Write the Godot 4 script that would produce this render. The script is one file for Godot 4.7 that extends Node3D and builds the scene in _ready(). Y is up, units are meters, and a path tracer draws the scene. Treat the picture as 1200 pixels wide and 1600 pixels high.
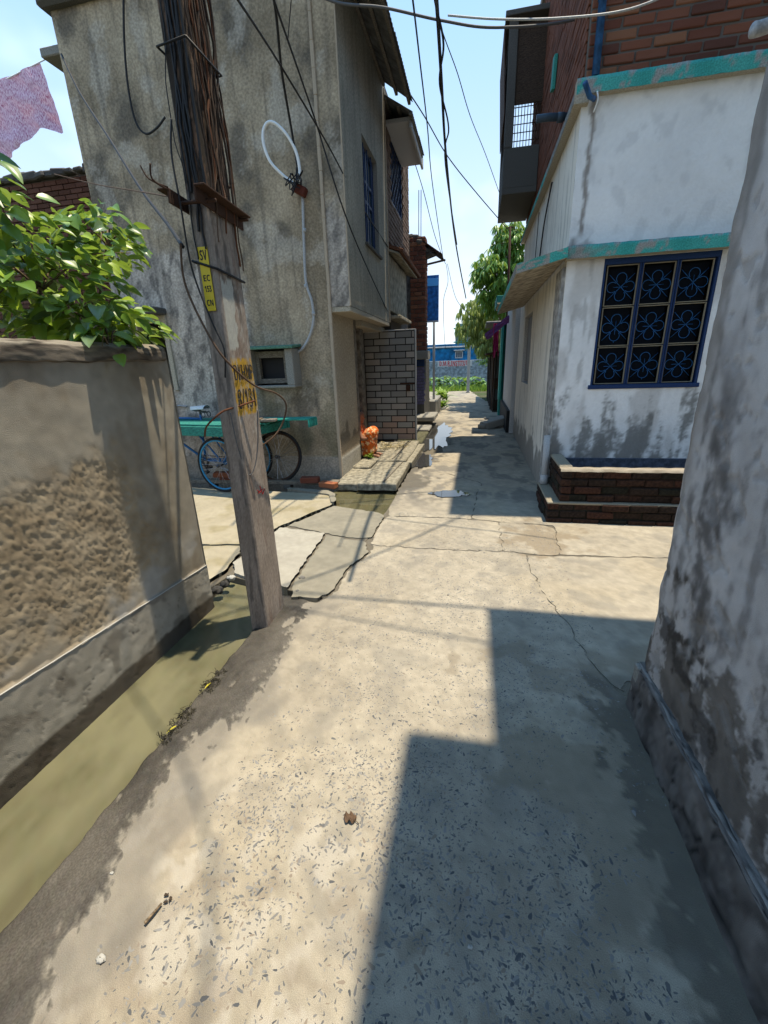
extends Node3D
# A narrow lane between plastered houses: drain and concrete pole on one side, white and teal house on the other, noon sun.

const CAM_H := 1.5
const FPX := 672.0            # focal length in pixels of the 1200 x 1600 photograph
var cam_basis := Basis(Vector3(0.97934, -0.03408, -0.19931), Vector3(-0.03372, 0.94437, -0.32716), Vector3(0.19937, 0.32712, 0.92371)).orthonormalized()
var rng := RandomNumberGenerator.new()
var na := FastNoiseLite.new()
var nb := FastNoiseLite.new()
var nc := FastNoiseLite.new()
var ncell := FastNoiseLite.new()
var tex := {}
var mats := {}
var names := {}

# ---------- photograph pixel -> point on a plane of the place
func ray(px, py):
	return cam_basis.x * ((px - 600.0) / FPX) + cam_basis.y * ((800.0 - py) / FPX) - cam_basis.z
func atz(px, py, z):
	var r = ray(px, py)
	return Vector3(0, CAM_H, 0) + r * (z / r.z)
func atx(px, py, x):
	var r = ray(px, py)
	return Vector3(0, CAM_H, 0) + r * (x / r.x)
func aty(px, py, y = 0.0):
	var r = ray(px, py)
	return Vector3(0, CAM_H, 0) + r * ((y - CAM_H) / r.y)

# ---------- small maths
func sst(a, b, x):
	return smoothstep(a, b, x)
func mixc(a: Color, b: Color, t: float) -> Color:
	return a.lerp(b, clampf(t, 0.0, 1.0))
func fa(x, y):
	return na.get_noise_2d(x, y)
func fb(x, y):
	return nb.get_noise_2d(x, y)
func fc(x, y):
	return nc.get_noise_2d(x, y)
func rr(a, b):
	return rng.randf_range(a, b)
func vec(a):
	return Vector3(a[0], a[1], a[2])

# ---------- nodes
func numbered(called: String) -> String:
	names[called] = names.get(called, 0) + 1
	return called if names[called] == 1 else "%s_%03d" % [called, names[called] - 1]
func thing(called, label, category, at = Vector3.ZERO, turn = 0.0, group = ""):
	var o := Node3D.new()
	o.name = numbered(called)
	add_child(o)
	o.position = at
	o.rotation.y = turn
	return tag(o, label, category, group)
func tag(o, label, category, group = ""):
	o.set_meta("label", label)
	o.set_meta("category", category)
	if group:
		o.set_meta("group", group)
	return o
func setting(called):
	var o := Node3D.new()
	o.name = numbered(called)
	o.set_meta("kind", "structure")
	add_child(o)
	return o
func inst(called, mesh: Mesh, m: Material, parent = null, at = Vector3.ZERO):
	var o := MeshInstance3D.new()
	o.name = called if parent else numbered(called)
	o.mesh = mesh
	o.material_override = m
	(parent if parent else self).add_child(o, true)
	o.position = at
	return o
func part(called, st: SurfaceTool, m: Material, parent = null, smooth = false):
	if not smooth:
		st.generate_normals()
	return inst(called, st.commit(), m, parent)
func mb(smooth = false) -> SurfaceTool:
	var st := SurfaceTool.new()
	st.begin(Mesh.PRIMITIVE_TRIANGLES)
	st.set_smooth_group(0 if smooth else -1)
	st.set_color(Color.WHITE)
	return st

# ---------- shapes added to a SurfaceTool
func tri(st, a, b, c, away):
	if (a - c).cross(a - b).dot((a + b + c) / 3.0 - away) < 0.0:
		st.add_vertex(a); st.add_vertex(c); st.add_vertex(b)
	else:
		st.add_vertex(a); st.add_vertex(b); st.add_vertex(c)
func quad(st, a, b, c, d, away):
	tri(st, a, b, c, away)
	tri(st, a, c, d, away)
# chamfered box; xf places its centre
func bx(st, size: Vector3, xf: Transform3D, bev = 0.004, jit = 0.0):
	var h = size / 2.0
	bev = minf(bev, minf(h.x, minf(h.y, h.z)) * 0.6)
	var p = {}
	for sx in [-1, 1]:
		for sy in [-1, 1]:
			for sz in [-1, 1]:
				var j = Vector3(rr(-jit, jit), rr(-jit, jit), rr(-jit, jit)) if jit > 0.0 else Vector3.ZERO
				p[[sx, sy, sz, 0]] = xf * (Vector3(sx * h.x, sy * (h.y - bev), sz * (h.z - bev)) + j)
				p[[sx, sy, sz, 1]] = xf * (Vector3(sx * (h.x - bev), sy * h.y, sz * (h.z - bev)) + j)
				p[[sx, sy, sz, 2]] = xf * (Vector3(sx * (h.x - bev), sy * (h.y - bev), sz * h.z) + j)
	var c = xf.origin
	for s in [-1, 1]:
		quad(st, p[[s, -1, -1, 0]], p[[s, -1, 1, 0]], p[[s, 1, 1, 0]], p[[s, 1, -1, 0]], c)
		quad(st, p[[-1, s, -1, 1]], p[[-1, s, 1, 1]], p[[1, s, 1, 1]], p[[1, s, -1, 1]], c)
		quad(st, p[[-1, -1, s, 2]], p[[-1, 1, s, 2]], p[[1, 1, s, 2]], p[[1, -1, s, 2]], c)
		for t in [-1, 1]:
			quad(st, p[[s, t, -1, 0]], p[[s, t, 1, 0]], p[[s, t, 1, 1]], p[[s, t, -1, 1]], c)
			quad(st, p[[s, -1, t, 0]], p[[s, 1, t, 0]], p[[s, 1, t, 2]], p[[s, -1, t, 2]], c)
			quad(st, p[[-1, s, t, 1]], p[[1, s, t, 1]], p[[1, s, t, 2]], p[[-1, s, t, 2]], c)
			for u in [-1, 1]:
				tri(st, p[[s, t, u, 0]], p[[s, t, u, 1]], p[[s, t, u, 2]], c)
func bxa(st, a: Vector3, b: Vector3, bev = 0.004, jit = 0.0):     # by two opposite corners
	bx(st, (b - a).abs(), Transform3D(Basis(), (a + b) / 2.0), bev, jit)
func beam(st, a: Vector3, b: Vector3, w, h, bev = 0.002, up = Vector3.UP):   # bar from a to b
	var d = b - a
	var y = up if absf(d.normalized().dot(up)) < 0.95 else Vector3.RIGHT
	bx(st, Vector3(w, h, d.length()), Transform3D(Basis.looking_at(d, y), (a + b) / 2.0), bev)
func tube(st, pts: Array, r, sides = 7, r1 = -1.0, caps = true):
	var rings = []
	var up = Vector3.UP
	for i in pts.size():
		var d = (pts[mini(i + 1, pts.size() - 1)] - pts[maxi(i - 1, 0)]).normalized()
		if i == 0 and absf(d.dot(up)) > 0.9:
			up = Vector3.RIGHT
		var x = d.cross(up)
		x = x.normalized() if x.length() > 1e-4 else Vector3.RIGHT
		up = x.cross(d).normalized()
		var rad = r if r1 < 0.0 else lerpf(r, r1, float(i) / (pts.size() - 1))
		var ring = []
		for k in sides:
			var t = TAU * k / sides
			ring.append(pts[i] + (x * cos(t) + up * sin(t)) * rad)
		rings.append(ring)
	for i in pts.size() - 1:
		var c = (pts[i] + pts[i + 1]) / 2.0
		for k in sides:
			quad(st, rings[i][k], rings[i][(k + 1) % sides], rings[i + 1][(k + 1) % sides], rings[i + 1][k], c)
	if caps:
		for e in [0, pts.size() - 1]:
			var c2 = pts[1] if e == 0 else pts[e - 1]
			for k in sides:
				tri(st, pts[e], rings[e][k], rings[e][(k + 1) % sides], c2)
func ring(st, c: Vector3, n: Vector3, r, rt, seg = 36, sides = 7):
	var x = n.cross(Vector3.UP)
	x = x.normalized() if x.length() > 0.01 else Vector3.RIGHT
	var y = n.cross(x).normalized()
	var pts = []
	for i in seg + 1:
		pts.append(c + (x * cos(TAU * i / seg) + y * sin(TAU * i / seg)) * r)
	tube(st, pts, rt, sides, -1.0, false)
func smooth_pts(p: Array, n = 6) -> Array:      # Catmull-Rom through the points
	var out = []
	for i in p.size() - 1:
		var a = p[maxi(i - 1, 0)]
		var d = p[mini(i + 2, p.size() - 1)]
		for k in n:
			out.append(p[i].cubic_interpolate(p[i + 1], a, d, float(k) / n))
	out.append(p[-1])
	return out
func prism(st, poly: PackedVector2Array, y0, y1, bev = 0.01):      # a flat slab by its outline in x, z
	var cc = Vector2.ZERO
	for q in poly:
		cc += q / poly.size()
	var inner = []
	for q in poly:
		inner.append(q + (cc - q).normalized() * bev)
	var ct = Vector3(cc.x, (y0 + y1) / 2.0, cc.y)
	for i in poly.size():
		var k = (i + 1) % poly.size()
		var a = poly[i]
		var b = poly[k]
		quad(st, Vector3(a.x, y0, a.y), Vector3(b.x, y0, b.y), Vector3(b.x, y1 - bev, b.y), Vector3(a.x, y1 - bev, a.y), ct)
		quad(st, Vector3(a.x, y1 - bev, a.y), Vector3(b.x, y1 - bev, b.y), Vector3(inner[k].x, y1, inner[k].y), Vector3(inner[i].x, y1, inner[i].y), ct)
	var idx = Geometry2D.triangulate_polygon(PackedVector2Array(inner))
	for i in range(0, idx.size(), 3):
		var t = []
		for k in 3:
			t.append(Vector3(inner[idx[i + k]].x, y1, inner[idx[i + k]].y))
		tri(st, t[0], t[1], t[2], ct - Vector3.UP * 50.0)

# ---------- a dense sheet: point(u, v), colour(u, v); cells whose centre lies in a hole are left out; n: the way it faces, zero for outwards
func sheet(us: Array, vs: Array, point: Callable, colour: Callable, n: Vector3, holes: Array = []) -> ArrayMesh:
	var w = us.size()
	var h = vs.size()
	var pos := PackedVector3Array()
	var col := PackedColorArray()
	var nor := PackedVector3Array()
	var idx := PackedInt32Array()
	pos.resize(w * h); col.resize(w * h); nor.resize(w * h)
	for j in h:
		for i in w:
			pos[j * w + i] = point.call(us[i], vs[j])
			col[j * w + i] = colour.call(us[i], vs[j])
	var mid = Vector3.ZERO
	for p in pos:
		mid += p / pos.size()
	var vote = 0.0
	for j in h:
		for i in w:
			var du = pos[j * w + mini(i + 1, w - 1)] - pos[j * w + maxi(i - 1, 0)]
			var dv = pos[mini(j + 1, h - 1) * w + i] - pos[maxi(j - 1, 0) * w + i]
			var q = du.cross(dv).normalized()
			nor[j * w + i] = q
			vote += q.dot(n if n != Vector3.ZERO else pos[j * w + i] - mid)
	var flip = vote > 0.0
	if not flip:
		for i in nor.size():
			nor[i] = -nor[i]
	for j in h - 1:
		for i in w - 1:
			var c = Vector2((us[i] + us[i + 1]) / 2.0, (vs[j] + vs[j + 1]) / 2.0)
			var out = false
			for hole in holes:
				if hole.has_point(c):
					out = true
			if out:
				continue
			var a = j * w + i
			if flip:
				idx.append_array([a, a + w + 1, a + 1, a, a + w, a + w + 1])
			else:
				idx.append_array([a, a + 1, a + w + 1, a, a + w + 1, a + w])
	return arrays(pos, nor, col, idx)
func arrays(pos, nor, col, idx) -> ArrayMesh:
	var arr = []
	arr.resize(Mesh.ARRAY_MAX)
	arr[Mesh.ARRAY_VERTEX] = pos
	arr[Mesh.ARRAY_NORMAL] = nor
	arr[Mesh.ARRAY_COLOR] = col
	arr[Mesh.ARRAY_INDEX] = idx
	var m := ArrayMesh.new()
	m.add_surface_from_arrays(Mesh.PRIMITIVE_TRIANGLES, arr)
	return m
func steps(a, b, s, extra: Array = []) -> Array:
	var n = maxi(1, int(round(absf(b - a) / s)))
	var out = []
	for i in n + 1:
		out.append(lerpf(a, b, float(i) / n))
	for e in extra:
		var near = -1
		for i in out.size():
			if absf(out[i] - e) < s * 0.6 and (near < 0 or absf(out[i] - e) < absf(out[near] - e)):
				near = i
		if near >= 0:
			out[near] = e
		else:
			out.append(e)
	out.sort()
	return out
# a wall sheet standing on o, along U (unit) and up; holes are rectangles in (u, v); bump(u, v) moves it along n
func wall(called, parent, o: Vector3, U: Vector3, lu, v0, v1, n: Vector3, s, colour: Callable, bump: Callable, m, holes: Array = []):
	var eu = []
	var ev = []
	for r in holes:
		eu.append_array([r.position.x, r.end.x])
		ev.append_array([r.position.y, r.end.y])
	var pt = func(u, v): return o + U * u + Vector3.UP * v + n * bump.call(u, v)
	return inst(called, sheet(steps(0.0, lu, s, eu), steps(v0, v1, s, ev), pt, colour, n, holes), m, parent)
func flat(_u, _v):
	return 0.0
# lined opening behind a hole in a wall: four reveals and a closed dark room
func recess(parent, o: Vector3, U: Vector3, n: Vector3, r: Rect2, depth, m_reveal, m_room, room = 1.2):
	var p = func(u, v, d): return o + U * u + Vector3.UP * v - n * d
	var a = r.position
	var b = r.end
	var st = mb()
	var far = o + U * (a.x + b.x) / 2.0 + Vector3.UP * (a.y + b.y) / 2.0 - n * depth / 2.0
	var corners = [a, Vector2(b.x, a.y), b, Vector2(a.x, b.y)]
	for i in 4:
		var q = corners[i]
		var w = corners[(i + 1) % 4]
		quad(st, p.call(q.x, q.y, -0.001), p.call(w.x, w.y, -0.001), p.call(w.x, w.y, depth), p.call(q.x, q.y, depth), far + (p.call((q.x + w.x) / 2, (q.y + w.y) / 2, depth / 2) - far) * 3.0)
	part("reveal", st, m_reveal, parent)
	st = mb()
	var e = 0.25
	var g = [Vector2(a.x - e, a.y - e), Vector2(b.x + e, a.y - e), Vector2(b.x + e, b.y + e), Vector2(a.x - e, b.y + e)]
	var mid = p.call((a.x + b.x) / 2, (a.y + b.y) / 2, depth + room / 2)
	for i in 4:
		var q = g[i]
		var w = g[(i + 1) % 4]
		quad(st, p.call(q.x, q.y, depth), p.call(w.x, w.y, depth), p.call(w.x, w.y, depth + room), p.call(q.x, q.y, depth + room), mid + (p.call((q.x + w.x) / 2, (q.y + w.y) / 2, depth) - mid) * 9.0)
		q = corners[i]
		w = corners[(i + 1) % 4]
		var q2 = g[i]
		var w2 = g[(i + 1) % 4]
		quad(st, p.call(q.x, q.y, depth), p.call(w.x, w.y, depth), p.call(w2.x, w2.y, depth), p.call(q2.x, q2.y, depth), mid + n * 9.0)
	quad(st, p.call(g[0].x, g[0].y, depth + room), p.call(g[1].x, g[1].y, depth + room), p.call(g[2].x, g[2].y, depth + room), p.call(g[3].x, g[3].y, depth + room), mid - n * 9.0)
	part("room", st, m_room, parent)

# ---------- textures and materials
func noise_image(seed_, freq, octaves, lo, hi, size = 512, kind = FastNoiseLite.TYPE_SIMPLEX_SMOOTH) -> Image:
	var n := FastNoiseLite.new()
	n.seed = seed_
	n.noise_type = kind
	n.frequency = freq
	n.fractal_octaves = octaves
	var im = n.get_seamless_image(size, size)
	im.convert(Image.FORMAT_L8)
	var d = im.get_data()
	for i in d.size():
		d[i] = int(255.0 * lerpf(lo, hi, d[i] / 255.0))
	return Image.create_from_data(size, size, false, Image.FORMAT_L8, d)
func make_textures():
	tex.grain = ImageTexture.create_from_image(noise_image(3, 0.05, 5, 0.72, 1.0))
	tex.speck = ImageTexture.create_from_image(noise_image(5, 0.14, 3, 0.68, 1.0))
	tex.blotch = ImageTexture.create_from_image(noise_image(9, 0.012, 6, 0.55, 1.0))
	var rl = noise_image(11, 0.06, 5, 0.0, 1.0)
	rl.bump_map_to_normal_map(9.0)
	tex.relief = ImageTexture.create_from_image(rl)
	var fi = noise_image(12, 0.2, 2, 0.0, 1.0)
	fi.bump_map_to_normal_map(6.0)
	tex.fine = ImageTexture.create_from_image(fi)
	var im := Image.create(512, 512, false, Image.FORMAT_L8)       # wood grain along x
	var n := FastNoiseLite.new()
	n.frequency = 0.02
	for y in 512:
		for x in 512:
			var t = 0.5 + 0.5 * sin((y + 30.0 * n.get_noise_2d(x * 0.25, y * 1.5)) * 0.35)
			var k = 0.6 + 0.25 * t + 0.2 * n.get_noise_2d(x * 0.5, y * 9.0)
			im.set_pixel(x, y, Color(k, k, k))
	tex.wood = ImageTexture.create_from_image(im)
# c: linear base colour; skin: texture that varies it; size: metres one tile covers; relief: strength of the fine surface relief
func mat(called, c: Color, rough = 0.9, skin = "grain", size = 0.5, relief = 0.15, bump = "relief", vertex = false):
	if mats.has(called):
		return mats[called]
	var m := StandardMaterial3D.new()
	m.resource_name = called
	m.albedo_color = c.linear_to_srgb()
	m.roughness = rough
	m.metallic_specular = 0.35
	if skin:
		m.albedo_texture = tex[skin]
	m.uv1_triplanar = true
	m.uv1_world_triplanar = true
	m.uv1_scale = Vector3.ONE / size
	m.uv1_triplanar_sharpness = 4.0
	if relief > 0.0:
		m.normal_enabled = true
		m.normal_texture = tex[bump]
		m.normal_scale = minf(1.0, relief * 2.2)
	m.vertex_color_use_as_albedo = vertex
	mats[called] = m
	return m
func plain(called, c: Color, rough = 0.6, metal = 0.0):
	if mats.has(called):
		return mats[called]
	var m := StandardMaterial3D.new()
	m.resource_name = called
	m.albedo_color = c.linear_to_srgb()
	m.roughness = rough
	m.metallic = metal
	mats[called] = m
	return m

# ================= ready
func _ready():
	rng.seed = 7
	na.seed = 1; na.frequency = 1.0; na.fractal_octaves = 4; na.noise_type = FastNoiseLite.TYPE_SIMPLEX_SMOOTH
	nb.seed = 2; nb.frequency = 1.0; nb.fractal_octaves = 3; nb.noise_type = FastNoiseLite.TYPE_SIMPLEX_SMOOTH
	nc.seed = 3; nc.frequency = 1.0; nc.fractal_octaves = 2; nc.noise_type = FastNoiseLite.TYPE_PERLIN
	ncell.seed = 4; ncell.frequency = 1.0; ncell.noise_type = FastNoiseLite.TYPE_CELLULAR; ncell.cellular_return_type = FastNoiseLite.RETURN_DISTANCE2_SUB; ncell.fractal_type = FastNoiseLite.FRACTAL_NONE
	set_view()
	make_textures()
	make_materials()
	build_ground()
	build_boundary_wall()
	build_corner_house()
	build_plaster_house()
	build_white_house()
	build_lane_end()
	build_pole()
	build_wires()
	build_yard_things()
	build_person()
	build_shrub()
	build_trees()
	build_litter()

func set_view():
	var cam := Camera3D.new()
	cam.name = "camera"
	cam.transform = Transform3D(cam_basis, Vector3(0, CAM_H, 0))
	cam.fov = rad_to_deg(2.0 * atan(800.0 / FPX))
	cam.near = 0.05
	cam.far = 600.0
	cam.current = true
	add_child(cam)
	var sun := DirectionalLight3D.new()
	sun.name = "sun"
	var to_sun = Vector3(0.86 * cos(deg_to_rad(80.0)), sin(deg_to_rad(80.0)), -0.5 * cos(deg_to_rad(80.0)))
	sun.transform = Transform3D(Basis.looking_at(-to_sun, Vector3.FORWARD), Vector3(0, 20, 0))
	sun.light_energy = 1.2
	sun.light_color = Color(1.0, 0.945, 0.84)
	sun.light_angular_distance = 0.6
	sun.shadow_enabled = true
	sun.sky_mode = DirectionalLight3D.SKY_MODE_LIGHT_ONLY
	add_child(sun)
	var e := Environment.new()
	e.background_mode = Environment.BG_SKY
	e.tonemap_mode = Environment.TONE_MAPPER_LINEAR
	e.tonemap_exposure = 2.0
	e.sdfgi_enabled = true
	e.ssao_enabled = true
	e.ssil_enabled = true
	var sm := ProceduralSkyMaterial.new()
	sm.sky_top_color = Color(0.455, 0.635, 0.815)
	sm.sky_horizon_color = Color(0.82, 0.84, 0.84)
	sm.sky_curve = 0.24
	sm.ground_bottom_color = Color(0.35, 0.33, 0.3)
	sm.ground_horizon_color = Color(0.6, 0.6, 0.58)
	sm.sky_energy_multiplier = 1.0
	sm.sky_cover = cloud_cover()
	e.sky = Sky.new()
	e.sky.sky_material = sm
	e.background_energy_multiplier = 1.0
	var we := WorldEnvironment.new()
	we.name = "world"
	we.environment = e
	add_child(we)

func cloud_cover() -> ImageTexture:
	var w = 1024
	var h = 512
	var im := Image.create(w, h, false, Image.FORMAT_RGBA8)
	im.fill(Color(1, 1, 1, 0))
	var n := FastNoiseLite.new()
	n.seed = 21; n.frequency = 2.4; n.fractal_octaves = 5
	var puff = ray(726.0, 292.0).normalized()
	for y in h / 2:
		var t = PI * (y + 0.5) / h
		for x in w:
			var a = TAU * ((x + 0.5) / w - 0.5)
			var d = Vector3(sin(a) * sin(t), cos(t), -cos(a) * sin(t))
			var band = smoothstep(0.02, 0.3, d.y) * (1.0 - smoothstep(0.5, 0.75, d.y))
			var k = n.get_noise_3d(d.x * 1.2, d.y * 2.4, d.z * 1.2)
			var c = smoothstep(0.15, 0.6, k) * band * 0.10
			var off = d - puff
			var q = Vector2(Vector2(off.x, off.z).length() / 0.15, off.y / (0.07 if off.y < 0.0 else 0.09)).length()
			if q < 2.0:
				c = maxf(c, smoothstep(1.1, 0.15, q + 0.9 * n.get_noise_3d(d.x * 5.0, d.y * 5.0, d.z * 5.0)) * 0.9)
			if c > 0.0:
				im.set_pixel(x, y, Color(1, 0.98, 0.95, c))
	return ImageTexture.create_from_image(im)

func make_materials():
	mat("road concrete", Color(1, 1, 1), 0.92, "speck", 0.17, 0.2, "relief", true)
	mat("wall plaster", Color(1, 1, 1), 0.95, "grain", 0.9, 0.09, "relief", true)
	mat("rough plaster", Color(1, 1, 1), 0.97, "speck", 0.15, 0.22, "relief", true)
	mat("cement", Color(0.34, 0.325, 0.29), 0.95, "grain", 0.4, 0.2)
	mat("dark cement", Color(0.13, 0.125, 0.115), 0.95, "grain", 0.4, 0.25)
	mat("cream cement", Color(0.52, 0.46, 0.36), 0.95, "grain", 0.5, 0.15)
	mat("white wash", Color(0.62, 0.62, 0.62), 0.95, "grain", 0.5, 0.15)
	mat("black interior", Color(0.03, 0.03, 0.032), 0.95, "", 1.0, 0.0)
	mat("dirt", Color(0.16, 0.135, 0.1), 1.0, "speck", 0.35, 0.6)
	mat("teal paint", Color(0.06, 0.40, 0.35), 0.7, "grain", 0.35, 0.1)
	mat("peeled teal", Color(1, 1, 1), 0.85, "grain", 0.4, 0.15, "relief", true)
	mat("blue paint", Color(0.014, 0.045, 0.15), 0.5, "grain", 0.3, 0.05)
	mat("bright blue paint", Color(0.03, 0.17, 0.45), 0.45, "grain", 0.3, 0.05)
	mat("rusty iron", Color(0.07, 0.035, 0.022), 0.9, "speck", 0.08, 0.08)
	mat("black cable", Color(0.018, 0.018, 0.02), 0.6, "", 1.0, 0.0)
	mat("brown cable", Color(0.09, 0.055, 0.035), 0.8, "", 1.0, 0.0)
	mat("white cable", Color(0.75, 0.76, 0.76), 0.45, "", 1.0, 0.0)
	mat("grey pipe", Color(0.50, 0.51, 0.52), 0.5, "grain", 0.3, 0.02)
	mat("wood", Color(0.30, 0.22, 0.14), 0.9, "wood", 0.5, 0.12, "relief")
	mat("weathered wood", Color(0.33, 0.29, 0.235), 0.95, "wood", 0.4, 0.2, "relief")
	mat("galvanised sheet", Color(0.25, 0.26, 0.27), 0.7, "blotch", 1.2, 0.05)
	mat("mortar", Color(0.21, 0.18, 0.155), 1.0, "speck", 0.2, 0.4)
	for i in 4:
		mat("brick clay %d" % i, [Color(0.23, 0.085, 0.055), Color(0.30, 0.115, 0.07), Color(0.17, 0.07, 0.05), Color(0.36, 0.16, 0.09)][i], 0.95, "speck", 0.16, 0.25)
		mat("mouldy brick %d" % i, [Color(0.045, 0.028, 0.02), Color(0.07, 0.034, 0.022), Color(0.03, 0.027, 0.018), Color(0.09, 0.038, 0.024)][i], 0.97, "blotch", 0.22, 0.5)
	mat("aged brick", Color(0.2, 0.09, 0.065), 0.95, "blotch", 0.6, 0.25)

# ================= ground
func road_y(x, z):
	var y = 0.004 * fa(x * 0.9, z * 0.9)
	y -= 0.035 * sst(-1.08, -1.36, x) * sst(-2.6, -2.2, z)
	y -= 0.012 * exp(-(pow((x + 0.72) / 0.33, 2.0) + pow((z + 8.6) / 2.6, 2.0)))
	y -= 0.006 * exp(-(pow((x + 0.25) / 0.3, 2.0) + pow((z + 4.95) / 0.2, 2.0)))
	return y
func road_colour(x, z):
	var k = 0.5 + 0.5 * fa(x * 1.3 + 5.0, z * 1.3)
	var c = mixc(Color(0.36, 0.318, 0.25), Color(0.52, 0.465, 0.37), k)
	var warm = sst(0.0, 0.5, fb(x * 0.7 + 9.0, z * 0.7))
	c = mixc(c, Color(0.45, 0.385, 0.28), warm * 0.5)
	var g = fb(x * 9.0, z * 9.0)
	c = c * (1.0 + 0.20 * g + 0.10 * fc(x * 55.0, z * 55.0) + 0.12 * fb(x * 24.0 + 4.0, z * 24.0))
	var worn = sst(0.12, 0.45, fb(x * 3.1 + 30.0, z * 3.1)) * 0.45
	c = mixc(c, Color(0.27, 0.25, 0.215), worn)
	# ragged darkening by the house plinth: cast shade put into the colour, plus damp
	var shade_stain = sst(0.0, 0.10, fb(x * 2.1 + 3.0, z * 2.1) * 0.8 + fb(x * 8.0, z * 8.0) * 0.2 + 0.9 * (x - 0.38)) * sst(-2.25, -2.1, z + 0.2 * fb(x * 3.0, z * 3.0))
	c = mixc(c, Color(0.27, 0.225, 0.165), shade_stain * 0.55)
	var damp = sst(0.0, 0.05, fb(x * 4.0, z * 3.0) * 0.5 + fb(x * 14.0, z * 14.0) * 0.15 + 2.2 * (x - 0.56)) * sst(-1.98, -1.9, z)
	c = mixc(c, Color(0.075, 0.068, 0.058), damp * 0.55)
	var sandy = sst(0.0, 0.12, 0.22 - Vector2((x - 0.60) / 1.6, (z + 3.72) / 2.0).length() + 0.22 * fb(x * 3.0 + 2.0, z * 3.0) + 0.1 * fb(x * 12.0, z * 12.0))
	c = mixc(c, Color(0.30, 0.24, 0.165), sandy * 0.75)
	var far = sst(-4.1, -5.2, z)
	var wet = sst(0.05, -0.12, x + 0.62 + 0.55 * fb(x * 1.7, z * 0.9) + 0.25 * fb(x * 7.0, z * 5.0)) * far * sst(-12.5, -11.0, z)
	c = mixc(c, Color(0.105, 0.098, 0.088), wet * 0.8)
	var blot = sst(0.12, 0.3, fb(x * 2.2 + 60.0, z * 1.3) + 0.3 * fb(x * 12.0, z * 9.0)) * far
	c = mixc(c, Color(0.19, 0.18, 0.165), blot * 0.7)
	# pale lime smeared over the coarse worn patch by the twig
	var lime = sst(0.10, 0.26, fb(x * 5.0 + 33.0, z * 4.0) + 0.35 * fb(x * 17.0, z * 15.0)) * sst(-1.05, -0.9, z + 0.15 * fb(x * 4.0, 5.0)) * sst(-0.25, -0.4, x + 0.15 * fb(z * 4.0, 9.0))
	c = mixc(c, Color(0.62, 0.575, 0.50), lime * 0.42)
	var brownish = sst(0.12, 0.3, fb(x * 4.0 + 71.0, z * 4.0) + 0.3 * fb(x * 15.0, z * 15.0)) * sst(-1.1, -0.8, z)
	c = mixc(c, Color(0.27, 0.22, 0.165), brownish * 0.4)
	# grey silt dried on the edge towards the drain
	var silt = sst(-0.86, -1.0, x + 0.16 * fb(x * 2.3, z * 2.3)) * sst(-2.6, -2.3, z)
	c = mixc(c, Color(0.20, 0.185, 0.165), silt * 0.6)
	c.a = 1.0
	return c
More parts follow.
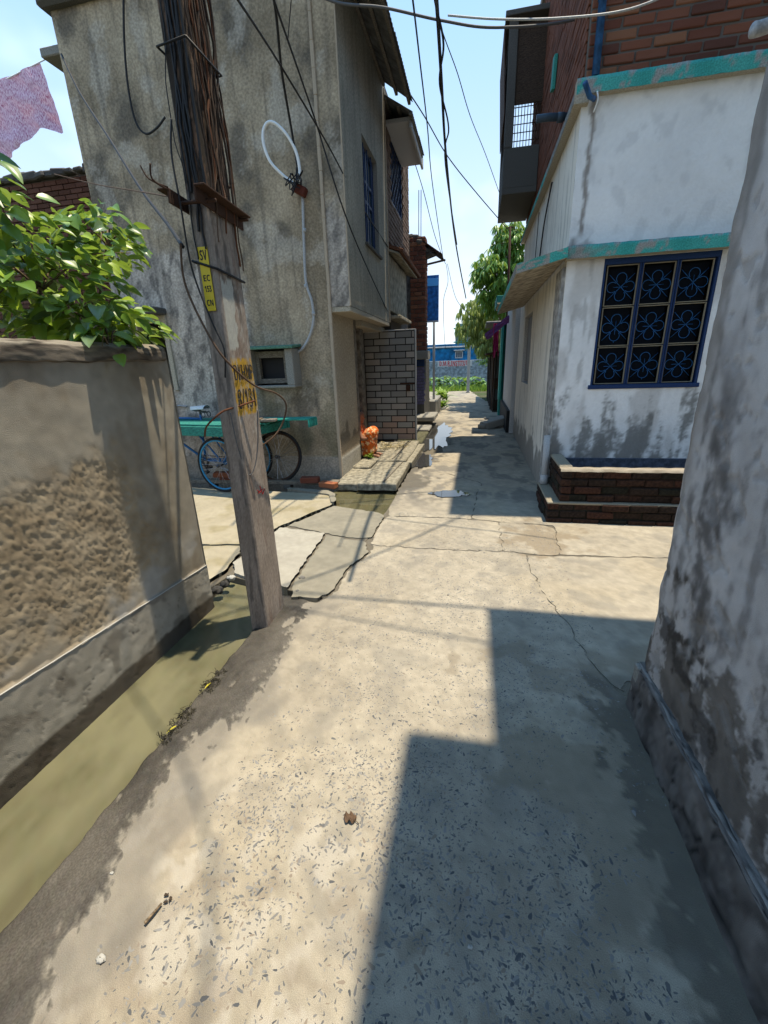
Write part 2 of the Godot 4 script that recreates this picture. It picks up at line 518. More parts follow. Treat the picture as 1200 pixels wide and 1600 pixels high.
func slab(called, parent, poly: Array, step, gap, base, colour: Callable, m, warp = 0.02, depth = 0.05):
	var pv = PackedVector2Array()
	for q in poly:
		pv.append(Vector2(q[0], q[1]))
	var sh = Geometry2D.offset_polygon(pv, -gap)
	if sh.size() == 0:
		return
	pv = sh[0]
	var lo = pv[0]
	var hi = pv[0]
	for q in pv:
		lo = lo.min(q)
		hi = hi.max(q)
	lo -= Vector2.ONE * 0.04
	hi += Vector2.ONE * 0.04
	var nx = int(ceil((hi.x - lo.x) / step))
	var nz = int(ceil((hi.y - lo.y) / step))
	var inside := PackedByteArray()
	inside.resize((nx + 2) * (nz + 2))
	for j in nz:
		for i in nx:
			var c = lo + Vector2(i + 0.5, j + 0.5) * step
			c += Vector2(fb(c.x * 9.0, c.y * 9.0), fb(c.x * 9.0 + 50.0, c.y * 9.0)) * warp + Vector2(fc(c.x * 40.0, c.y * 40.0), fc(c.x * 40.0 + 9.0, c.y * 40.0)) * warp * 0.35
			if Geometry2D.is_point_in_polygon(c, pv):
				inside[(j + 1) * (nx + 2) + i + 1] = 1
	var pos := PackedVector3Array()
	var col := PackedColorArray()
	var nor := PackedVector3Array()
	var idx := PackedInt32Array()
	var at := PackedInt32Array()
	at.resize((nx + 1) * (nz + 1))
	at.fill(-1)
	for j in nz + 1:
		for i in nx + 1:
			var near = 0
			for d in [0, 1, nx + 2, nx + 3]:
				near += inside[j * (nx + 2) + i + d]
			if near == 0:
				continue
			var p = lo + Vector2(i, j) * step
			var y = base + road_y(p.x, p.y) - (0.004 if near < 4 else 0.0)
			at[j * (nx + 1) + i] = pos.size()
			var n = Vector3(road_y(p.x - 0.02, p.y) - road_y(p.x + 0.02, p.y), 0.04, road_y(p.x, p.y - 0.02) - road_y(p.x, p.y + 0.02)).normalized()
			pos.append(Vector3(p.x, y, p.y)); nor.append(n); col.append(colour.call(p.x, p.y))
	# ease the stepped outline into a broken but flowing edge
	for pass_ in 3:
		var eased = pos.duplicate()
		for j in nz + 1:
			for i in nx + 1:
				var o = at[j * (nx + 1) + i]
				if o < 0:
					continue
				var near = 0
				for d in [0, 1, nx + 2, nx + 3]:
					near += inside[j * (nx + 2) + i + d]
				if near == 4:
					continue
				var sum = pos[o]
				var cnt = 1
				for e in [[-1, 0], [1, 0], [0, -1], [0, 1]]:
					var ii = i + e[0]
					var jj = j + e[1]
					if ii < 0 or jj < 0 or ii > nx or jj > nz or at[jj * (nx + 1) + ii] < 0:
						continue
					var all_in = 0
					for d in [0, 1, nx + 2, nx + 3]:
						all_in += inside[jj * (nx + 2) + ii + d]
					if all_in < 4:
						sum += pos[at[jj * (nx + 1) + ii]]
						cnt += 1
				eased[o] = sum / cnt
		pos = eased
	for j in nz:
		for i in nx:
			if not inside[(j + 1) * (nx + 2) + i + 1]:
				continue
			var a = at[j * (nx + 1) + i]
			var b = at[j * (nx + 1) + i + 1]
			var c = at[(j + 1) * (nx + 1) + i + 1]
			var d = at[(j + 1) * (nx + 1) + i]
			idx.append_array([a, b, c, a, c, d])
			for e in [[-1, 0, a, d, Vector3.LEFT], [1, 0, b, c, Vector3.RIGHT], [0, -1, a, b, Vector3.FORWARD], [0, 1, d, c, Vector3.BACK]]:
				if not inside[(j + 1 + e[1]) * (nx + 2) + i + 1 + e[0]]:
					var s = pos.size()
					for q in [e[2], e[3]]:
						pos.append(pos[q]); nor.append(e[4]); col.append(col[q])
					for q in [e[3], e[2]]:
						pos.append(pos[q] - Vector3.UP * depth); nor.append(e[4]); col.append(col[q])
					idx.append_array([s, s + 1, s + 2, s, s + 2, s + 3])
	return inst(called, arrays(pos, nor, col, idx), m, parent)

func build_ground():
	# open land, falling away beyond the end of the lane
	var land = func(u, v):
		var y = -0.34 + 0.3 * sst(-12.8, -13.6, v) - 0.9 * sst(-24.0, -38.0, v)
		return Vector3(u, y + 0.02 * fb(u, v) * sst(-13.5, -15.0, v), v)
	var landc = func(u, v): return mixc(Color(0.13, 0.12, 0.07), Color(0.07, 0.10, 0.03), 0.5 + fb(u * 0.6, v * 0.6))
	var us = [-260.0, -60.0, -20.0]
	us.append_array(steps(-8.0, 8.0, 0.5)); us.append_array([20.0, 60.0, 260.0])
	var vs = [-320.0, -120.0, -60.0]
	vs.append_array(steps(-45.0, 4.0, 0.5)); vs.append_array([12.0, 40.0, 120.0])
	var g = inst("ground", sheet(us, vs, land, landc, Vector3.UP), mat("soil", Color(1, 1, 1), 1.0, "speck", 0.6, 0.6, "relief", true))
	g.set_meta("kind", "structure")

	var road = setting("road")
	var st = mb()
	prism(st, PackedVector2Array([Vector2(-1.02, 2.0), Vector2(-1.0, -2.04), Vector2(-0.98, -2.45), Vector2(-0.98, -3.6), Vector2(-0.9, -4.3), Vector2(-0.9, -13.2), Vector2(3.4, -13.2), Vector2(3.4, 2.0)]), -0.33, -0.009, 0.004)
	part("road_base", st, mat("joint sand", Color(0.21, 0.185, 0.145), 1.0, "speck", 0.3, 0.5), road)
	var m = mats["road concrete"]
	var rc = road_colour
	var polys = [
		[[-1.25, 1.2], [-1.25, -0.6], [-1.25, -1.2], [-1.25, -1.6], [-1.245, -2.02], [-1.18, -2.3], [-1.02, -2.38], [-0.92, -2.48], [-0.92, -2.87], [-0.82, -3.25], [-0.85, -3.37], [-0.18, -3.35], [0.34, -3.37], [0.43, -3.33], [0.48, -2.77], [0.57, -2.42], [0.60, -2.2], [0.65, -1.99], [0.73, -1.74], [0.74, 1.2]],
		[[0.43, -3.33], [0.58, -3.33], [1.47, -3.40], [3.3, -3.46], [3.3, -1.9], [0.76, -1.9], [0.74, -1.78], [0.65, -1.99], [0.60, -2.2], [0.57, -2.42], [0.48, -2.77]],
		[[-0.85, -3.38], [-0.18, -3.355], [0.26, -3.37], [0.27, -4.07], [-0.23, -4.14], [-0.86, -4.12], [-0.885, -3.52]],
		[[0.26, -3.37], [0.34, -3.38], [0.58, -3.335], [0.71, -3.36], [0.75, -3.95], [0.68, -4.03], [0.27, -4.07]],
		[[0.71, -3.36], [1.47, -3.41], [3.3, -3.47], [3.3, -4.2], [0.75, -4.2], [0.75, -3.95]],
		[[-0.87, -4.13], [-0.23, -4.15], [0.0, -4.12], [0.02, -4.33], [0.05, -5.04], [0.13, -5.47], [-0.34, -5.95], [-0.9, -6.3], [-0.91, -5.0]],
		[[0.0, -4.12], [0.27, -4.08], [0.82, -4.02], [0.82, -9.0], [-0.95, -9.0], [-0.92, -6.3], [-0.34, -5.96], [0.13, -5.48], [0.05, -5.05], [0.02, -4.34]]]
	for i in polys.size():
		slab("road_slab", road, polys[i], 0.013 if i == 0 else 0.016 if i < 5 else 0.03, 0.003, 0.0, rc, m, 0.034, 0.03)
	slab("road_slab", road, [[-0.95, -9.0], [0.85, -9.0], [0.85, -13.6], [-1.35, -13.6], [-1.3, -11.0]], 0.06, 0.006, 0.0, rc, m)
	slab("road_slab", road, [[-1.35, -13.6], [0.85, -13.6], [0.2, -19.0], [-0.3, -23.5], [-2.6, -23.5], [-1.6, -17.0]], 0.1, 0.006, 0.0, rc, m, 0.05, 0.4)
	road_chips(road)

	# murky drain along the boundary wall
	var drain = setting("drain_channel")
	st = mb()
	quad(st, Vector3(-1.9, -0.30, 2.0), Vector3(-1.2, -0.30, 2.0), Vector3(-1.2, -0.30, -5.4), Vector3(-1.9, -0.30, -5.4), Vector3(0, -9, 0))
	part("channel_bed", st, mats["dark cement"], drain)
	var wob = func(u, v): return Vector3(u, -0.055 + 0.0012 * fb(u * 5.0, v * 5.0), v)
	var wcol = func(u, v): return mixc(Color(0.095, 0.09, 0.052), Color(0.155, 0.147, 0.09), 0.5 + 0.9 * fb(u * 2.5, v * 1.1) + 0.5 * fb(u * 7.0, v * 3.0) + 0.25 * fb(u * 16.0, v * 8.0))
	var wm = mat("murky water", Color(1, 1, 1), 0.04, "", 1.0, 0.0, "relief", true)
	wm.metallic_specular = 0.5
	inst("drain_water", sheet(steps(-1.80, -1.25, 0.03), steps(-2.95, 2.0, 0.03), wob, wcol, Vector3.UP), wm).set_meta("kind", "structure")
	var wcol2 = func(u, v): return mixc(Color(0.075, 0.07, 0.04), Color(0.12, 0.11, 0.06), 0.5 + 0.7 * fb(u * 3.0, v * 2.0))
	inst("drain_water", sheet(steps(-1.75, -0.85, 0.05), steps(-5.6, -4.15, 0.05), wob, wcol2, Vector3.UP), wm).set_meta("kind", "structure")

	# soft black silt spread from the drain onto the road: rises above the concrete only inside its own outline
	var edge = [[-0.98, -2.39], [-1.04, -2.05], [-0.97, -1.68], [-0.99, -1.38], [-1.03, -1.19], [-1.13, -1.0], [-1.12, -0.83], [-1.05, -0.69], [-1.09, -0.6], [-1.01, -0.4], [-0.97, 0.0], [-1.0, 1.2]]
	var edge_x = func(z):
		for i in edge.size() - 1:
			if z <= edge[i + 1][1]:
				return lerpf(edge[i][0], edge[i + 1][0], clampf((z - edge[i][1]) / (edge[i + 1][1] - edge[i][1]), 0.0, 1.0))
		return -1.0
	var mud_h = func(x, z):
		var d = edge_x.call(z) - x + 0.05 * fb(x * 6.0, z * 6.0) + 0.02 * fb(x * 20.0, z * 20.0)
		var hole = sst(0.2, 0.4, fb(x * 4.0 + 7.0, z * 1.6)) * 0.12
		return clampf((d - hole + 0.05 * fb(x * 26.0, z * 26.0) + 0.04 * fc(x * 60.0, z * 60.0)) * 0.09, -0.008, 0.009 + 0.006 * fb(x * 14.0, z * 14.0))
	var mudp = func(x, z): return Vector3(x, road_y(x, z) + mud_h.call(x, z) - 0.13 * sst(-1.285, -1.345, x + 0.012 * fb(z * 5.0, 2.0)) - 0.02 * sst(-2.30, -2.42, z), z)
	var mudc = func(x, z):
		var wetc = mixc(Color(0.058, 0.053, 0.047), Color(0.125, 0.113, 0.097), 0.5 + 0.9 * fb(x * 3.0, z * 2.0) + 0.3 * fb(x * 16.0, z * 16.0))
		return mixc(Color(0.27, 0.245, 0.205), wetc, sst(-0.001, 0.003, mud_h.call(x, z) + 0.002 * fb(x * 9.0, z * 9.0)))
	var mm = mat("wet silt", Color(1, 1, 1), 0.62, "grain", 0.25, 0.12, "relief", true)
	var mud = inst("mud", sheet(steps(-1.35, -0.86, 0.011), steps(-2.46, 1.2, 0.014), mudp, mudc, Vector3.UP), mm)
	mud.set_meta("kind", "stuff")
	tag(mud, "dark grey silt smeared along the drain edge of the road", "mud")

	# shallow puddles on the lane
	var pm = plain("puddle water", Color(0.035, 0.035, 0.035), 0.03)
	for q in [[-0.80, -9.3, 0.30, 1.75, 1.0], [-0.80, -6.75, 0.17, 0.5, 4.0], [-0.26, -4.97, 0.24, 0.13, 8.0]]:
		var poly = PackedVector2Array()
		for i in 72:
			var a = TAU * i / 72.0
			var r = 1.0 + 0.45 * fb(cos(a) * 1.1 + q[4], sin(a) * 1.1) + 0.16 * fb(cos(a) * 5.0 + q[4], sin(a) * 5.0)
			poly.append(Vector2(q[0] + cos(a) * r * q[2], q[1] + sin(a) * r * q[3]))
		st = mb()
		var idx = Geometry2D.triangulate_polygon(poly)
		for i in range(0, idx.size(), 3):
			tri(st, Vector3(poly[idx[i]].x, 0.006, poly[idx[i]].y), Vector3(poly[idx[i + 1]].x, 0.006, poly[idx[i + 1]].y), Vector3(poly[idx[i + 2]].x, 0.006, poly[idx[i + 2]].y), Vector3(0, -9, 0))
		part("puddle_water", st, pm).set_meta("kind", "structure")

	# paving of the side yard and the slabs laid over the drain
	var yard = setting("yard_paving")
	st = mb()
	prism(st, PackedVector2Array([Vector2(-8.0, -5.0), Vector2(-1.72, -4.85), Vector2(-1.52, -4.4), Vector2(-1.8, -3.7), Vector2(-1.82, -2.75), Vector2(-1.9, -2.3), Vector2(-8.0, -2.3)]), -0.33, -0.02, 0.004)
	prism(st, PackedVector2Array([Vector2(-1.83, -2.66), Vector2(-1.29, -2.52), Vector2(-0.98, -2.45), Vector2(-0.88, -4.1), Vector2(-1.55, -4.3), Vector2(-1.8, -3.7)]), -0.12, -0.002, 0.004)
	part("yard_base", st, mat("joint sand", Color.WHITE), yard)
	var yc = func(x, z):
		var c = mixc(Color(0.40, 0.35, 0.25), Color(0.52, 0.46, 0.34), 0.5 + 0.6 * fa(x * 1.5, z * 1.5))
		c = mixc(c, Color(0.30, 0.25, 0.12), sst(0.1, 0.5, fb(x * 2.2 + 4.0, z * 2.2)) * 0.5)
		return c * (1.0 + 0.14 * fb(x * 11.0, z * 11.0))
	var pc = func(x, z): return mixc(Color(0.50, 0.47, 0.40), Color(0.42, 0.39, 0.33), 0.5 + 0.7 * fb(x * 3.0, z * 3.0)) * (1.0 + 0.12 * fb(x * 12.0, z * 12.0))
	var gc = func(x, z): return mixc(Color(0.36, 0.33, 0.26), Color(0.27, 0.25, 0.20), 0.5 + 0.7 * fb(x * 3.0 + 9.0, z * 3.0)) * (1.0 + 0.14 * fb(x * 12.0, z * 12.0))
	slab("yard_slab", yard, [[-5.5, -4.93], [-3.3, -4.9], [-1.66, -4.76], [-1.52, -4.40], [-1.70, -4.0], [-1.84, -3.68], [-1.95, -3.2], [-2.6, -3.1], [-5.5, -3.0]], 0.03, 0.008, 0.022, yc, m, 0.03, 0.06)
	slab("yard_slab", yard, [[-1.95, -3.2], [-1.86, -2.72], [-1.95, -2.4], [-5.5, -2.4], [-5.5, -3.0], [-2.6, -3.1]], 0.03, 0.008, 0.015, yc, m, 0.03, 0.06)
	slab("paving_slab", yard, [[-1.88, -2.82], [-1.83, -3.64], [-1.33, -3.54], [-1.27, -2.66], [-1.255, -2.5], [-1.74, -2.64]], 0.011, 0.006, 0.025, pc, m, 0.02, 0.09)
	slab("paving_slab", yard, [[-1.20, -2.40], [-1.0, -2.42], [-0.93, -2.5], [-0.93, -2.88], [-0.83, -3.2], [-0.92, -3.42], [-1.12, -3.46], [-1.32, -3.54], [-1.26, -2.6]], 0.011, 0.006, 0.012, gc, m, 0.02, 0.09)
	slab("paving_slab", yard, [[-1.80, -3.72], [-1.66, -3.98], [-1.52, -4.38], [-0.95, -4.20], [-0.88, -4.1], [-0.88, -3.50], [-1.10, -3.48], [-1.34, -3.57]], 0.014, 0.006, 0.010, gc, m, 0.02, 0.12)
	slab("paving_slab", yard, [[-1.75, -4.85], [-1.62, -4.74], [-1.50, -4.42], [-1.55, -4.38], [-1.68, -4.7], [-2.3, -4.86], [-2.3, -4.94]], 0.02, 0.002, 0.045, gc, m, 0.015, 0.2)

func road_chips(road):
	# stone chips of the worn concrete, each a flat splinter
	var meshes = mb()
	var ring_n = [0.95, 0.72, 1.0, 0.8, 0.9, 0.68]
	var c0 = Vector3(0, 0, 0)
	for k in 6:
		var a = Vector3(cos(TAU * k / 6.0) * ring_n[k], 0.0, sin(TAU * k / 6.0) * ring_n[k] * 0.62)
		var b = Vector3(cos(TAU * (k + 1) / 6.0) * ring_n[(k + 1) % 6], 0.0, sin(TAU * (k + 1) / 6.0) * ring_n[(k + 1) % 6] * 0.62)
		tri(meshes, c0 + Vector3.UP * 0.06, a * 0.75 + Vector3.UP * 0.05, b * 0.75 + Vector3.UP * 0.05, Vector3(0, -5, 0))
		quad(meshes, a * 0.75 + Vector3.UP * 0.05, b * 0.75 + Vector3.UP * 0.05, b - Vector3.UP * 0.1, a - Vector3.UP * 0.1, Vector3.ZERO)
	meshes.generate_normals()
	var mm := MultiMesh.new()
	mm.transform_format = MultiMesh.TRANSFORM_3D
	mm.use_colors = true
	mm.mesh = meshes.commit()
	var list = []
	var tries = 0
	while list.size() < 26000 and tries < 150000:
		tries += 1
		var z = -0.25 - 4.0 * pow(rng.randf(), 1.25)
		var x = rr(-1.05, 0.72)
		var dens = 0.42 + 0.7 * fb(x * 1.6 + 3.0, z * 1.6) + 0.35 * fb(x * 7.0, z * 7.0)
		dens += 0.25 * sst(-0.6, -0.1, x) * sst(-2.0, -1.0, z)
		dens -= 0.6 * sst(-0.75, -1.0, x) + 0.7 * sst(0.25, 0.6, x + 0.2 * fb(x * 2.0, z * 2.0)) * sst(-2.2, -1.5, z)
		if rng.randf() > dens:
			continue
		var s = rr(0.0018, 0.0062) * (1.0 + 1.5 * pow(rng.randf(), 7.0)) * (1.0 + 0.25 * sst(-1.5, -0.7, z)) * 0.82
		var t = Transform3D(Basis(Vector3.UP, rr(0.0, TAU)).scaled_local(Vector3(s * rr(0.8, 1.6), s * 0.35, s * rr(0.5, 1.1))), Vector3(x, road_y(x, z) + 0.0003, z))
		var k = rng.randf()
		var c = mixc(Color(0.06, 0.064, 0.07), Color(0.22, 0.212, 0.2), rng.randf())
		if k > 0.86:
			c = Color(0.20, 0.165, 0.13)
		list.append([t, c])
	mm.instance_count = list.size()
	for i in list.size():
		mm.set_instance_transform(i, list[i][0])
		mm.set_instance_color(i, list[i][1])
	var o := MultiMeshInstance3D.new()
	o.name = "stone_chips"
	o.multimesh = mm
	o.material_override = mat("stone chips", Color(1, 1, 1), 0.8, "", 1.0, 0.0, "relief", true)
	o.set_meta("kind", "stuff")
	road.add_child(o)

# ================= low plastered boundary wall beside the drain
func build_boundary_wall():
	var t = thing("boundary_wall", "low plaster boundary wall with peeling render and black-stained coping along the drain", "wall")
	# u runs from the end by the pole towards the camera
	var o = Vector3(-1.73, 0, -2.30)
	var rough_at = func(u, v):
		var z = -2.30 + u
		var k = 0.80 - 0.42 * (v - 0.75) * (v - 0.75) / 0.16 + 0.35 * fb(u * 2.2, v * 2.2) - 0.45 * sst(0.55, 0.25, u)
		if z < -1.85:
			k -= 0.15
		return sst(0.25, 0.60, k + 0.22 * fb(u * 7.0, v * 9.0))
	var line_y = func(u): return 0.265 + 0.076 * u
	var bump = func(u, v):
		var ly = line_y.call(u)
		if v < ly:
			var c = ncell.get_noise_2d(u * 4.5 + 0.9 * fb(u * 4.0, v * 4.0), v * 6.0 + 0.6 * fb(u * 5.0 + 9.0, v * 5.0))
			return 0.012 - 0.0022 * sst(-0.95, -0.99, c) + 0.002 * fb(u * 12.0, v * 12.0)
		var r = rough_at.call(u, v)
		return 0.002 * fb(u * 6.0, v * 6.0) - r * (0.004 + 0.004 * fb(u * 14.0, v * 19.0) + 0.0045 * fb(u * 34.0, v * 50.0) + 0.003 * fc(u * 80.0, v * 90.0))
	var colour = func(u, v):
		var ly = line_y.call(u)
		var g = fb(u * 11.0, v * 11.0)
		if v < ly:
			var c = ncell.get_noise_2d(u * 4.5 + 0.9 * fb(u * 4.0, v * 4.0), v * 6.0 + 0.6 * fb(u * 5.0 + 9.0, v * 5.0))
			var k = mixc(Color(0.36, 0.335, 0.285), Color(0.50, 0.47, 0.41), 0.5 + 0.8 * fa(u * 2.0, v * 2.0))
			k = mixc(k, Color(0.15, 0.13, 0.105), sst(0.15, 0.4, fb(u * 4.0 + 8.0, v * 4.0)) * 0.6)
			k = mixc(k, Color(0.14, 0.12, 0.10), sst(-0.955, -0.99, c) * 0.55 * sst(-0.2, 0.2, fb(u * 2.0, v * 2.0 + 30.0)))
			var tide = sst(0.055, 0.035, v + 0.02 * fb(u * 5.0, 1.0))
			return mixc(k * (1.0 + 0.15 * g), Color(0.06, 0.045, 0.03), tide * 0.85)
		var base = mixc(Color(0.37, 0.33, 0.265), Color(0.50, 0.455, 0.375), 0.5 + 0.8 * fa(u * 1.4 + 3.0, v * 1.4))
		base = mixc(base, Color(0.31, 0.245, 0.17), sst(0.1, 0.45, fb(u * 3.0, v * 2.0)) * 0.5)
		var r = rough_at.call(u, v)
		var earth = mixc(Color(0.36, 0.285, 0.19), Color(0.50, 0.415, 0.295), 0.5 + 0.9 * fb(u * 5.0, v * 7.0))
		base = mixc(base, earth, r)
		var pale = sst(0.1, 0.4, fb(u * 2.5 + 20.0, v * 3.0)) * sst(0.62, 0.42, v)
		base = mixc(base, Color(0.50, 0.485, 0.455), pale * 0.8 * (1.0 - r))
		var mould = sst(0.0, 0.25, v - 1.50 + 0.10 * fb(u * 3.0, v * 1.2) + 0.1 * fb(u * 9.0, v * 5.0))  # wall top darkened: shade under the coping put into this mould tone
		base = mixc(base, Color(0.09, 0.08, 0.068), mould * 0.8)
		return base * (1.0 + 0.17 * g)
	wall("plaster_face", t, o, Vector3.BACK, 3.6, -0.3, 1.56, Vector3.RIGHT, 0.011, colour, bump, mats["rough plaster"])
	# the core, the end and the yard side
	var endc = func(u, v): return mixc(Color(0.37, 0.33, 0.265), Color(0.50, 0.455, 0.375), 0.5 + 0.9 * fb(u * 4.0 + 5.0, v * 3.0))
	wall("wall_end", t, Vector3(-1.86, 0, -2.305), Vector3.RIGHT, 0.135, -0.3, 1.56, Vector3.FORWARD, 0.03, endc, flat, mats["rough plaster"])
	wall("yard_face", t, Vector3(-1.86, 0, -2.305), Vector3.BACK, 3.6, -0.3, 1.56, Vector3.LEFT, 0.06, endc, flat, mats["rough plaster"])
	# bead of lime where the plinth render stops
	var st = mb(true)
	var pts = []
	for i in 90:
		var u = 3.6 * i / 89.0
		pts.append(o + Vector3(0.012, line_y.call(u) + 0.002, u) + Vector3(0.001, 0.003, 0) * fb(u * 9.0, 0.0))
	tube(st, pts, 0.0032, 5)
	part("lime_bead", st, mat("lime bead", Color(0.6, 0.59, 0.55), 0.9, "speck", 0.2, 0.1), t)
	# rounded coping
	var prof = [[-0.15, 0.0], [0.006, 0.0], [0.014, 0.008], [0.017, 0.045], [0.012, 0.07], [-0.01, 0.086], [-0.07, 0.093], [-0.12, 0.085], [-0.15, 0.06], [-0.155, 0.01], [-0.15, 0.0]]
	var capp = func(u, v):
		var k = v * (prof.size() - 1)
		var i = mini(int(k), prof.size() - 2)
		var q = Vector2(prof[i][0], prof[i][1]).lerp(Vector2(prof[i + 1][0], prof[i + 1][1]), k - i)
		var w = 1.0 + 0.05 * fb(u * 3.0, v * 4.0)
		var e = sqrt(clampf(1.0 - pow(clampf((0.05 - u) / 0.09, 0.0, 1.0), 2.0), 0.02, 1.0))
		return Vector3(-1.73 - 0.07 + (q.x + 0.07) * w * e + 0.003 * fb(u * 9.0, v * 9.0), 1.55 + 0.04 + (q.y - 0.04) * w * e + 0.006 * fb(u * 7.0, v * 2.0), -2.30 + u)
	var capc = func(u, v):
		var top = sst(0.33, 0.42, v)      # weathering differs on the face and on the walked top
		var c = mixc(Color(0.085, 0.072, 0.06), Color(0.23, 0.19, 0.15), sst(-0.3, 0.35, fb(u * 4.0, v * 9.0)))
		var lichen = sst(0.0, 0.3, fb(u * 5.0 + 4.0, v * 5.0) + 0.35 * sst(1.2, 0.6, u))
		c = mixc(c, Color(0.36, 0.32, 0.26), lichen * 0.85 * maxf(top, 0.35))
		return c * (1.0 + 0.3 * fb(u * 20.0, v * 30.0))
	inst("coping", sheet(steps(-0.04, 3.6, 0.015), steps(0.0, 1.0, 0.022), capp, capc, Vector3.ZERO), mats["rough plaster"], t)

# ================= the house whose wall stands close beside the camera
func build_corner_house():
	var t = thing("corner_house", "mould-streaked whitewashed house wall rising from a dark cement plinth beside the road", "house")
	var o = Vector3(0.752, 0, -1.74)
	var colour = func(u, v):
		var g = fb(u * 10.0, v * 10.0)
		var f = fc(u * 60.0, v * 60.0)
		var c = mixc(Color(0.58, 0.555, 0.545), Color(0.76, 0.73, 0.715), 0.5 + 0.8 * fa(u * 1.6, v * 1.3))
		var m5 = fa(u * 5.0 + 3.0, v * 4.0)
		var m14 = fa(u * 15.0, v * 11.0 + 8.0)
		# rain streaks of soot running down the lime
		var streak = sst(-0.05, 0.5, 0.8 * fb(u * 8.0 + 0.4 * v, v * 0.7 + 3.0) + 0.35 * m5 + 0.35 * m14)
		c = mixc(c, Color(0.25, 0.24, 0.235), streak * 0.75)
		var s2 = sst(-0.06, 0.14, 0.10 - absf(u - 0.22 - 0.16 * (1.3 - v) - 0.05 * fb(v * 2.0, 4.0)) + 0.10 * m5 + 0.12 * m14) * sst(0.35, 0.6, v) * sst(1.75, 1.2, v)
		c = mixc(c, Color(0.12, 0.11, 0.105), s2 * 0.8)
		var edge = sst(0.12, 0.0, u - 0.06 * m5 - 0.03) * sst(0.8, 1.2, v)
		c = mixc(c, Color(0.33, 0.30, 0.27), edge * 0.8)
		# damp brown mould above the plinth, ragged upper edge
		var top = 0.56 + 0.12 * u + 0.20 * fb(u * 2.6, 1.0) + 0.22 * m5 + 0.14 * m14
		var damp = sst(0.06, -0.05, v - top)
		var brown = mixc(Color(0.095, 0.082, 0.07), Color(0.235, 0.21, 0.185), 0.5 + 0.8 * m5 + 0.5 * m14)
		c = mixc(c, brown, damp * 0.92)
		var bare = sst(0.05, 0.3, 0.8 * fb(u * 3.2 + 17.0, v * 1.6 + 2.0) + 0.4 * m14 + 0.2 * f)
		c = mixc(c, Color(0.60, 0.58, 0.57), damp * bare * 0.85)
		var black = sst(0.1, 0.4, 0.8 * fb(u * 2.3 + 2.0, v * 4.0) + 0.5 * m14) * damp
		c = mixc(c, Color(0.045, 0.038, 0.034), black * 0.8)
		var peel = sst(0.30, 0.36, fb(u * 6.0, v * 6.0 + 40.0)) * 0.4
		c = mixc(c, Color(0.33, 0.32, 0.31), peel)
		return c * (1.0 + 0.12 * g + 0.05 * f)
	var bump = func(u, v):
		var r = 0.004 * fb(u * 3.0, v * 3.0) + 0.0016 * fb(u * 13.0, v * 13.0) - 0.02 * sst(0.05, 0.0, u) * (0.7 + 0.5 * fb(1.0, v * 3.0))
		return r - 0.003 * sst(0.30, 0.36, fb(u * 6.0, v * 6.0 + 40.0))
	wall("wall_face", t, o, Vector3.BACK, 1.6, -0.04, 2.9, Vector3.RIGHT * -1.0, 0.009, colour, bump, mats["rough plaster"])
	wall("wall_face", t, o + Vector3.BACK * 1.6, Vector3.BACK, 3.1, -0.04, 2.9, Vector3.RIGHT * -1.0, 0.02, func(u, v): return colour.call(u + 1.6, v), func(u, v): return bump.call(u + 1.6, v), mats["rough plaster"])
	var dull = mats["white wash"]
	var st = mb()
	bxa(st, Vector3(0.772, -0.1, -1.732), Vector3(4.2, 2.9, -1.62), 0.01)           # far end wall
	bxa(st, Vector3(1.1, -0.1, 2.85), Vector3(4.2, 5.95, 3.0), 0.005)
	bxa(st, Vector3(4.05, -0.1, -1.66), Vector3(4.2, 5.95, 2.85), 0.005)
	part("side_walls", st, dull, t)
	st = mb()
	bxa(st, Vector3(0.757, 2.9, -1.73), Vector3(4.2, 3.0, 3.0), 0.01)
	bxa(st, Vector3(1.06, 3.0, -1.7), Vector3(1.2, 5.95, 2.85), 0.01)
	bxa(st, Vector3(1.2, 3.0, -1.7), Vector3(4.05, 5.95, -1.58), 0.01)
	part("upper_storey", st, dull, t)
	st = mb()
	bxa(st, Vector3(0.68, 5.95, -1.95), Vector3(4.4, 6.1, 3.2), 0.01)
	bxa(st, Vector3(1.04, 5.951, -3.0), Vector3(4.4, 6.099, -1.951), 0.01)
	part("roof_slab", st, mats["cement"], t)
	# plinth
	var pp = func(u, v):
		var q = [[0.0, 0.0], [0.012, 0.235], [0.024, 0.25], [0.075, 0.256]]
		var k = v * 3.0
		var i = mini(int(k), 2)
		var p = Vector2(q[i][0], q[i][1]).lerp(Vector2(q[i + 1][0], q[i + 1][1]), k - i)
		var cr = ncell.get_noise_2d(u * 3.0 + 0.3 * fb(u * 4.0, v * 4.0), p.y * 4.0)
		return Vector3(0.715 - 0.012 * minf(u, 1.5) + p.x + 0.006 * fb(u * 5.0, v * 6.0) + 0.005 * sst(-0.94, -0.985, cr), p.y - 0.02 + 0.006 * fb(u * 4.0, 7.0), -1.745 + u)
	var pcol = func(u, v):
		var cr = ncell.get_noise_2d(u * 3.0 + 0.3 * fb(u * 4.0, v * 4.0), v * 0.27 * 3.0 * 4.0)
		var yy = v * 0.75
		var c = mixc(Color(0.11, 0.10, 0.095), Color(0.25, 0.23, 0.215), 0.5 + 0.8 * fa(u * 4.0, yy * 5.0) + 0.5 * fa(u * 16.0, yy * 16.0))
		c = mixc(c, Color(0.34, 0.32, 0.30), sst(0.1, 0.4, fa(u * 9.0 + 5.0, yy * 7.0)) * 0.5)
		c = mixc(c, Color(0.05, 0.043, 0.04), sst(0.12, 0.4, fa(u * 6.0 + 50.0, yy * 5.0)) * 0.6)
		c = mixc(c, Color(0.03, 0.028, 0.028), sst(-0.95, -0.99, cr))
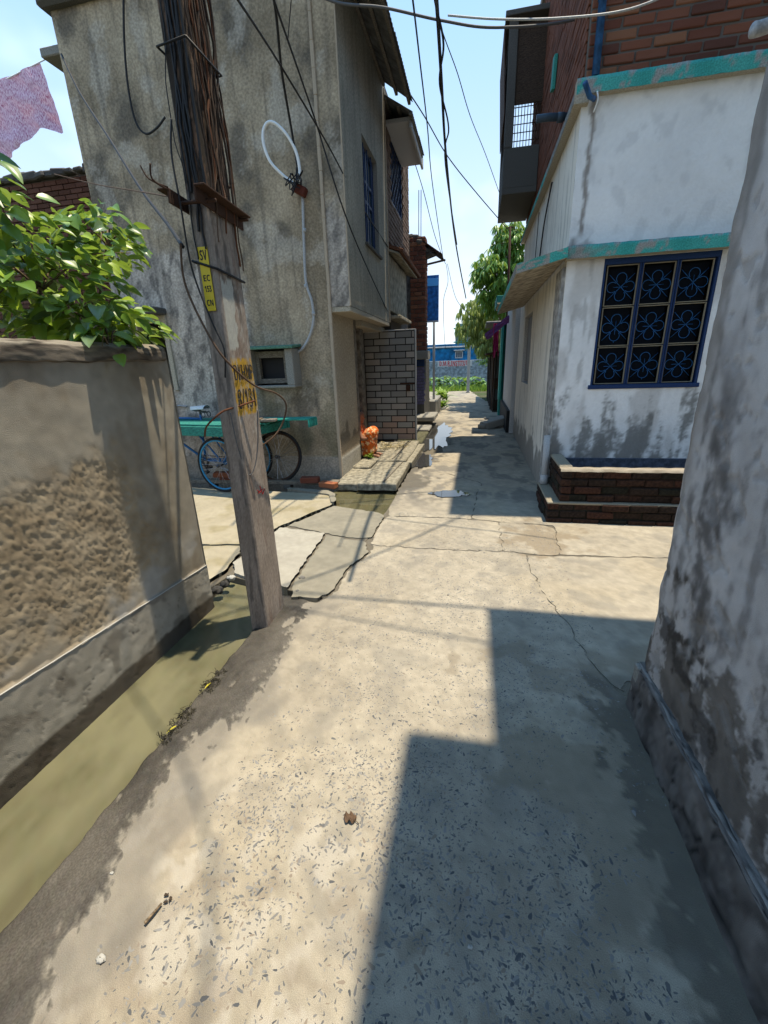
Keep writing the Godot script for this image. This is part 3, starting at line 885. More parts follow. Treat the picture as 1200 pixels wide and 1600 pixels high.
		c = mixc(c, Color(0.42, 0.39, 0.36), sst(0.05, 0.02, absf(v - 0.67)) * sst(-0.3, 0.2, fb(u * 8.0, 3.0)) * 0.8)
		return c * (1.0 + 0.2 * fb(u * 25.0, yy * 25.0))
	inst("plinth", sheet(steps(0.0, 4.6, 0.014), steps(0.0, 1.0, 0.035), pp, pcol, Vector3(-1, 0.4, 0)), mats["rough plaster"], t)
	st = mb()
	bxa(st, Vector3(0.722, -0.1, -1.742), Vector3(0.95, 0.225, -1.70), 0.004)
	part("plinth_end", st, mats["cement"], t)
	st = mb(true)
	tube(st, smooth_pts([Vector3(0.95, 2.44, -1.78), Vector3(0.93, 2.43, -1.86), atz(1200.0, 40.0, -1.9), atz(1176.0, 47.0, -1.9)], 4), 0.019, 12)
	part("waste_pipe", st, mats["grey pipe"], t)

# bricks laid as single pieces on a plane: o is the lower corner, U along, N outwards
func lay_bricks(parent, o: Vector3, U: Vector3, N: Vector3, lu, lv, bl, bh, joint, depth, kind, count, skip: Array = [], proud = 0.006):
	var variants = []
	for i in 3:
		var st = mb()
		bx(st, Vector3(bl - joint, bh - joint, depth), Transform3D(), 0.007, 0.003)
		st.generate_normals()
		variants.append(st.commit())
	var halves = mb()
	bx(halves, Vector3(bl / 2.0 - joint, bh - joint, depth), Transform3D(), 0.007, 0.003)
	halves.generate_normals()
	var half = halves.commit()
	var basis = Basis(U, Vector3.UP, U.cross(Vector3.UP))
	var rows = int(round(lv / bh))
	var made = 0
	for j in rows:
		var u = -bl / 2.0 if j % 2 else 0.0
		while u < lu - 0.03:
			var a = maxf(u, 0.0)
			var b = minf(u + bl, lu)
			u += bl
			if b - a < bl * 0.45:
				continue
			var c = Vector2((a + b) / 2.0, (j + 0.5) * bh)
			var out = false
			for r in skip:
				if r.has_point(c):
					out = true
			if out or made >= count:
				continue
			made += 1
			var full = b - a > bl * 0.75
			var q = inst("brick", variants[rng.randi() % 3] if full else half, mats["%s %d" % [kind, [0, 0, 1, 1, 2, 3][rng.randi() % 6]]], parent)
			q.transform = Transform3D(basis * Basis(Vector3.BACK, rr(-0.012, 0.012)), o + U * c.x + Vector3.UP * (c.y + rr(-0.002, 0.002)) + N * (rr(-proud, proud) - depth / 2.0))
	return made
# many far bricks joined into one part
func far_bricks(called, parent, o: Vector3, U: Vector3, N: Vector3, lu, lv, bl, bh, joint, m, skip: Array = []):
	var st = mb()
	for j in int(lv / bh):
		var u = -bl / 2.0 if j % 2 else 0.0
		while u < lu:
			var a = maxf(u, 0.0) + joint / 2.0
			var b = minf(u + bl, lu) - joint / 2.0
			u += bl
			var c = Vector2((a + b) / 2.0, (j + 0.5) * bh)
			var out = b - a < 0.02
			for r in skip:
				if r.has_point(c):
					out = true
			if out:
				continue
			var k = rr(0.6, 1.3)
			st.set_color(Color(k * 1.05, k, k * 0.95))
			var p = o + U * c.x + Vector3.UP * c.y + N * (rr(-0.003, 0.005) - 0.02)
			bx(st, Vector3(b - a, bh - joint, 0.05), Transform3D(Basis(U, Vector3.UP, U.cross(Vector3.UP)), p), 0.004)
	var q = part(called, st, m, parent)
	q.set_meta("kind", "stuff")
	return q

# ================= grey two-storey house with the jettied bay
func build_plaster_house():
	var t = thing("plaster_house", "grey stained plaster house with a jettied upper bay and sheet-metal awnings over the lane", "house")
	var pl = mats["wall plaster"]
	var FZ = -5.47
	var front = func(u, v):
		var x = -4.75 + u
		var g = fb(u * 7.0, v * 7.0)
		var f = fb(u * 22.0, v * 22.0)
		var c = mixc(Color(0.325, 0.256, 0.174), Color(0.597, 0.482, 0.339), 0.5 + 1.05 * fa(u * 0.9, v * 0.9) + 0.3 * g)
		var soot = sst(0.02, 0.5, fb(u * 1.3 + 8.0, v * 0.8) + 0.25 * g + 0.12 * f)
		c = mixc(c, Color(0.125, 0.11, 0.092), soot * 0.75)
		var pale = sst(0.12, 0.42, fb(u * 1.6 + 30.0, v * 1.1) + 0.2 * f)
		c = mixc(c, Color(0.62, 0.55, 0.455), pale * 0.6)
		# old blue-grey wash on the lower part of the wall
		var edge = 3.05 - 0.42 * (x + 4.2) + 0.2 * fb(u * 2.0, v * 2.0) + 0.06 * f
		var wash = sst(0.10, -0.10, v - edge) * sst(-2.75, -2.95, x + 0.1 * g)
		var wc = mixc(Color(0.393, 0.346, 0.299), Color(0.706, 0.619, 0.528), 0.5 + 0.8 * fb(u * 3.0, v * 1.6) + 0.4 * f)
		wc = mixc(wc, Color(0.095, 0.086, 0.083), sst(0.1, 0.4, fb(u * 7.0, v * 3.0 + 9.0) + 0.3 * f) * 0.65)
		c = mixc(c, wc, wash)
		var streak = sst(0.15, 0.5, fb(u * 9.0, v * 0.5)) * sst(0.4, 1.0, v)
		c = mixc(c, Color(0.127, 0.110, 0.092), streak * 0.4)
		var green = sst(0.0, 0.3, fb(u * 1.5 + 11.0, v * 1.2)) * sst(1.7, 1.2, v + 0.2 * g) * (1.0 - wash)
		c = mixc(c, Color(0.170, 0.163, 0.101), green * 0.5)
		if v < 0.33:
			c = mixc(Color(0.339, 0.298, 0.249), Color(0.489, 0.417, 0.339), 0.5 + 0.8 * g)
		return c * (1.0 + 0.10 * f)
	var fbump = func(u, v): return 0.004 * fb(u * 2.0, v * 2.0) + 0.0015 * fb(u * 9.0, v * 9.0) + (0.012 if v < 0.325 else 0.0)
	var win = Rect2(0.30, 1.25, 0.42, 0.93)
	var fo = Vector3(-4.75, 0, FZ)
	wall("front_wall", t, fo, Vector3.RIGHT, 3.0, -0.3, 5.3, Vector3.BACK, 0.022, front, fbump, pl, [win])
	var small = Node3D.new()
	small.name = "side_window"
	t.add_child(small)
	recess(small, fo, Vector3.RIGHT, Vector3.BACK, win, 0.12, mats["cream cement"], mats["black interior"])
	var st = mb()
	bxa(st, Vector3(-4.72, 2.19, FZ), Vector3(-3.98, 2.27, FZ + 0.24), 0.012)
	part("hood", st, mats["dark cement"], small)
	st = mb()
	for q in [[-4.48, -4.445], [-4.065, -4.0]]:
		bxa(st, Vector3(q[0], 1.24, FZ - 0.02), Vector3(q[1], 2.19, FZ + 0.03), 0.004)
	bxa(st, Vector3(-4.445, 2.10, FZ - 0.02), Vector3(-4.065, 2.189, FZ + 0.028), 0.004)
	part("frame", st, mats["cream cement"], small)

	# corner strip of the lower house and the jettied bay
	var bead = mat("corner bead", Color(0.62, 0.50, 0.37), 0.95, "speck", 0.2, 0.2)
	st = mb()
	for i in 24:
		var y0 = -0.02 + 5.3 * i / 24.0
		beam(st, Vector3(-1.752 + 0.004 * fb(i * 0.7, 1.0), y0, FZ + 0.012), Vector3(-1.752 + 0.004 * fb((i + 1) * 0.7, 1.0), y0 + 5.3 / 24.0 + 0.002, FZ + 0.012), 0.038 + 0.008 * fb(i * 1.3, 5.0), 0.034, 0.006, Vector3.BACK)
	part("corner_strip", st, bead, t)
	var lane = func(u, v):
		var g = fb(u * 6.0 + 40.0, v * 6.0)
		var f = fb(u * 20.0, v * 20.0 + 7.0)
		var c = mixc(Color(0.384, 0.347, 0.274), Color(0.512, 0.465, 0.365), 0.5 + 0.9 * fa(u * 1.1 + 60.0, v * 1.1))
		var s = sst(0.1, 0.45, fb(u * 6.0 + 3.0, v * 0.6) + 0.2 * g)
		c = mixc(c, Color(0.256, 0.236, 0.188), s * 0.45)
		return c * (1.0 + 0.08 * f)
	var lane_low = func(u, v):
		var g = fb(u * 6.0 + 40.0, v * 6.0)
		var c = mixc(Color(0.474, 0.384, 0.274), Color(0.576, 0.477, 0.342), 0.5 + 0.9 * fa(u * 1.3 + 20.0, v * 1.3))
		var wetm = sst(0.02, -0.05, v - 0.62 - 0.25 * fb(u * 2.0, 3.0) - 0.12 * g)
		c = mixc(c, Color(0.15, 0.12, 0.085), wetm * 0.75)
		if v < 0.33:
			c = mixc(Color(0.410, 0.391, 0.342), Color(0.512, 0.484, 0.422), 0.5 + 0.8 * g)
		return c * (1.0 + 0.12 * fb(u * 18.0, v * 18.0))
	var lbump = func(u, v): return 0.003 * fb(u * 3.0, v * 3.0) + (0.012 if v < 0.325 else 0.0)
	# lower lane wall, pillar, and the recess by the door
	wall("lane_wall", t, Vector3(-1.75, 0, FZ + 0.02), Vector3.FORWARD, 1.02, -0.3, 2.17, Vector3.RIGHT, 0.03, lane_low, lbump, pl)
	st = mb()
	bxa(st, Vector3(-1.95, -0.3, -6.62), Vector3(-1.752, 2.17, -6.47), 0.006)
	bxa(st, Vector3(-2.15, -0.3, -9.8), Vector3(-2.05, 2.17, -6.62), 0.006)
	part("recess_wall", st, mat("recess plaster", Color(0.30, 0.255, 0.2), 0.95, "blotch", 0.8, 0.25), t)
	st = mb()
	bxa(st, Vector3(-2.05, -0.3, -7.25), Vector3(-1.80, 2.02, -7.02), 0.01)
	part("door_pillar", st, mat("recess plaster", Color.WHITE), t)
	st = mb()
	bxa(st, Vector3(-2.04, 2.02, -8.3), Vector3(-1.66, 2.10, -6.63), 0.006)
	part("lintel", st, mats["cream cement"], t)
	# bay: front return, lane face with a window, underside
	wall("bay_front", t, Vector3(-1.738, 0, FZ + 0.002), Vector3.RIGHT, 0.24, 2.16, 5.3, Vector3.BACK, 0.03, front, flat, pl)
	var bw = Rect2(0.95, 3.03, 0.88, 1.18)
	var bo = Vector3(-1.50, 0, FZ)
	wall("bay_wall", t, bo, Vector3.FORWARD, 2.5, 2.16, 5.4, Vector3.RIGHT, 0.03, lane, flat, pl, [bw])
	st = mb()
	bxa(st, Vector3(-2.1, 2.10, -7.97), Vector3(-1.502, 2.159, FZ - 0.003), 0.004)
	part("bay_soffit", st, mats["cream cement"], t)
	st = mb()
	for i in 12:
		var y0 = 2.16 + 3.2 * i / 12.0
		beam(st, Vector3(-1.497, y0, FZ + 0.004), Vector3(-1.497, y0 + 3.2 / 12.0 + 0.002, FZ + 0.004), 0.017, 0.017, 0.004, Vector3.BACK)
		beam(st, Vector3(-1.497, y0, -7.97), Vector3(-1.497, y0 + 3.2 / 12.0 + 0.002, -7.97), 0.03, 0.03, 0.005, Vector3.BACK)
	part("bay_bead", st, bead, t)
	st = mb()
	bxa(st, Vector3(-2.05, 2.17, -7.99), Vector3(-1.505, 5.4, -7.95), 0.004)
	part("bay_end", st, mats["cement"], t)
	var w1 = Node3D.new()
	w1.name = "bay_window"
	t.add_child(w1)
	recess(w1, bo, Vector3.FORWARD, Vector3.RIGHT, bw, 0.13, mats["cement"], mats["black interior"])
	st = mb()
	var wz0 = FZ - bw.position.x
	var wz1 = FZ - bw.end.x
	for z in [wz0 - 0.02, lerpf(wz0, wz1, 0.5), wz1 + 0.02]:
		bxa(st, Vector3(-1.60, 3.03, z - 0.02), Vector3(-1.56, 4.21, z + 0.02), 0.003)
	for y in [3.05, 3.6, 3.83, 4.19]:
		bxa(st, Vector3(-1.602, y - 0.02, wz1), Vector3(-1.562, y + 0.02, wz0), 0.003)
	part("window_frame", st, mats["blue paint"], w1)
	for k in 2:
		st = mb()
		var za = lerpf(wz0, wz1, 0.5 * k) - 0.02
		var zb = lerpf(wz0, wz1, 0.5 * k + 0.5) + 0.02
		bxa(st, Vector3(-1.588, 3.06, zb), Vector3(-1.584, 4.18, za), 0.0005)
		var glass = plain("window glass", Color(0.04, 0.07, 0.09), 0.02)
		part("pane", st, glass, w1)
	for k in 3:
		st = mb()
		var z = lerpf(wz0, wz1, (k + 1) / 4.0)
		bxa(st, Vector3(-1.545, 3.04, z - 0.006), Vector3(-1.533, 4.2, z + 0.006), 0.001)
		part("bar", st, mats["blue paint"], w1)
	st = mb()
	bxa(st, Vector3(-1.50, 2.99, wz1 - 0.04), Vector3(-1.46, 3.028, wz0 + 0.04), 0.006)
	part("sill", st, mats["dark cement"], w1)

	# second bay farther along, brick above, with a lattice window
	far_bricks("bay_brickwork", t, Vector3(-1.50, 3.40, -8.02), Vector3.FORWARD, Vector3.RIGHT, 2.45, 1.95, 0.24, 0.075, 0.012, mat("bay brick", Color(0.25, 0.17, 0.13), 0.95, "speck", 0.2, 0.3, "relief", true), [Rect2(0.38, 0.70, 1.2, 0.92)])
	st = mb()
	bxa(st, Vector3(-2.1, 0.0, -10.46), Vector3(-1.56, 3.39, -8.45), 0.004)
	bxa(st, Vector3(-2.1, 3.39, -10.46), Vector3(-1.545, 4.09, -8.0), 0.004)
	bxa(st, Vector3(-2.1, 5.03, -10.46), Vector3(-1.545, 5.40, -8.0), 0.004)
	bxa(st, Vector3(-2.1, 4.09, -8.38), Vector3(-1.545, 5.03, -8.0), 0.004)
	bxa(st, Vector3(-2.1, 4.09, -10.46), Vector3(-1.545, 5.03, -9.6), 0.004)
	part("far_bay_core", st, mats["mortar"], t)
	st = mb()
	bxa(st, Vector3(-2.09, 4.1, -9.58), Vector3(-1.9, 5.02, -8.4), 0.004)
	part("room", st, mats["black interior"], t)
	var w2 = Node3D.new()
	w2.name = "lattice_window"
	t.add_child(w2)
	for s in [-1, 1]:
		for k in 13:
			var z0 = -8.38 - 1.22 * k / 6.0 + (0.92 if s > 0 else -0.0) * 0.0
			var a = Vector3(-1.535, 4.10, z0 if s < 0 else z0 + 0.9)
			var b = Vector3(-1.535, 5.02, a.z + 0.9 * -s)
			var z_lo = -9.59
			var z_hi = -8.39
			var p = a
			var q = b
			if maxf(p.z, q.z) < z_lo or minf(p.z, q.z) > z_hi:
				continue
			var d = q - p
			var t0 = 0.0
			var t1 = 1.0
			for lim in [z_lo, z_hi]:
				var tt = (lim - p.z) / d.z
				var enters = (d.z > 0.0) == (lim == z_lo)
				if enters:
					t0 = maxf(t0, tt)
				else:
					t1 = minf(t1, tt)
			if t1 - t0 < 0.05:
				continue
			st = mb()
			beam(st, p + d * t0, p + d * t1, 0.012, 0.012, 0.001, Vector3.RIGHT)
			part("lattice_bar", st, mats["blue paint"], w2)
	st = mb()
	for z in [-9.6, -8.38]:
		bxa(st, Vector3(-1.56, 4.07, z - 0.025), Vector3(-1.51, 5.04, z + 0.025), 0.003)
	bxa(st, Vector3(-1.561, 4.06, -9.6), Vector3(-1.511, 4.11, -8.38), 0.003)
	part("lattice_frame", st, mats["blue paint"], w2)
	# tiled hood, pale panel and slab under the second bay
	st = mb()
	beam(st, Vector3(-1.40, 3.30, -8.05), Vector3(-1.40, 3.30, -10.5), 0.30, 0.05, 0.006, Vector3(0.35, 1, 0))
	part("tile_hood", st, mat("rusty tile", Color(0.2, 0.09, 0.055), 0.95, "speck", 0.15, 0.3), t)
	st = mb()
	beam(st, Vector3(-1.44, 3.255, -8.06), Vector3(-1.44, 3.255, -10.4), 0.24, 0.03, 0.004, Vector3(0.35, 1, 0))
	bxa(st, Vector3(-1.6, 2.36, -9.95), Vector3(-1.5, 3.22, -8.1), 0.006)
	bxa(st, Vector3(-1.75, 2.24, -9.6), Vector3(-1.35, 2.3, -8.25), 0.01)
	part("cream_panel", st, mat("cream paint", Color(0.50, 0.44, 0.33), 0.9, "blotch", 0.9, 0.1), t)
	st = mb()
	bxa(st, Vector3(-1.97, 2.015, -8.10), Vector3(-1.72, 2.125, -8.0), 0.01)
	part("meter_box", st, mats["white wash"], t)

	# awnings of corrugated sheet on the lane side
	for a in [[-4.95, -7.88, 5.43, 5.10, -1.06], [-7.95, -9.45, 5.30, 5.02, -1.06]]:
		var aw = Node3D.new()
		aw.name = "awning"
		t.add_child(aw, true)
		var z = a[0]
		while z > a[1] + 0.1:
			var z1 = maxf(z - 0.74, a[1])
			var yy = a[2]
			var yo = a[3]
			var xo = a[4] + rr(-0.02, 0.02)
			var zz = z
			var pt = func(u, v): return Vector3(lerpf(-1.53, xo, u), lerpf(yy, yo, u) + 0.011 * sin(v * TAU / 0.076) + 0.004 * (zz - v), v)
			var cf = func(u, v): return Color(1, 1, 1) * (0.85 + 0.3 * fb(u * 3.0, v * 3.0))
			inst("metal_sheet", sheet(steps(0.0, 1.0, 0.25), steps(z, z1 - 0.02, 0.0127), pt, cf, Vector3.UP), mats["galvanised sheet"], aw)
			z = z1
		for k in 3:
			st = mb()
			var u = 0.12 + 0.4 * k
			beam(st, Vector3(lerpf(-1.53, a[4], u), lerpf(a[2], a[3], u) - 0.035, a[0]), Vector3(lerpf(-1.53, a[4], u), lerpf(a[2], a[3], u) - 0.035, a[1]), 0.04, 0.04, 0.004)
			part("purlin", st, mats["weathered wood"], aw)
	st = mb()
	bxa(st, Vector3(-1.52, 4.98, -9.7), Vector3(-1.14, 5.04, -8.1), 0.008)
	bxa(st, Vector3(-1.14, 4.90, -9.7), Vector3(-1.10, 5.06, -8.1), 0.006)
	part("window_hood", st, mats["white wash"], t)

	# roof, parapet band and the walls out of sight that close the house
	st = mb()
	bxa(st, Vector3(-4.85, 5.30, -10.5), Vector3(-1.53, 5.56, FZ + 0.10), 0.035)
	part("roof_slab", st, mats["dark cement"], t)
	st = mb()
	bxa(st, Vector3(-4.75, -0.3, -10.46), Vector3(-4.6, 5.3, FZ - 0.02), 0.004)
	bxa(st, Vector3(-4.6, -0.3, -10.46), Vector3(-2.1, 5.3, -10.3), 0.004)
	part("side_walls", st, mats["cement"], t)
	st = mb()
	bxa(st, Vector3(-5.1, 5.0, -6.6), Vector3(-4.752, 5.09, FZ - 0.1), 0.01)
	part("side_hood", st, mats["cement"], t)

	# boxed vent with a green painted lid, fixed on the front wall
	var b = thing("vent_box", "small concrete vent box with a green board lid on the stained grey wall", "vent", Vector3(-2.5, 1.25, FZ))
	st = mb()
	for q in [[-0.32, -0.25], [0.20, 0.30]]:
		bxa(st, Vector3(q[0], 0.03, 0.0), Vector3(q[1], 0.46, 0.24), 0.008)
	bxa(st, Vector3(-0.32, 0.0, 0.0), Vector3(0.30, 0.03, 0.245), 0.006)
	part("surround", st, mats["cement"], b)
	st = mb()
	bxa(st, Vector3(-0.25, 0.03, 0.0), Vector3(0.20, 0.46, 0.02), 0.002)
	part("hollow", st, mats["black interior"], b)
	st = mb()
	for q in [[-0.25, 0.05, -0.20, 0.44], [0.13, 0.05, 0.198, 0.44]]:
		bxa(st, Vector3(q[0], q[1], 0.06), Vector3(q[2], q[3], 0.13), 0.004)
	bxa(st, Vector3(-0.20, 0.05, 0.062), Vector3(0.13, 0.11, 0.128), 0.004)
	bxa(st, Vector3(-0.20, 0.36, 0.062), Vector3(0.13, 0.44, 0.128), 0.004)
	part("frame", st, mats["weathered wood"], b)
	st = mb()
	bx(st, Vector3(0.70, 0.03, 0.32), Transform3D(Basis(Vector3.RIGHT, 0.08), Vector3(-0.02, 0.485, 0.14)), 0.004)
	part("lid", st, mat("faded green board", Color(0.16, 0.36, 0.26), 0.85, "wood", 0.3, 0.1), b)

	# metal door leaf faced with brick-pattern panels, standing open into the lane
	var d = thing("brick_pattern_door", "open metal door leaf faced with grey brick-pattern panels and a rusty latch", "door", Vector3(-1.08, 0.10, -8.12))
	st = mb()
	bxa(st, Vector3(-0.93, 0.0, -0.03), Vector3(0.0, 1.93, 0.0), 0.002)
	part("leaf", st, mat("door backing", Color(0.03, 0.028, 0.027), 0.9, "", 1.0, 0.0), d)
	st = mb()
	bxa(st, Vector3(-0.004, 0.0, -0.035), Vector3(0.018, 1.95, 0.022), 0.003)
	bxa(st, Vector3(-0.93, 1.93, -0.035), Vector3(-0.005, 1.95, 0.02), 0.003)
	part("edge_frame", st, mats["grey pipe"], d)
	var tones = [Color(0.40, 0.385, 0.355), Color(0.33, 0.32, 0.30), Color(0.46, 0.415, 0.37), Color(0.50, 0.36, 0.29), Color(0.28, 0.27, 0.255)]
	for i in 5:
		mat("door panel %d" % i, tones[i], 0.75, "grain", 0.2, 0.04)
	var rowh = 1.92 / 17.0
	for j in 17:
		var u = -0.93 - (0.11 if j % 2 else 0.0)
		while u < -0.02:
			var x0 = maxf(u, -0.928) + 0.008
			var x1 = minf(u + 0.29, -0.006) - 0.008
			u += 0.29
			if x1 - x0 < 0.03:
				continue
			st = mb()
			bxa(st, Vector3(x0, j * rowh + 0.013, 0.001), Vector3(x1, (j + 1) * rowh - 0.004, 0.009), 0.003)
			part("panel", st, mats["door panel %d" % ([3, 3, 2, 0][rng.randi() % 4] if j < 4 else [0, 0, 1, 2, 4][rng.randi() % 5])], d)
	st = mb()
	bxa(st, Vector3(-0.28, 1.02, 0.012), Vector3(-0.01, 1.05, 0.03), 0.003)
	bxa(st, Vector3(-0.17, 0.90, 0.014), Vector3(-0.09, 1.01, 0.05), 0.01)
	part("latch", st, mats["rusty iron"], d)

	# step slabs in front of the door, over the drain
	var s = thing("door_step_platform", "raised step of weathered slabs bridging the drain by the grey house door", "step")
	var tone = mat("step slab", Color(0.42, 0.385, 0.30), 0.95, "blotch", 0.5, 0.35)
	var sl = [[-1.42, -5.06, -0.93, -6.30, 0.085], [-1.46, -6.33, -1.0, -8.05, 0.10], [-1.0, -6.34, -0.90, -7.9, 0.07], [-1.735, -5.12, -1.44, -5.95, 0.055], [-1.735, -5.97, -1.48, -7.1, 0.075], [-1.8, -7.12, -1.47, -8.05, 0.09]]
	for i in sl.size():
		var q = sl[i]
		var w = q[2] - q[0]
		var poly = PackedVector2Array()
		for p in [[0.0, 0.0], [0.35, -0.02], [0.7, 0.01], [1.0, 0.0], [1.02, 0.5], [1.0, 1.0], [0.5, 0.99], [0.0, 1.0], [-0.02, 0.5]]:
			poly.append(Vector2(q[0] + w * p[0] + rr(-0.012, 0.012), lerpf(q[1], q[3], p[1]) + rr(-0.012, 0.012)))
		st = mb()
		prism(st, poly, q[4] - 0.09, q[4], 0.012)
		part("step_slab", st, tone, s)
	st = mb()
	bxa(st, Vector3(-1.7, -0.3, -8.05), Vector3(-0.98, -0.01, -5.2), 0.01)
	part("footing", st, mats["dark cement"], s)
	# two long battens nailed along the slabs
	for q in [[-1.10, -5.1, -6.25, 0.088], [-1.22, -6.4, -8.0, 0.103]]:
		st = mb()
		beam(st, Vector3(q[0], q[3] + 0.004, q[1]), Vector3(q[0] + 0.06, q[3] + 0.004, q[2]), 0.022, 0.014, 0.003)
		part("batten", st, mats["weathered wood"], s)

# ================= whitewashed house with teal ledges and a raw brick upper storey
func build_white_house():
	var t = thing("white_house", "whitewashed house with teal ledges, floral blue window grille and raw brick upper storey", "house")
	var pl = mat("smooth wash", Color(1, 1, 1), 0.95, "", 1.0, 0.06, "relief", true)
	var FZ = -4.85
	var LX = 0.80
	var front = func(u, v):
		var g = fb(u * 6.0 + 70.0, v * 6.0)
		var f = fb(u * 21.0, v * 21.0 + 70.0)
		var c = mixc(Color(0.70, 0.70, 0.705), Color(0.82, 0.82, 0.82), 0.5 + 0.8 * fa(u * 1.2 + 70.0, v * 1.2))
		if v > 2.42:
			var seep = sst(0.2, 0.4, fb(u * 5.0, v * 3.0 + 5.0) + 0.2 * f)
			c = mixc(c, Color(0.50, 0.50, 0.51), seep * 0.35)
			var drip = sst(0.012, -0.008, absf(u - 0.10 + 0.02 * fb(1.0, v * 4.0)) - 0.018 + 0.015 * g) * sst(2.5, 2.6, v) 
			c = mixc(c, Color(0.20, 0.17, 0.15), drip * 0.85)
			var foot = sst(0.0, 0.12, 0.16 - (v - 2.44) - 0.9 * absf(u - 0.08) + 0.12 * g)
			c = mixc(c, Color(0.17, 0.165, 0.16), foot * 0.8)
			return c * (1.0 + 0.05 * f)
		var warm = sst(0.0, 0.4, fb(u * 3.0, v * 1.0 + 20.0))
		c = mixc(c, Color(0.48, 0.46, 0.44), warm * 0.6)
		# black algae that has run down from the window and creeps up from the trough
		var run = sst(-0.12, 0.42, 0.75 * fb(u * 6.0, v * 1.0) + 0.35 * g + 0.3 * f + 0.75 * (0.95 - v))
		c = mixc(c, Color(0.10, 0.096, 0.085), run * 0.8 * sst(1.25, 1.12, v + 0.25 * g))
		var side = sst(0.1, 0.4, fb(u * 8.0 + 5.0, v * 1.4 + 9.0) + 0.2 * f) * 0.5
		c = mixc(c, Color(0.28, 0.27, 0.26), side * sst(1.1, 1.3, v))
		return c * (1.0 + 0.08 * f)
	var fbump = func(u, v): return 0.003 * fb(u * 3.0, v * 3.0) + 0.001 * fb(u * 12.0, v * 12.0)
	var win = Rect2(0.33, 1.19, 0.96, 1.15)
	var fo = Vector3(LX, 0, FZ)
	wall("front_wall", t, fo, Vector3.RIGHT, 2.7, -0.05, 3.56, Vector3.BACK, 0.018, front, fbump, pl, [win])
	var lane = func(u, v):
		var g = fb(u * 5.0 + 90.0, v * 5.0)
		var f = fb(u * 18.0, v * 18.0 + 90.0)
		var c = mixc(Color(0.66, 0.62, 0.545), Color(0.78, 0.745, 0.67), 0.5 + 0.8 * fa(u * 0.9 + 90.0, v * 0.9))
		var streak = sst(0.1, 0.45, fb(u * 8.0, v * 0.5 + 3.0) + 0.15 * g)
		c = mixc(c, Color(0.36, 0.345, 0.32), streak * 0.6)
		var low = sst(0.04, -0.03, v - 0.35 - 0.22 * fb(u * 1.6, 2.0) - 0.18 * g)
		c = mixc(c, Color(0.15, 0.14, 0.125), low * 0.75)
		var crack = sst(0.008, 0.003, absf(u - 0.42 - 0.02 * fb(v * 3.0, 8.0)))
		c = mixc(c, Color(0.14, 0.13, 0.12), crack * sst(2.2, 2.0, v) * 0.8)
		return c * (1.0 + 0.07 * f)
	var lw = Rect2(2.55, 1.1, 1.05, 1.06)
	wall("lane_wall", t, Vector3(LX, 0, FZ), Vector3.FORWARD, 4.65, -0.05, 3.5, Vector3.LEFT, 0.03, lane, fbump, pl, [lw])
	st_done(t, LX, FZ)
	var st: SurfaceTool
	# corner pier seen on the lane side
	st = mb()
	bxa(st, Vector3(LX - 0.035, -0.04, FZ - 0.34), Vector3(LX + 0.02, 2.3, FZ - 0.02), 0.008)
	part("corner_pier", st, mat("pier wash", Color(0.55, 0.54, 0.52), 0.95, "blotch", 0.7, 0.25), t)
	# lane window: a painted-over shutter in a shallow reveal
	var w2 = Node3D.new()
	w2.name = "lane_window"
	t.add_child(w2)
	recess(w2, Vector3(LX, 0, FZ), Vector3.FORWARD, Vector3.LEFT, lw, 0.10, mats["white wash"], mats["black interior"], 0.6)
	for k in 2:
		st = mb()
		bxa(st, Vector3(LX + 0.05, 1.12, FZ - 2.57 - 0.51 * k), Vector3(LX + 0.08, 2.14, FZ - 3.06 - 0.51 * k), 0.004)
		part("shutter", st, mat("shutter grey", Color(0.24, 0.25, 0.27), 0.7, "grain", 0.3, 0.05), w2)

	# string course and lane cornice, teal paint flaking off
	var flake = func(x, y):
		var k = sst(0.26, 0.36, fb(x * 4.0, y * 9.0) + 0.3 * fb(x * 18.0, y * 18.0))
		var c = mixc(Color(0.055, 0.42, 0.37), Color(0.10, 0.52, 0.46), 0.5 + fb(x * 2.0, y * 2.0))
		return mixc(c, Color(0.42, 0.41, 0.38), k)
	band("string_course", t, Vector3(LX - 0.06, 3.56, FZ + 0.07), Vector3.RIGHT, 2.75, 0.11, 0.10, Vector3.BACK, flake, 0.0, 0.12)
	band("cornice", t, Vector3(LX - 0.075, 3.50, FZ + 0.07), Vector3.FORWARD, 4.75, 0.07, 0.12, Vector3.LEFT, flake, 0.35, 2.0)
	band("window_ledge", t, Vector3(LX - 0.02, 2.345, FZ + 0.10), Vector3.RIGHT, 2.7, 0.105, 0.14, Vector3.BACK, flake, 0.05, 0.35)
	# sloping sun shade along the lane
	var shade = mat("shade soffit", Color(0.60, 0.52, 0.40), 0.95, "blotch", 0.8, 0.15)
	st = mb()
	var a0 = Vector3(LX - 0.02, 2.36, FZ + 0.12)
	var a1 = Vector3(0.34, 2.255, FZ + 0.12)
	var b0 = Vector3(LX - 0.02, 2.36, -8.75)
	var b1 = Vector3(0.34, 2.255, -8.75)
	var up = Vector3(0, 0.075, 0)
	var mid = (a0 + a1 + b0 + b1) / 4.0 + up / 2.0
	quad(st, a0, a1, b1, b0, mid + Vector3.UP * 5.0)
	quad(st, a0 + up, a1 + up, b1 + up, b0 + up, mid - Vector3.UP * 5.0)
	quad(st, b0, b1, b1 + up, b0 + up, mid + Vector3.BACK * 9.0)
	part("sun_shade", st, shade, t)
	band("shade_edge", t, Vector3(0.335, 2.25, FZ + 0.125), Vector3.FORWARD, 3.95, 0.085, 0.01, Vector3.LEFT, flake, 0.3, 1.0)
	var sp = func(u, v): return a0.lerp(a1, u) + up * v + Vector3(0, 0, 0.006)
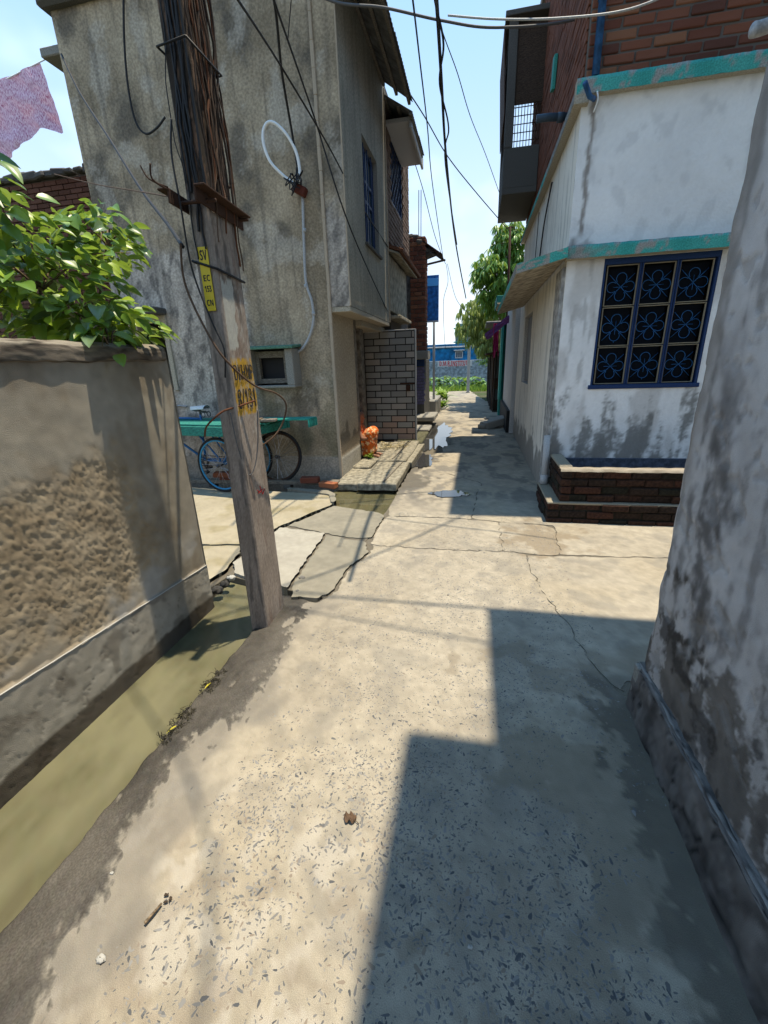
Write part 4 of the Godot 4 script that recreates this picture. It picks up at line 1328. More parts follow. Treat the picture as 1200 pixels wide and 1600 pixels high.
	var sc = func(u, v): return flake.call(u * 0.5 + 3.0, v * 0.1) if u < 0.35 else mixc(Color(0.40, 0.385, 0.35), Color(0.10, 0.40, 0.35), sst(0.0, 0.2, fb(u * 4.0, v * 2.0 + 6.0)))
	inst("shade_front", sheet(steps(0.0, 1.0, 0.02), steps(-0.06, 1.06, 0.1), sp, sc, Vector3.BACK), mats["peeled teal"], t)

	# raw brick storey: single bricks where they can be told apart, joined ones along the lane and above
	var up_wall = Node3D.new()
	up_wall.name = "brick_storey"
	t.add_child(up_wall)
	st = mb()
	bxa(st, Vector3(LX + 0.012, 3.58, -9.5), Vector3(3.5, 6.5, FZ - 0.012), 0.004)
	part("mortar_core", st, mats["mortar"], up_wall)
	lay_bricks(up_wall, Vector3(LX + 0.01, 3.672, FZ), Vector3.RIGHT, Vector3.BACK, 2.3, 0.92, 0.245, 0.0765, 0.013, 0.09, "brick clay", 300)
	far_bricks("upper_courses", up_wall, Vector3(LX + 0.01, 4.592, FZ), Vector3.RIGHT, Vector3.BACK, 2.3, 1.9, 0.245, 0.0765, 0.013, mat("clay courses", Color(0.27, 0.11, 0.07), 0.95, "speck", 0.2, 0.3, "relief", true))
	far_bricks("lane_courses", up_wall, Vector3(LX, 3.575, FZ - 0.05), Vector3.FORWARD, Vector3.LEFT, 4.6, 2.95, 0.245, 0.0765, 0.013, mats["clay courses"])
	st = mb()
	bx(st, Vector3(0.04, 0.30, 0.14), Transform3D(Basis(Vector3.RIGHT, 0.2), Vector3(LX - 0.03, 4.62, -6.7)), 0.006)
	part("teal_patch", st, mats["teal paint"], up_wall)
	st = mb()
	bxa(st, Vector3(LX - 0.05, 6.4, -9.6), Vector3(3.5, 6.52, FZ + 0.05), 0.01)
	part("roof_slab", st, mats["cement"], t)
	st = mb()
	bxa(st, Vector3(LX + 0.02, -0.1, -9.51), Vector3(3.5, 3.56, -9.4), 0.004)
	bxa(st, Vector3(3.4, -0.1, -9.4), Vector3(3.5, 3.56, FZ - 0.02), 0.004)
	part("back_walls", st, mats["white wash"], t)
	build_floral_window(t, fo, win)
	build_balcony(t, LX)
	build_pipes(LX, FZ)
	build_trough(LX, FZ)

func st_done(t, LX, FZ):
	# painted dado strip behind the trough
	var st = mb()
	bxa(st, Vector3(LX + 0.10, 0.30, FZ - 0.01), Vector3(3.2, 0.475, FZ + 0.022), 0.004)
	part("dado", st, mat("slate blue paint", Color(0.10, 0.125, 0.18), 0.7, "blotch", 0.5, 0.1), t)

# a projecting strip with a flaking painted face; bare: how much of its start is bare cement
func band(called, parent, o: Vector3, U: Vector3, lu, h, depth, n: Vector3, flake: Callable, bare, bare_to):
	var pt = func(u, v):
		var e = 0.004 * fb(u * 8.0, v * 3.0)
		if v < 0.5:
			return o + U * u + Vector3.UP * (h * v * 2.0 + e) + n * e
		return o + U * u + Vector3.UP * (h + e) - n * depth * (v - 0.5) * 2.0
	var col = func(u, v):
		var c = flake.call(u, v * h)
		var k = sst(bare_to, bare_to * 0.5, u + 0.25 * fb(u * 6.0, v * 4.0)) * minf(1.0, bare * 3.0 + 0.4 * float(bare > 0.0))
		c = mixc(c, mixc(Color(0.36, 0.35, 0.32), Color(0.22, 0.215, 0.20), 0.5 + fb(u * 9.0, v * 5.0)), k)
		return c if v < 0.55 else mixc(c, Color(0.25, 0.24, 0.22), 0.7)
	var b = inst(called, sheet(steps(0.0, lu, 0.02), [0.0, 0.12, 0.25, 0.38, 0.5, 0.75, 1.0], pt, col, n), mats["peeled teal"], parent)
	var st = mb()
	var q = o + U * lu
	quad(st, o - n * depth, o, o + Vector3.UP * h, o - n * depth + Vector3.UP * h, o + U * 9.0)
	quad(st, o, o - n * depth, q - n * depth, q, o + Vector3.UP * 9.0)
	part("band_underside", st, mats["cream cement"], b)
	return b

func build_floral_window(t, fo, win):
	var w = Node3D.new()
	w.name = "grille_window"
	t.add_child(w)
	recess(w, fo, Vector3.RIGHT, Vector3.BACK, win, 0.10, mats["blue paint"], mats["black interior"], 1.0)
	var x0 = fo.x + win.position.x
	var x1 = fo.x + win.end.x
	var y0 = win.position.y
	var y1 = win.end.y
	var z = fo.z - 0.02
	var st = mb()
	bxa(st, Vector3(x0, y0, z - 0.06), Vector3(x0 + 0.02, y1, z + 0.02), 0.003)
	bxa(st, Vector3(x1 - 0.02, y0, z - 0.06), Vector3(x1, y1, z + 0.02), 0.003)
	bxa(st, Vector3(x0 - 0.02, y0 - 0.012, z - 0.06), Vector3(x1 + 0.02, y0 + 0.028, z + 0.035), 0.004)
	bxa(st, Vector3(x0, y1 - 0.05, z - 0.061), Vector3(x1, y1, z + 0.019), 0.003)
	part("window_frame", st, mats["blue paint"], w)
	var cw = (x1 - x0 - 0.04) / 3.0
	for k in [1, 2]:
		st = mb()
		var xm = x0 + 0.02 + cw * k
		bxa(st, Vector3(xm - 0.015, y0 + 0.03, z - 0.05), Vector3(xm - 0.004, y1 - 0.05, z + 0.022), 0.003)
		bxa(st, Vector3(xm + 0.004, y0 + 0.03, z - 0.05), Vector3(xm + 0.015, y1 - 0.05, z + 0.022), 0.003)
		bxa(st, Vector3(xm - 0.004, y0 + 0.03, z - 0.05), Vector3(xm + 0.004, y1 - 0.05, z + 0.008), 0.001)
		part("mullion", st, mats["blue paint"], w)
	# one pane: putty-coloured sash, dark glass and a floral iron grille
	var rh = (y1 - y0 - 0.08) / 3.0
	var hw = cw / 2.0 - 0.016
	var hh = rh / 2.0 - 0.004
	st = mb()
	for s in [-1, 1]:
		bxa(st, Vector3(s * hw, -hh, -0.01), Vector3(s * (hw - 0.009), hh, 0.012), 0.003)
		bxa(st, Vector3(-hw + 0.009, s * hh, -0.011), Vector3(hw - 0.009, s * (hh - 0.008), 0.011), 0.003)
	st.generate_normals()
	var sash = st.commit()
	st = mb()
	bxa(st, Vector3(-hw + 0.01, -hh + 0.01, -0.028), Vector3(hw - 0.01, hh - 0.01, -0.025), 0.0005)
	st.generate_normals()
	var pane = st.commit()
	st = mb(true)
	var r = minf(hw, hh) - 0.012
	for k in 4:
		var a = TAU * k / 4.0 + PI / 4.0
		var dv = Vector3(cos(a), sin(a), 0)
		tube(st, [Vector3.ZERO, dv * r * 1.25], 0.0032, 5)
		tube(st, [Vector3.ZERO, Vector3(dv.y, dv.x * (1 if k % 2 else -1), 0).rotated(Vector3.BACK, PI / 4.0) * r * 0.5], 0.003, 5)
		var lobe = []
		for i in 17:
			var q = lerpf(-2.3, 2.3, i / 16.0)
			var cdir = Vector3(cos(a + PI / 4.0), sin(a + PI / 4.0), 0)
			lobe.append(cdir * r * 0.60 + cdir.rotated(Vector3.BACK, q) * r * 0.36)
		tube(st, lobe, 0.0032, 5)
	tube(st, [Vector3(-hw, 0, -0.004), Vector3(-r * 0.94, 0, -0.004)], 0.003, 5)
	st.generate_normals()
	var grille = st.commit()
	var glass = plain("dark glass", Color(0.008, 0.01, 0.014), 0.2)
	glass.metallic_specular = 0.12
	for j in 3:
		for i in 3:
			var c = Vector3(x0 + 0.02 + cw * (i + 0.5), y0 + 0.03 + rh * (j + 0.5), z - 0.012)
			var s = inst("sash", sash, mat("putty sash", Color(0.36, 0.31, 0.22), 0.9, "grain", 0.2, 0.1), w, c)
			inst("pane", pane, glass, w, c + Vector3(0.0, 0.0, -0.035))
			var q = inst("floral_grille", grille, mats["bright blue paint"], w, c + Vector3(0.012, -0.006, -0.042))
			q.rotation.z = [0.0, PI / 2.0, 0.0][(i + j) % 3]
			s.position.z += 0.001

func build_balcony(t, LX):
	var b = Node3D.new()
	b.name = "balcony"
	t.add_child(b)
	var z0 = -8.0
	var z1 = -9.5
	var x0 = 0.29
	var st = mb()
	bxa(st, Vector3(x0, 3.86, z1), Vector3(LX - 0.012, 3.94, z0), 0.006)
	bxa(st, Vector3(x0, 3.94, z0 - 0.07), Vector3(LX - 0.012, 4.44, z0 - 0.001), 0.006)
	bxa(st, Vector3(x0, 3.94, z1), Vector3(x0 + 0.07, 4.44, z0 - 0.071), 0.006)
	part("parapet", st, mats["dark cement"], b)
	st = mb()
	bxa(st, Vector3(x0 - 0.002, 4.44, z0 - 0.12), Vector3(x0 + 0.12, 5.9, z0 + 0.004), 0.008)
	part("post", st, mats["dark cement"], b)
	st = mb()
	bxa(st, Vector3(x0, 4.44, z1), Vector3(x0 + 0.1, 5.9, z1 + 0.12), 0.008)
	part("post", st, mats["dark cement"], b)
	for k in 7:
		st = mb()
		bx(st, Vector3(0.40, 0.135, 0.025), Transform3D(Basis(Vector3.RIGHT, 0.06), Vector3(x0 + 0.32, 5.02 + 0.125 * k, z0 - 0.04)), 0.004)
		part("board", st, mat("brown board", Color(0.11, 0.075, 0.055), 0.95, "wood", 0.3, 0.15), b)
	st = mb()
	bxa(st, Vector3(x0 + 0.005, 5.02, z1), Vector3(x0 + 0.03, 5.9, z0 - 0.1), 0.003)
	part("side_board", st, mats["brown board"], b)
	for k in 9:
		st = mb()
		var x = lerpf(x0 + 0.14, LX - 0.03, k / 8.0)
		bxa(st, Vector3(x - 0.005, 4.44, z0 - 0.05), Vector3(x + 0.005, 4.96, z0 - 0.04), 0.001)
		part("bar", st, mats["rusty iron"], b)
	for k in 5:
		st = mb()
		bxa(st, Vector3(x0 + 0.12, 4.52 + 0.1 * k, z0 - 0.055), Vector3(LX - 0.02, 4.53 + 0.1 * k, z0 - 0.045), 0.001)
		part("rail", st, mats["rusty iron"], b)
	for k in 10:
		st = mb()
		var z = lerpf(z0 - 0.2, z1 + 0.2, k / 9.0)
		bxa(st, Vector3(x0 + 0.03, 4.44, z - 0.005), Vector3(x0 + 0.04, 5.02, z + 0.005), 0.001)
		part("bar", st, mats["rusty iron"], b)
	st = mb()
	bxa(st, Vector3(x0 - 0.06, 5.9, z1 - 0.1), Vector3(LX + 0.1, 5.96, z0 + 0.06), 0.006)
	part("lid_slab", st, mats["dark cement"], b)
	# weathered sheet hung outside the post
	st = mb()
	bx(st, Vector3(0.012, 1.0, 1.3), Transform3D(Basis(Vector3.BACK, 0.05), Vector3(x0 - 0.04, 5.35, z0 - 0.66)), 0.002)
	part("hanging_sheet", st, mats["rusty iron"], b)

func build_pipes(LX, FZ):
	var p = thing("blue_downpipe", "blue plastic downpipe running down the raw brick corner of the white house", "pipe")
	var st = mb(true)
	var m = mat("pipe blue", Color(0.03, 0.13, 0.33), 0.5, "blotch", 0.5, 0.02)
	tube(st, [Vector3(LX + 0.075, 6.3, FZ + 0.045), Vector3(LX + 0.08, 3.68, FZ + 0.045)], 0.03, 12)
	part("pipe", st, m, p)
	for y in [4.15, 5.2]:
		st = mb(true)
		tube(st, [Vector3(LX + 0.078, y, FZ + 0.045), Vector3(LX + 0.078, y + 0.09, FZ + 0.045)], 0.036, 12)
		part("collar", st, m, p)
	st = mb(true)
	tube(st, [Vector3(LX + 0.085, 3.52, FZ + 0.06), Vector3(LX + 0.03, 3.50, FZ + 0.16), Vector3(LX - 0.03, 3.56, FZ + 0.24)], 0.02, 10)
	part("outlet", st, m, p)
	st = mb(true)
	tube(st, smooth_pts([Vector3(LX + 0.10, 3.56, FZ + 0.08), Vector3(LX + 0.11, 3.5, FZ + 0.085), Vector3(LX + 0.09, 3.43, FZ + 0.06)], 4), 0.006, 7)
	part("hose", st, mats["white cable"], p)
	var q = thing("black_spout_pipe", "short dark drain spout sticking out of the brick wall above the teal cornice", "pipe")
	st = mb(true)
	var e = atx(838.0, 186.0, 0.50)
	tube(st, [Vector3(LX + 0.02, e.y - 0.02, e.z), Vector3(0.62, e.y, e.z), e], 0.034, 12)
	part("spout", st, mat("pipe dark", Color(0.03, 0.05, 0.075), 0.5, "", 1.0, 0.0), q)
	st = mb(true)
	tube(st, [Vector3(0.70, e.y - 0.012, e.z), Vector3(0.76, e.y - 0.018, e.z)], 0.042, 12)
	part("socket", st, mat("pipe dark", Color.WHITE), q)
	# cable clipped down the lane wall below the cornice
	var c = thing("wall_cable", "black cable sagging down the white lane wall between cornice and sun shade", "cable")
	st = mb(true)
	tube(st, smooth_pts([Vector3(LX - 0.02, 3.40, -6.2), Vector3(LX - 0.025, 3.1, -6.6), Vector3(LX - 0.02, 2.7, -6.9), Vector3(LX - 0.03, 2.45, -6.95)], 6), 0.009, 6)
	part("lead", st, mats["black cable"], c)
	st = mb(true)
	tube(st, smooth_pts([Vector3(LX - 0.03, 2.46, -6.95), Vector3(LX - 0.05, 2.5, -7.15), Vector3(LX - 0.03, 2.9, -7.3), Vector3(LX - 0.02, 3.40, -7.3)], 6), 0.005, 6)
	part("loop", st, mats["black cable"], c)

func build_trough(LX, FZ):
	# open brick trough built against the front of the white house
	var t = thing("brick_trough", "low mossy brick trough with cement rim below the floral grille window", "planter")
	var lower = Node3D.new()
	lower.name = "base_courses"
	t.add_child(lower)
	var st = mb()
	bxa(st, Vector3(0.715, -0.06, FZ), Vector3(3.2, 0.185, -4.125), 0.01)
	part("base_core", st, mats["mouldy brick 2"], lower)
	lay_bricks(lower, Vector3(0.70, -0.03, -4.11), Vector3.RIGHT, Vector3.BACK, 2.0, 0.225, 0.24, 0.075, 0.012, 0.10, "mouldy brick", 100, [], 0.014)
	lay_bricks(lower, Vector3(0.70, -0.03, FZ + 0.02), Vector3.BACK, Vector3.LEFT, 0.72, 0.225, 0.24, 0.075, 0.012, 0.10, "mouldy brick", 100, [], 0.014)
	st = mb()
	bxa(st, Vector3(0.705, 0.178, FZ + 0.01), Vector3(3.2, 0.20, -4.115), 0.006)
	part("ledge_render", st, mat("worn cement", Color(0.42, 0.37, 0.28), 0.95, "speck", 0.3, 0.4), lower)
	var upper = Node3D.new()
	upper.name = "parapet_courses"
	t.add_child(upper)
	var pocket = Rect2(0.10, 0.075, 0.10, 0.075)
	st = mb()
	bxa(st, Vector3(0.825, 0.2, -4.24), Vector3(3.2, 0.49, -4.165), 0.004)
	bxa(st, Vector3(0.825, 0.2, FZ + 0.02), Vector3(0.90, 0.49, -4.241), 0.004)
	part("parapet_core", st, mats["mouldy brick 0"], upper)
	lay_bricks(upper, Vector3(0.81, 0.20, -4.15), Vector3.RIGHT, Vector3.BACK, 1.9, 0.30, 0.24, 0.075, 0.012, 0.09, "mouldy brick", 100, [pocket], 0.012)
	lay_bricks(upper, Vector3(0.81, 0.20, FZ + 0.03), Vector3.BACK, Vector3.LEFT, 0.69, 0.30, 0.23, 0.075, 0.012, 0.09, "mouldy brick", 100, [], 0.008)
	st = mb()
	bxa(st, Vector3(0.955, 0.285, -4.168), Vector3(1.035, 0.345, -4.155), 0.004)  # pale plate in the missing brick: light through the gap put in as colour
	part("gap_light_patch", st, mats["cream cement"], upper)
	var rim = func(u, v): return Vector3(0.80 + u, 0.492 + 0.006 * fb(u * 6.0, v * 3.0) + (0.022 if v > 0.04 and v < 0.96 else 0.0), -4.25 + 0.115 * v + 0.008 * fb(u * 5.0, 3.0))
	var rc = func(u, v): return mixc(Color(0.50, 0.44, 0.35), Color(0.34, 0.29, 0.22), 0.5 + fb(u * 6.0, v * 2.0))
	inst("rim", sheet(steps(0.0, 2.3, 0.02), [0.0, 0.03, 0.1, 0.3, 0.5, 0.7, 0.9, 0.97, 1.0], rim, rc, Vector3.UP), mats["rough plaster"], t)
	st = mb()
	bx(st, Vector3(0.12, 0.03, 0.56), Transform3D(Basis(), Vector3(0.865, 0.508, -4.53)), 0.01)
	part("side_rim", st, mat("worn cement", Color.WHITE), t)
	st = mb()
	bxa(st, Vector3(0.9, 0.25, FZ + 0.02), Vector3(3.2, 0.30, -4.24), 0.004)
	part("soil_fill", st, mats["dirt"], t)
	# drain pipe on the corner by the trough
	var p = thing("corner_drainpipe", "grey drainpipe stub against the white house corner above the trough", "pipe")
	st = mb(true)
	tube(st, [Vector3(0.755, 0.72, FZ + 0.06), Vector3(0.757, 0.215, FZ + 0.08)], 0.034, 12)
	part("pipe", st, mats["grey pipe"], p)
	st = mb(true)
	tube(st, [Vector3(0.757, 0.30, FZ + 0.077), Vector3(0.757, 0.205, FZ + 0.08)], 0.042, 12)
	part("socket", st, mats["grey pipe"], p)

# ================= things farther down the lane
func build_lane_end():
	var st: SurfaceTool
	# house with a bare brick corner pillar on the drain side
	var h = thing("brick_pillar_house", "narrow house with a raw brick corner pillar and purple tile panel past the open door", "house")
	st = mb()
	bxa(st, Vector3(-2.6, -0.3, -12.6), Vector3(-1.52, 4.05, -10.95), 0.006)
	part("wall", st, mat("blue grey wash", Color(0.20, 0.21, 0.22), 0.95, "blotch", 0.9, 0.2), h)
	var pil = Node3D.new()
	pil.name = "brick_pillar"
	h.add_child(pil)
	st = mb()
	bxa(st, Vector3(-1.53, 1.74, -11.2), Vector3(-1.20, 4.1, -10.87), 0.004)
	part("mortar_core", st, mats["mortar"], pil)
	lay_bricks(pil, Vector3(-1.545, 1.75, -10.85), Vector3.RIGHT, Vector3.BACK, 0.36, 2.34, 0.18, 0.09, 0.014, 0.06, "brick clay", 200)
	lay_bricks(pil, Vector3(-1.185, 1.75, -10.86), Vector3.FORWARD, Vector3.RIGHT, 0.36, 2.34, 0.18, 0.09, 0.014, 0.06, "brick clay", 200)
	st = mb()
	bxa(st, Vector3(-1.60, 1.55, -11.3), Vector3(-1.13, 1.745, -10.78), 0.01)
	part("pillar_base", st, mats["cement"], h)
	st = mb()
	bxa(st, Vector3(-1.52, -0.3, -12.2), Vector3(-1.24, 1.55, -10.94), 0.006)
	part("lower_wall", st, mats["dark cement"], h)
	var tiles = mb()
	for j in 13:
		for i in 4:
			var k = rr(0.7, 1.25)
			tiles.set_color(Color(k, k, k * 1.1))
			bxa(tiles, Vector3(-1.50 + 0.066 * i + (0.03 if j % 2 else 0.0), 0.50 + 0.068 * j, -10.95), Vector3(-1.50 + 0.066 * i + (0.088 if j % 2 else 0.058), 0.557 + 0.068 * j, -10.925), 0.003)
	part("purple_tiles", tiles, mat("purple tile", Color(0.22, 0.20, 0.34), 0.5, "grain", 0.2, 0.05, "relief", true), h).set_meta("kind", "stuff")
	st = mb()
	bxa(st, Vector3(-1.50, 1.40, -10.95), Vector3(-1.23, 1.55, -10.92), 0.004)
	part("blue_strip", st, mats["blue paint"], h)
	# crumbling roof edge and small eave
	st = mb()
	for k in 9:
		bx(st, Vector3(rr(0.12, 0.3), rr(0.06, 0.14), rr(0.15, 0.35)), Transform3D(Basis(Vector3.UP, rr(0, 3)) * Basis(Vector3.RIGHT, rr(-0.2, 0.2)), Vector3(-1.62 + 0.06 * k, 4.13 - 0.012 * k * k * 0.5, -11.0 + rr(-0.1, 0.1))), 0.02, 0.01)
	part("roof_edge", st, mats["dark cement"], h)
	st = mb()
	bx(st, Vector3(0.5, 0.03, 0.7), Transform3D(Basis(Vector3.BACK, -0.6), Vector3(-1.04, 3.86, -11.2)), 0.004)
	part("eave_sheet", st, mats["rusty iron"], h)
	for x in [-1.36, -1.31]:
		st = mb()
		tube(st, [Vector3(x, 4.0, -11.0), Vector3(x + 0.01, 5.0, -11.0)], 0.008, 6)
		part("rebar", st, mats["rusty iron"], h)
	# block steps before it
	var sp = thing("stone_step", "two stacked concrete step blocks below the purple tile panel", "step")
	for q in [[-1.43, 0.16, -10.3, -0.93, 0.27, -11.3], [-1.40, 0.02, -9.6, -0.98, 0.08, -10.4]]:
		st = mb()
		bxa(st, vec(q.slice(0, 3)), vec(q.slice(3, 6)), 0.02, 0.008)
		part("block", st, mats["cement"], sp)
	st = mb()
	bxa(st, Vector3(-1.42, -0.2, -11.2), Vector3(-1.05, 0.16, -10.4), 0.01)
	part("footing", st, mats["dark cement"], sp)
	var lw = thing("drain_kerb", "mossy low cement kerb between the brick-pattern door and the puddle", "kerb")
	st = mb()
	bxa(st, Vector3(-1.5, -0.3, -9.5), Vector3(-0.98, 0.05, -8.2), 0.02, 0.006)
	part("kerb_block", st, mat("mossy cement", Color(0.17, 0.165, 0.1), 0.95, "blotch", 0.4, 0.3), lw)
	st = mb()
	bxa(st, Vector3(-1.32, -0.3, -14.5), Vector3(-1.1, 0.45, -12.6), 0.03, 0.01)
	part("kerb_wall", st, mats["cement"], lw)

	# blue sign board on a steel post
	var s = thing("blue_signboard", "tall blue sign board on a slim steel post behind the brick pillar", "sign")
	st = mb()
	bxa(st, Vector3(-1.42, 2.52, -13.02), Vector3(-1.07, 3.68, -12.98), 0.004)
	part("board", st, mat("sign blue", Color(0.03, 0.20, 0.60), 0.6, "blotch", 0.8, 0.0), s)
	st = mb()
	bxa(st, Vector3(-1.405, 3.42, -12.979), Vector3(-1.085, 3.60, -12.972), 0.001)
	part("pale_stripe", st, mat("sign pale", Color(0.10, 0.36, 0.72), 0.6, "", 1.0, 0.0), s)
	st = mb()
	bxa(st, Vector3(-1.405, 2.53, -12.979), Vector3(-1.085, 2.56, -12.972), 0.001)
	part("foot_stripe", st, mats["white wash"], s)
	st = mb(true)
	tube(st, [Vector3(-1.20, -0.1, -13.05), Vector3(-1.20, 3.6, -13.05)], 0.035, 10)
	part("post", st, mats["grey pipe"], s)

	# lattice of wires: small pole with crossarm
	var up = thing("far_wire_pole", "thin utility pole with a short crossarm behind the blue sign board", "utility pole")
	st = mb(true)
	tube(st, [Vector3(-1.75, -0.1, -14.5), Vector3(-1.75, 4.6, -14.5)], 0.06, 8)
	part("pole", st, mats["dark cement"], up)
	st = mb()
	beam(st, Vector3(-1.80, 4.18, -14.45), Vector3(-1.0, 4.30, -14.45), 0.05, 0.05, 0.004)
	part("crossarm", st, mats["rusty iron"], up)

	# painted institute building across the field, with its boundary wall
	var z = -38.0
	var k = 38.0 / 30.0
	var b = thing("institute_building", "bright blue low building with white trim and lettered boundary wall beyond the lane", "building")
	var top = 1.5 + 0.96 * k
	st = mb()
	bxa(st, Vector3(-7.0, -1.3, z - 6.0), Vector3(2.2, top - 0.12, z), 0.02)
	part("wall", st, mat("sky blue paint", Color(0.012, 0.22, 0.50), 0.8, "blotch", 3.0, 0.05), b)
	st = mb()
	bxa(st, Vector3(-7.1, top - 0.12, z - 6.0), Vector3(2.3, top + 0.06, z + 0.12), 0.02)
	part("parapet", st, mats["sky blue paint"], b)
	st = mb()
	bxa(st, Vector3(-7.1, top - 0.22, z - 0.01), Vector3(2.3, top - 0.121, z + 0.16), 0.02)
	part("white_ledge", st, mats["white wash"], b)
	for x in [-1.75, 0.0]:
		var w = Node3D.new()
		w.name = "window"
		b.add_child(w, true)
		st = mb()
		bxa(st, Vector3(x, 1.66, z - 0.05), Vector3(x + 0.62, 2.2, z + 0.03), 0.01)
		part("frame", st, mats["white wash"], w)
		for c in 3:
			st = mb()
			bxa(st, Vector3(x + 0.07 + 0.17 * c, 1.74, z + 0.02), Vector3(x + 0.20 + 0.17 * c, 2.13, z + 0.045), 0.004)
			part("pane", st, plain("far glass", Color(0.05, 0.07, 0.1), 0.3), w)
		st = mb()
		bxa(st, Vector3(x - 0.1, 2.24, z), Vector3(x + 0.75, 2.30, z + 0.3), 0.01)
		part("hood", st, mats["white wash"], w)
	var lw2 = thing("lettered_wall", "pale weathered boundary wall lettered in red below the bright blue building", "wall")
	st = mb()
	bxa(st, Vector3(-6.0, -1.3, z + 1.5), Vector3(1.2, 1.50, z + 1.7), 0.02)
	part("wall_panel", st, mat("pale wall", Color(0.36, 0.43, 0.48), 0.95, "blotch", 2.0, 0.1), lw2)
	st = mb()
	bxa(st, Vector3(-3.05, 1.06, z + 1.7), Vector3(-0.35, 1.46, z + 1.708), 0.002)
	part("name_panel", st, mats["white wash"], lw2)
	var red = plain("red letters", Color(0.45, 0.015, 0.03), 0.7)
	lettering("D.M.R.INSTITUTE", 0.34, Vector3(-1.72, 1.29, z + 1.715), Basis(), red, lw2, 2.35)
	st = mb()
	for i in 9:
		bxa(st, Vector3(-2.2 + 0.15 * i, 1.075, z + 1.709), Vector3(-2.2 + 0.15 * i + rr(0.07, 0.12), 1.12, z + 1.713), 0.001)
	part("faded_line", st, red, lw2)
	# grey taller block behind
	var g = thing("far_grey_block", "grey-green block of flats rising behind the bright blue building", "building")
	st = mb()
	bxa(st, Vector3(-2.6, -1.3, -62.0), Vector3(6.0, 5.6, -56.0), 0.05)
	part("wall", st, mat("grey green wash", Color(0.22, 0.28, 0.27), 0.95, "blotch", 3.0, 0.1), g)
	for j in 2:
		st = mb()
		bxa(st, Vector3(-2.8, 3.5 + 1.5 * j, -56.0), Vector3(6.0, 3.62 + 1.5 * j, -55.4), 0.03)
		part("floor_band", st, mats["teal paint"], g)
		for i in 4:
			st = mb()
			bxa(st, Vector3(-2.2 + 1.4 * i, 3.8 + 1.5 * j - 1.4, -56.02), Vector3(-1.4 + 1.4 * i, 4.7 + 1.5 * j - 1.4, -55.95), 0.02)
			part("window", st, plain("far glass", Color(0.05, 0.07, 0.1), 0.3), g)
	# slim concrete post before the field
	for q in [["pale concrete post standing at the end of the lane before the field", -0.37, -22.0, 2.85, 0.07]]:
		var pp = thing("concrete_post", q[0], "post")
		st = mb()
		bxa(st, Vector3(q[1] - q[4], -0.2, q[2] - q[4]), Vector3(q[1] + q[4], q[3], q[2] + q[4]), 0.015)
		part("shaft", st, mat("pale cement", Color(0.45, 0.44, 0.42), 0.95, "grain", 0.4, 0.2), pp)
		st = mb()
		bxa(st, Vector3(q[1] - q[4] - 0.03, -0.3, q[2] - q[4] - 0.03), Vector3(q[1] + q[4] + 0.03, 0.02, q[2] + q[4] + 0.03), 0.01)
		part("foot", st, mats["dark cement"], pp)

	# teal-pillared house after the white one
	var n = thing("teal_pillar_house", "pale house with teal pillar, teal shade and dark doorway past the white house", "house")
	st = mb()
	bxa(st, Vector3(0.72, -0.1, -12.3), Vector3(3.4, 3.0, -9.55), 0.01)
	part("wall", st, mats["white wash"], n)
	st = mb()
	bxa(st, Vector3(0.62, -0.05, -12.9), Vector3(0.80, 2.35, -12.7), 0.01)
	bxa(st, Vector3(0.60, 0.45, -12.72), Vector3(0.66, 2.3, -12.35), 0.006)
	part("teal_pillar", st, mats["teal paint"], n)
	st = mb()
	bxa(st, Vector3(0.73, -0.05, -12.7), Vector3(3.4, 2.3, -12.31), 0.01)
	part("doorway", st, mats["black interior"], n)
	st = mb()
	bxa(st, Vector3(0.655, -0.05, -12.25), Vector3(0.725, 0.46, -9.6), 0.006)
	part("black_dado", st, mat("black dado", Color(0.02, 0.022, 0.025), 0.8, "grain", 0.3, 0.1), n)
	st = mb()
	bxa(st, Vector3(0.36, 2.50, -10.6), Vector3(0.79, 2.55, -9.7), 0.008)
	part("shade_soffit", st, mats["cream cement"], n)
	st = mb()
	bxa(st, Vector3(0.345, 2.49, -10.62), Vector3(0.36, 2.68, -9.68), 0.004)
	bxa(st, Vector3(0.361, 2.551, -9.70), Vector3(0.80, 2.68, -9.685), 0.004)
	part("shade_edge", st, mats["teal paint"], n)
	st = mb()
	bxa(st, Vector3(0.2, 2.35, -14.0), Vector3(3.4, 2.42, -12.31), 0.02)
	part("porch_roof", st, mats["galvanised sheet"], n)
	# cloths hung by the porch
	var c = thing("magenta_cloth", "magenta cloth hanging from the porch of the teal pillar house", "cloth")
	cloth_sheet(c, "cloth_drop", atz(771, 505, -11.8), atz(780, 505, -11.8), 0.72, mat("magenta cloth", Color(0.42, 0.03, 0.14), 0.9, "grain", 0.1, 0.03, "fine"), 0.05)
	var v = thing("purple_awning_cloth", "purple cloth awning stretched from the porch beside the magenta cloth", "cloth")
	cloth_sheet(v, "cloth_sheet", atz(757, 522, -12.0), atz(795, 492, -11.5), 0.18, mat("purple cloth", Color(0.17, 0.06, 0.2), 0.9, "grain", 0.1, 0.03, "fine"), 0.02)

	# shack wall of old brick and boards
	var sh = thing("brick_shack", "dark shack of old boards and brick leaning along the lane under the trees", "shed")
	st = mb()
	bxa(st, Vector3(0.55, -0.1, -19.5), Vector3(2.5, 1.65, -13.6), 0.02)
	part("core", st, mats["dark cement"], sh)
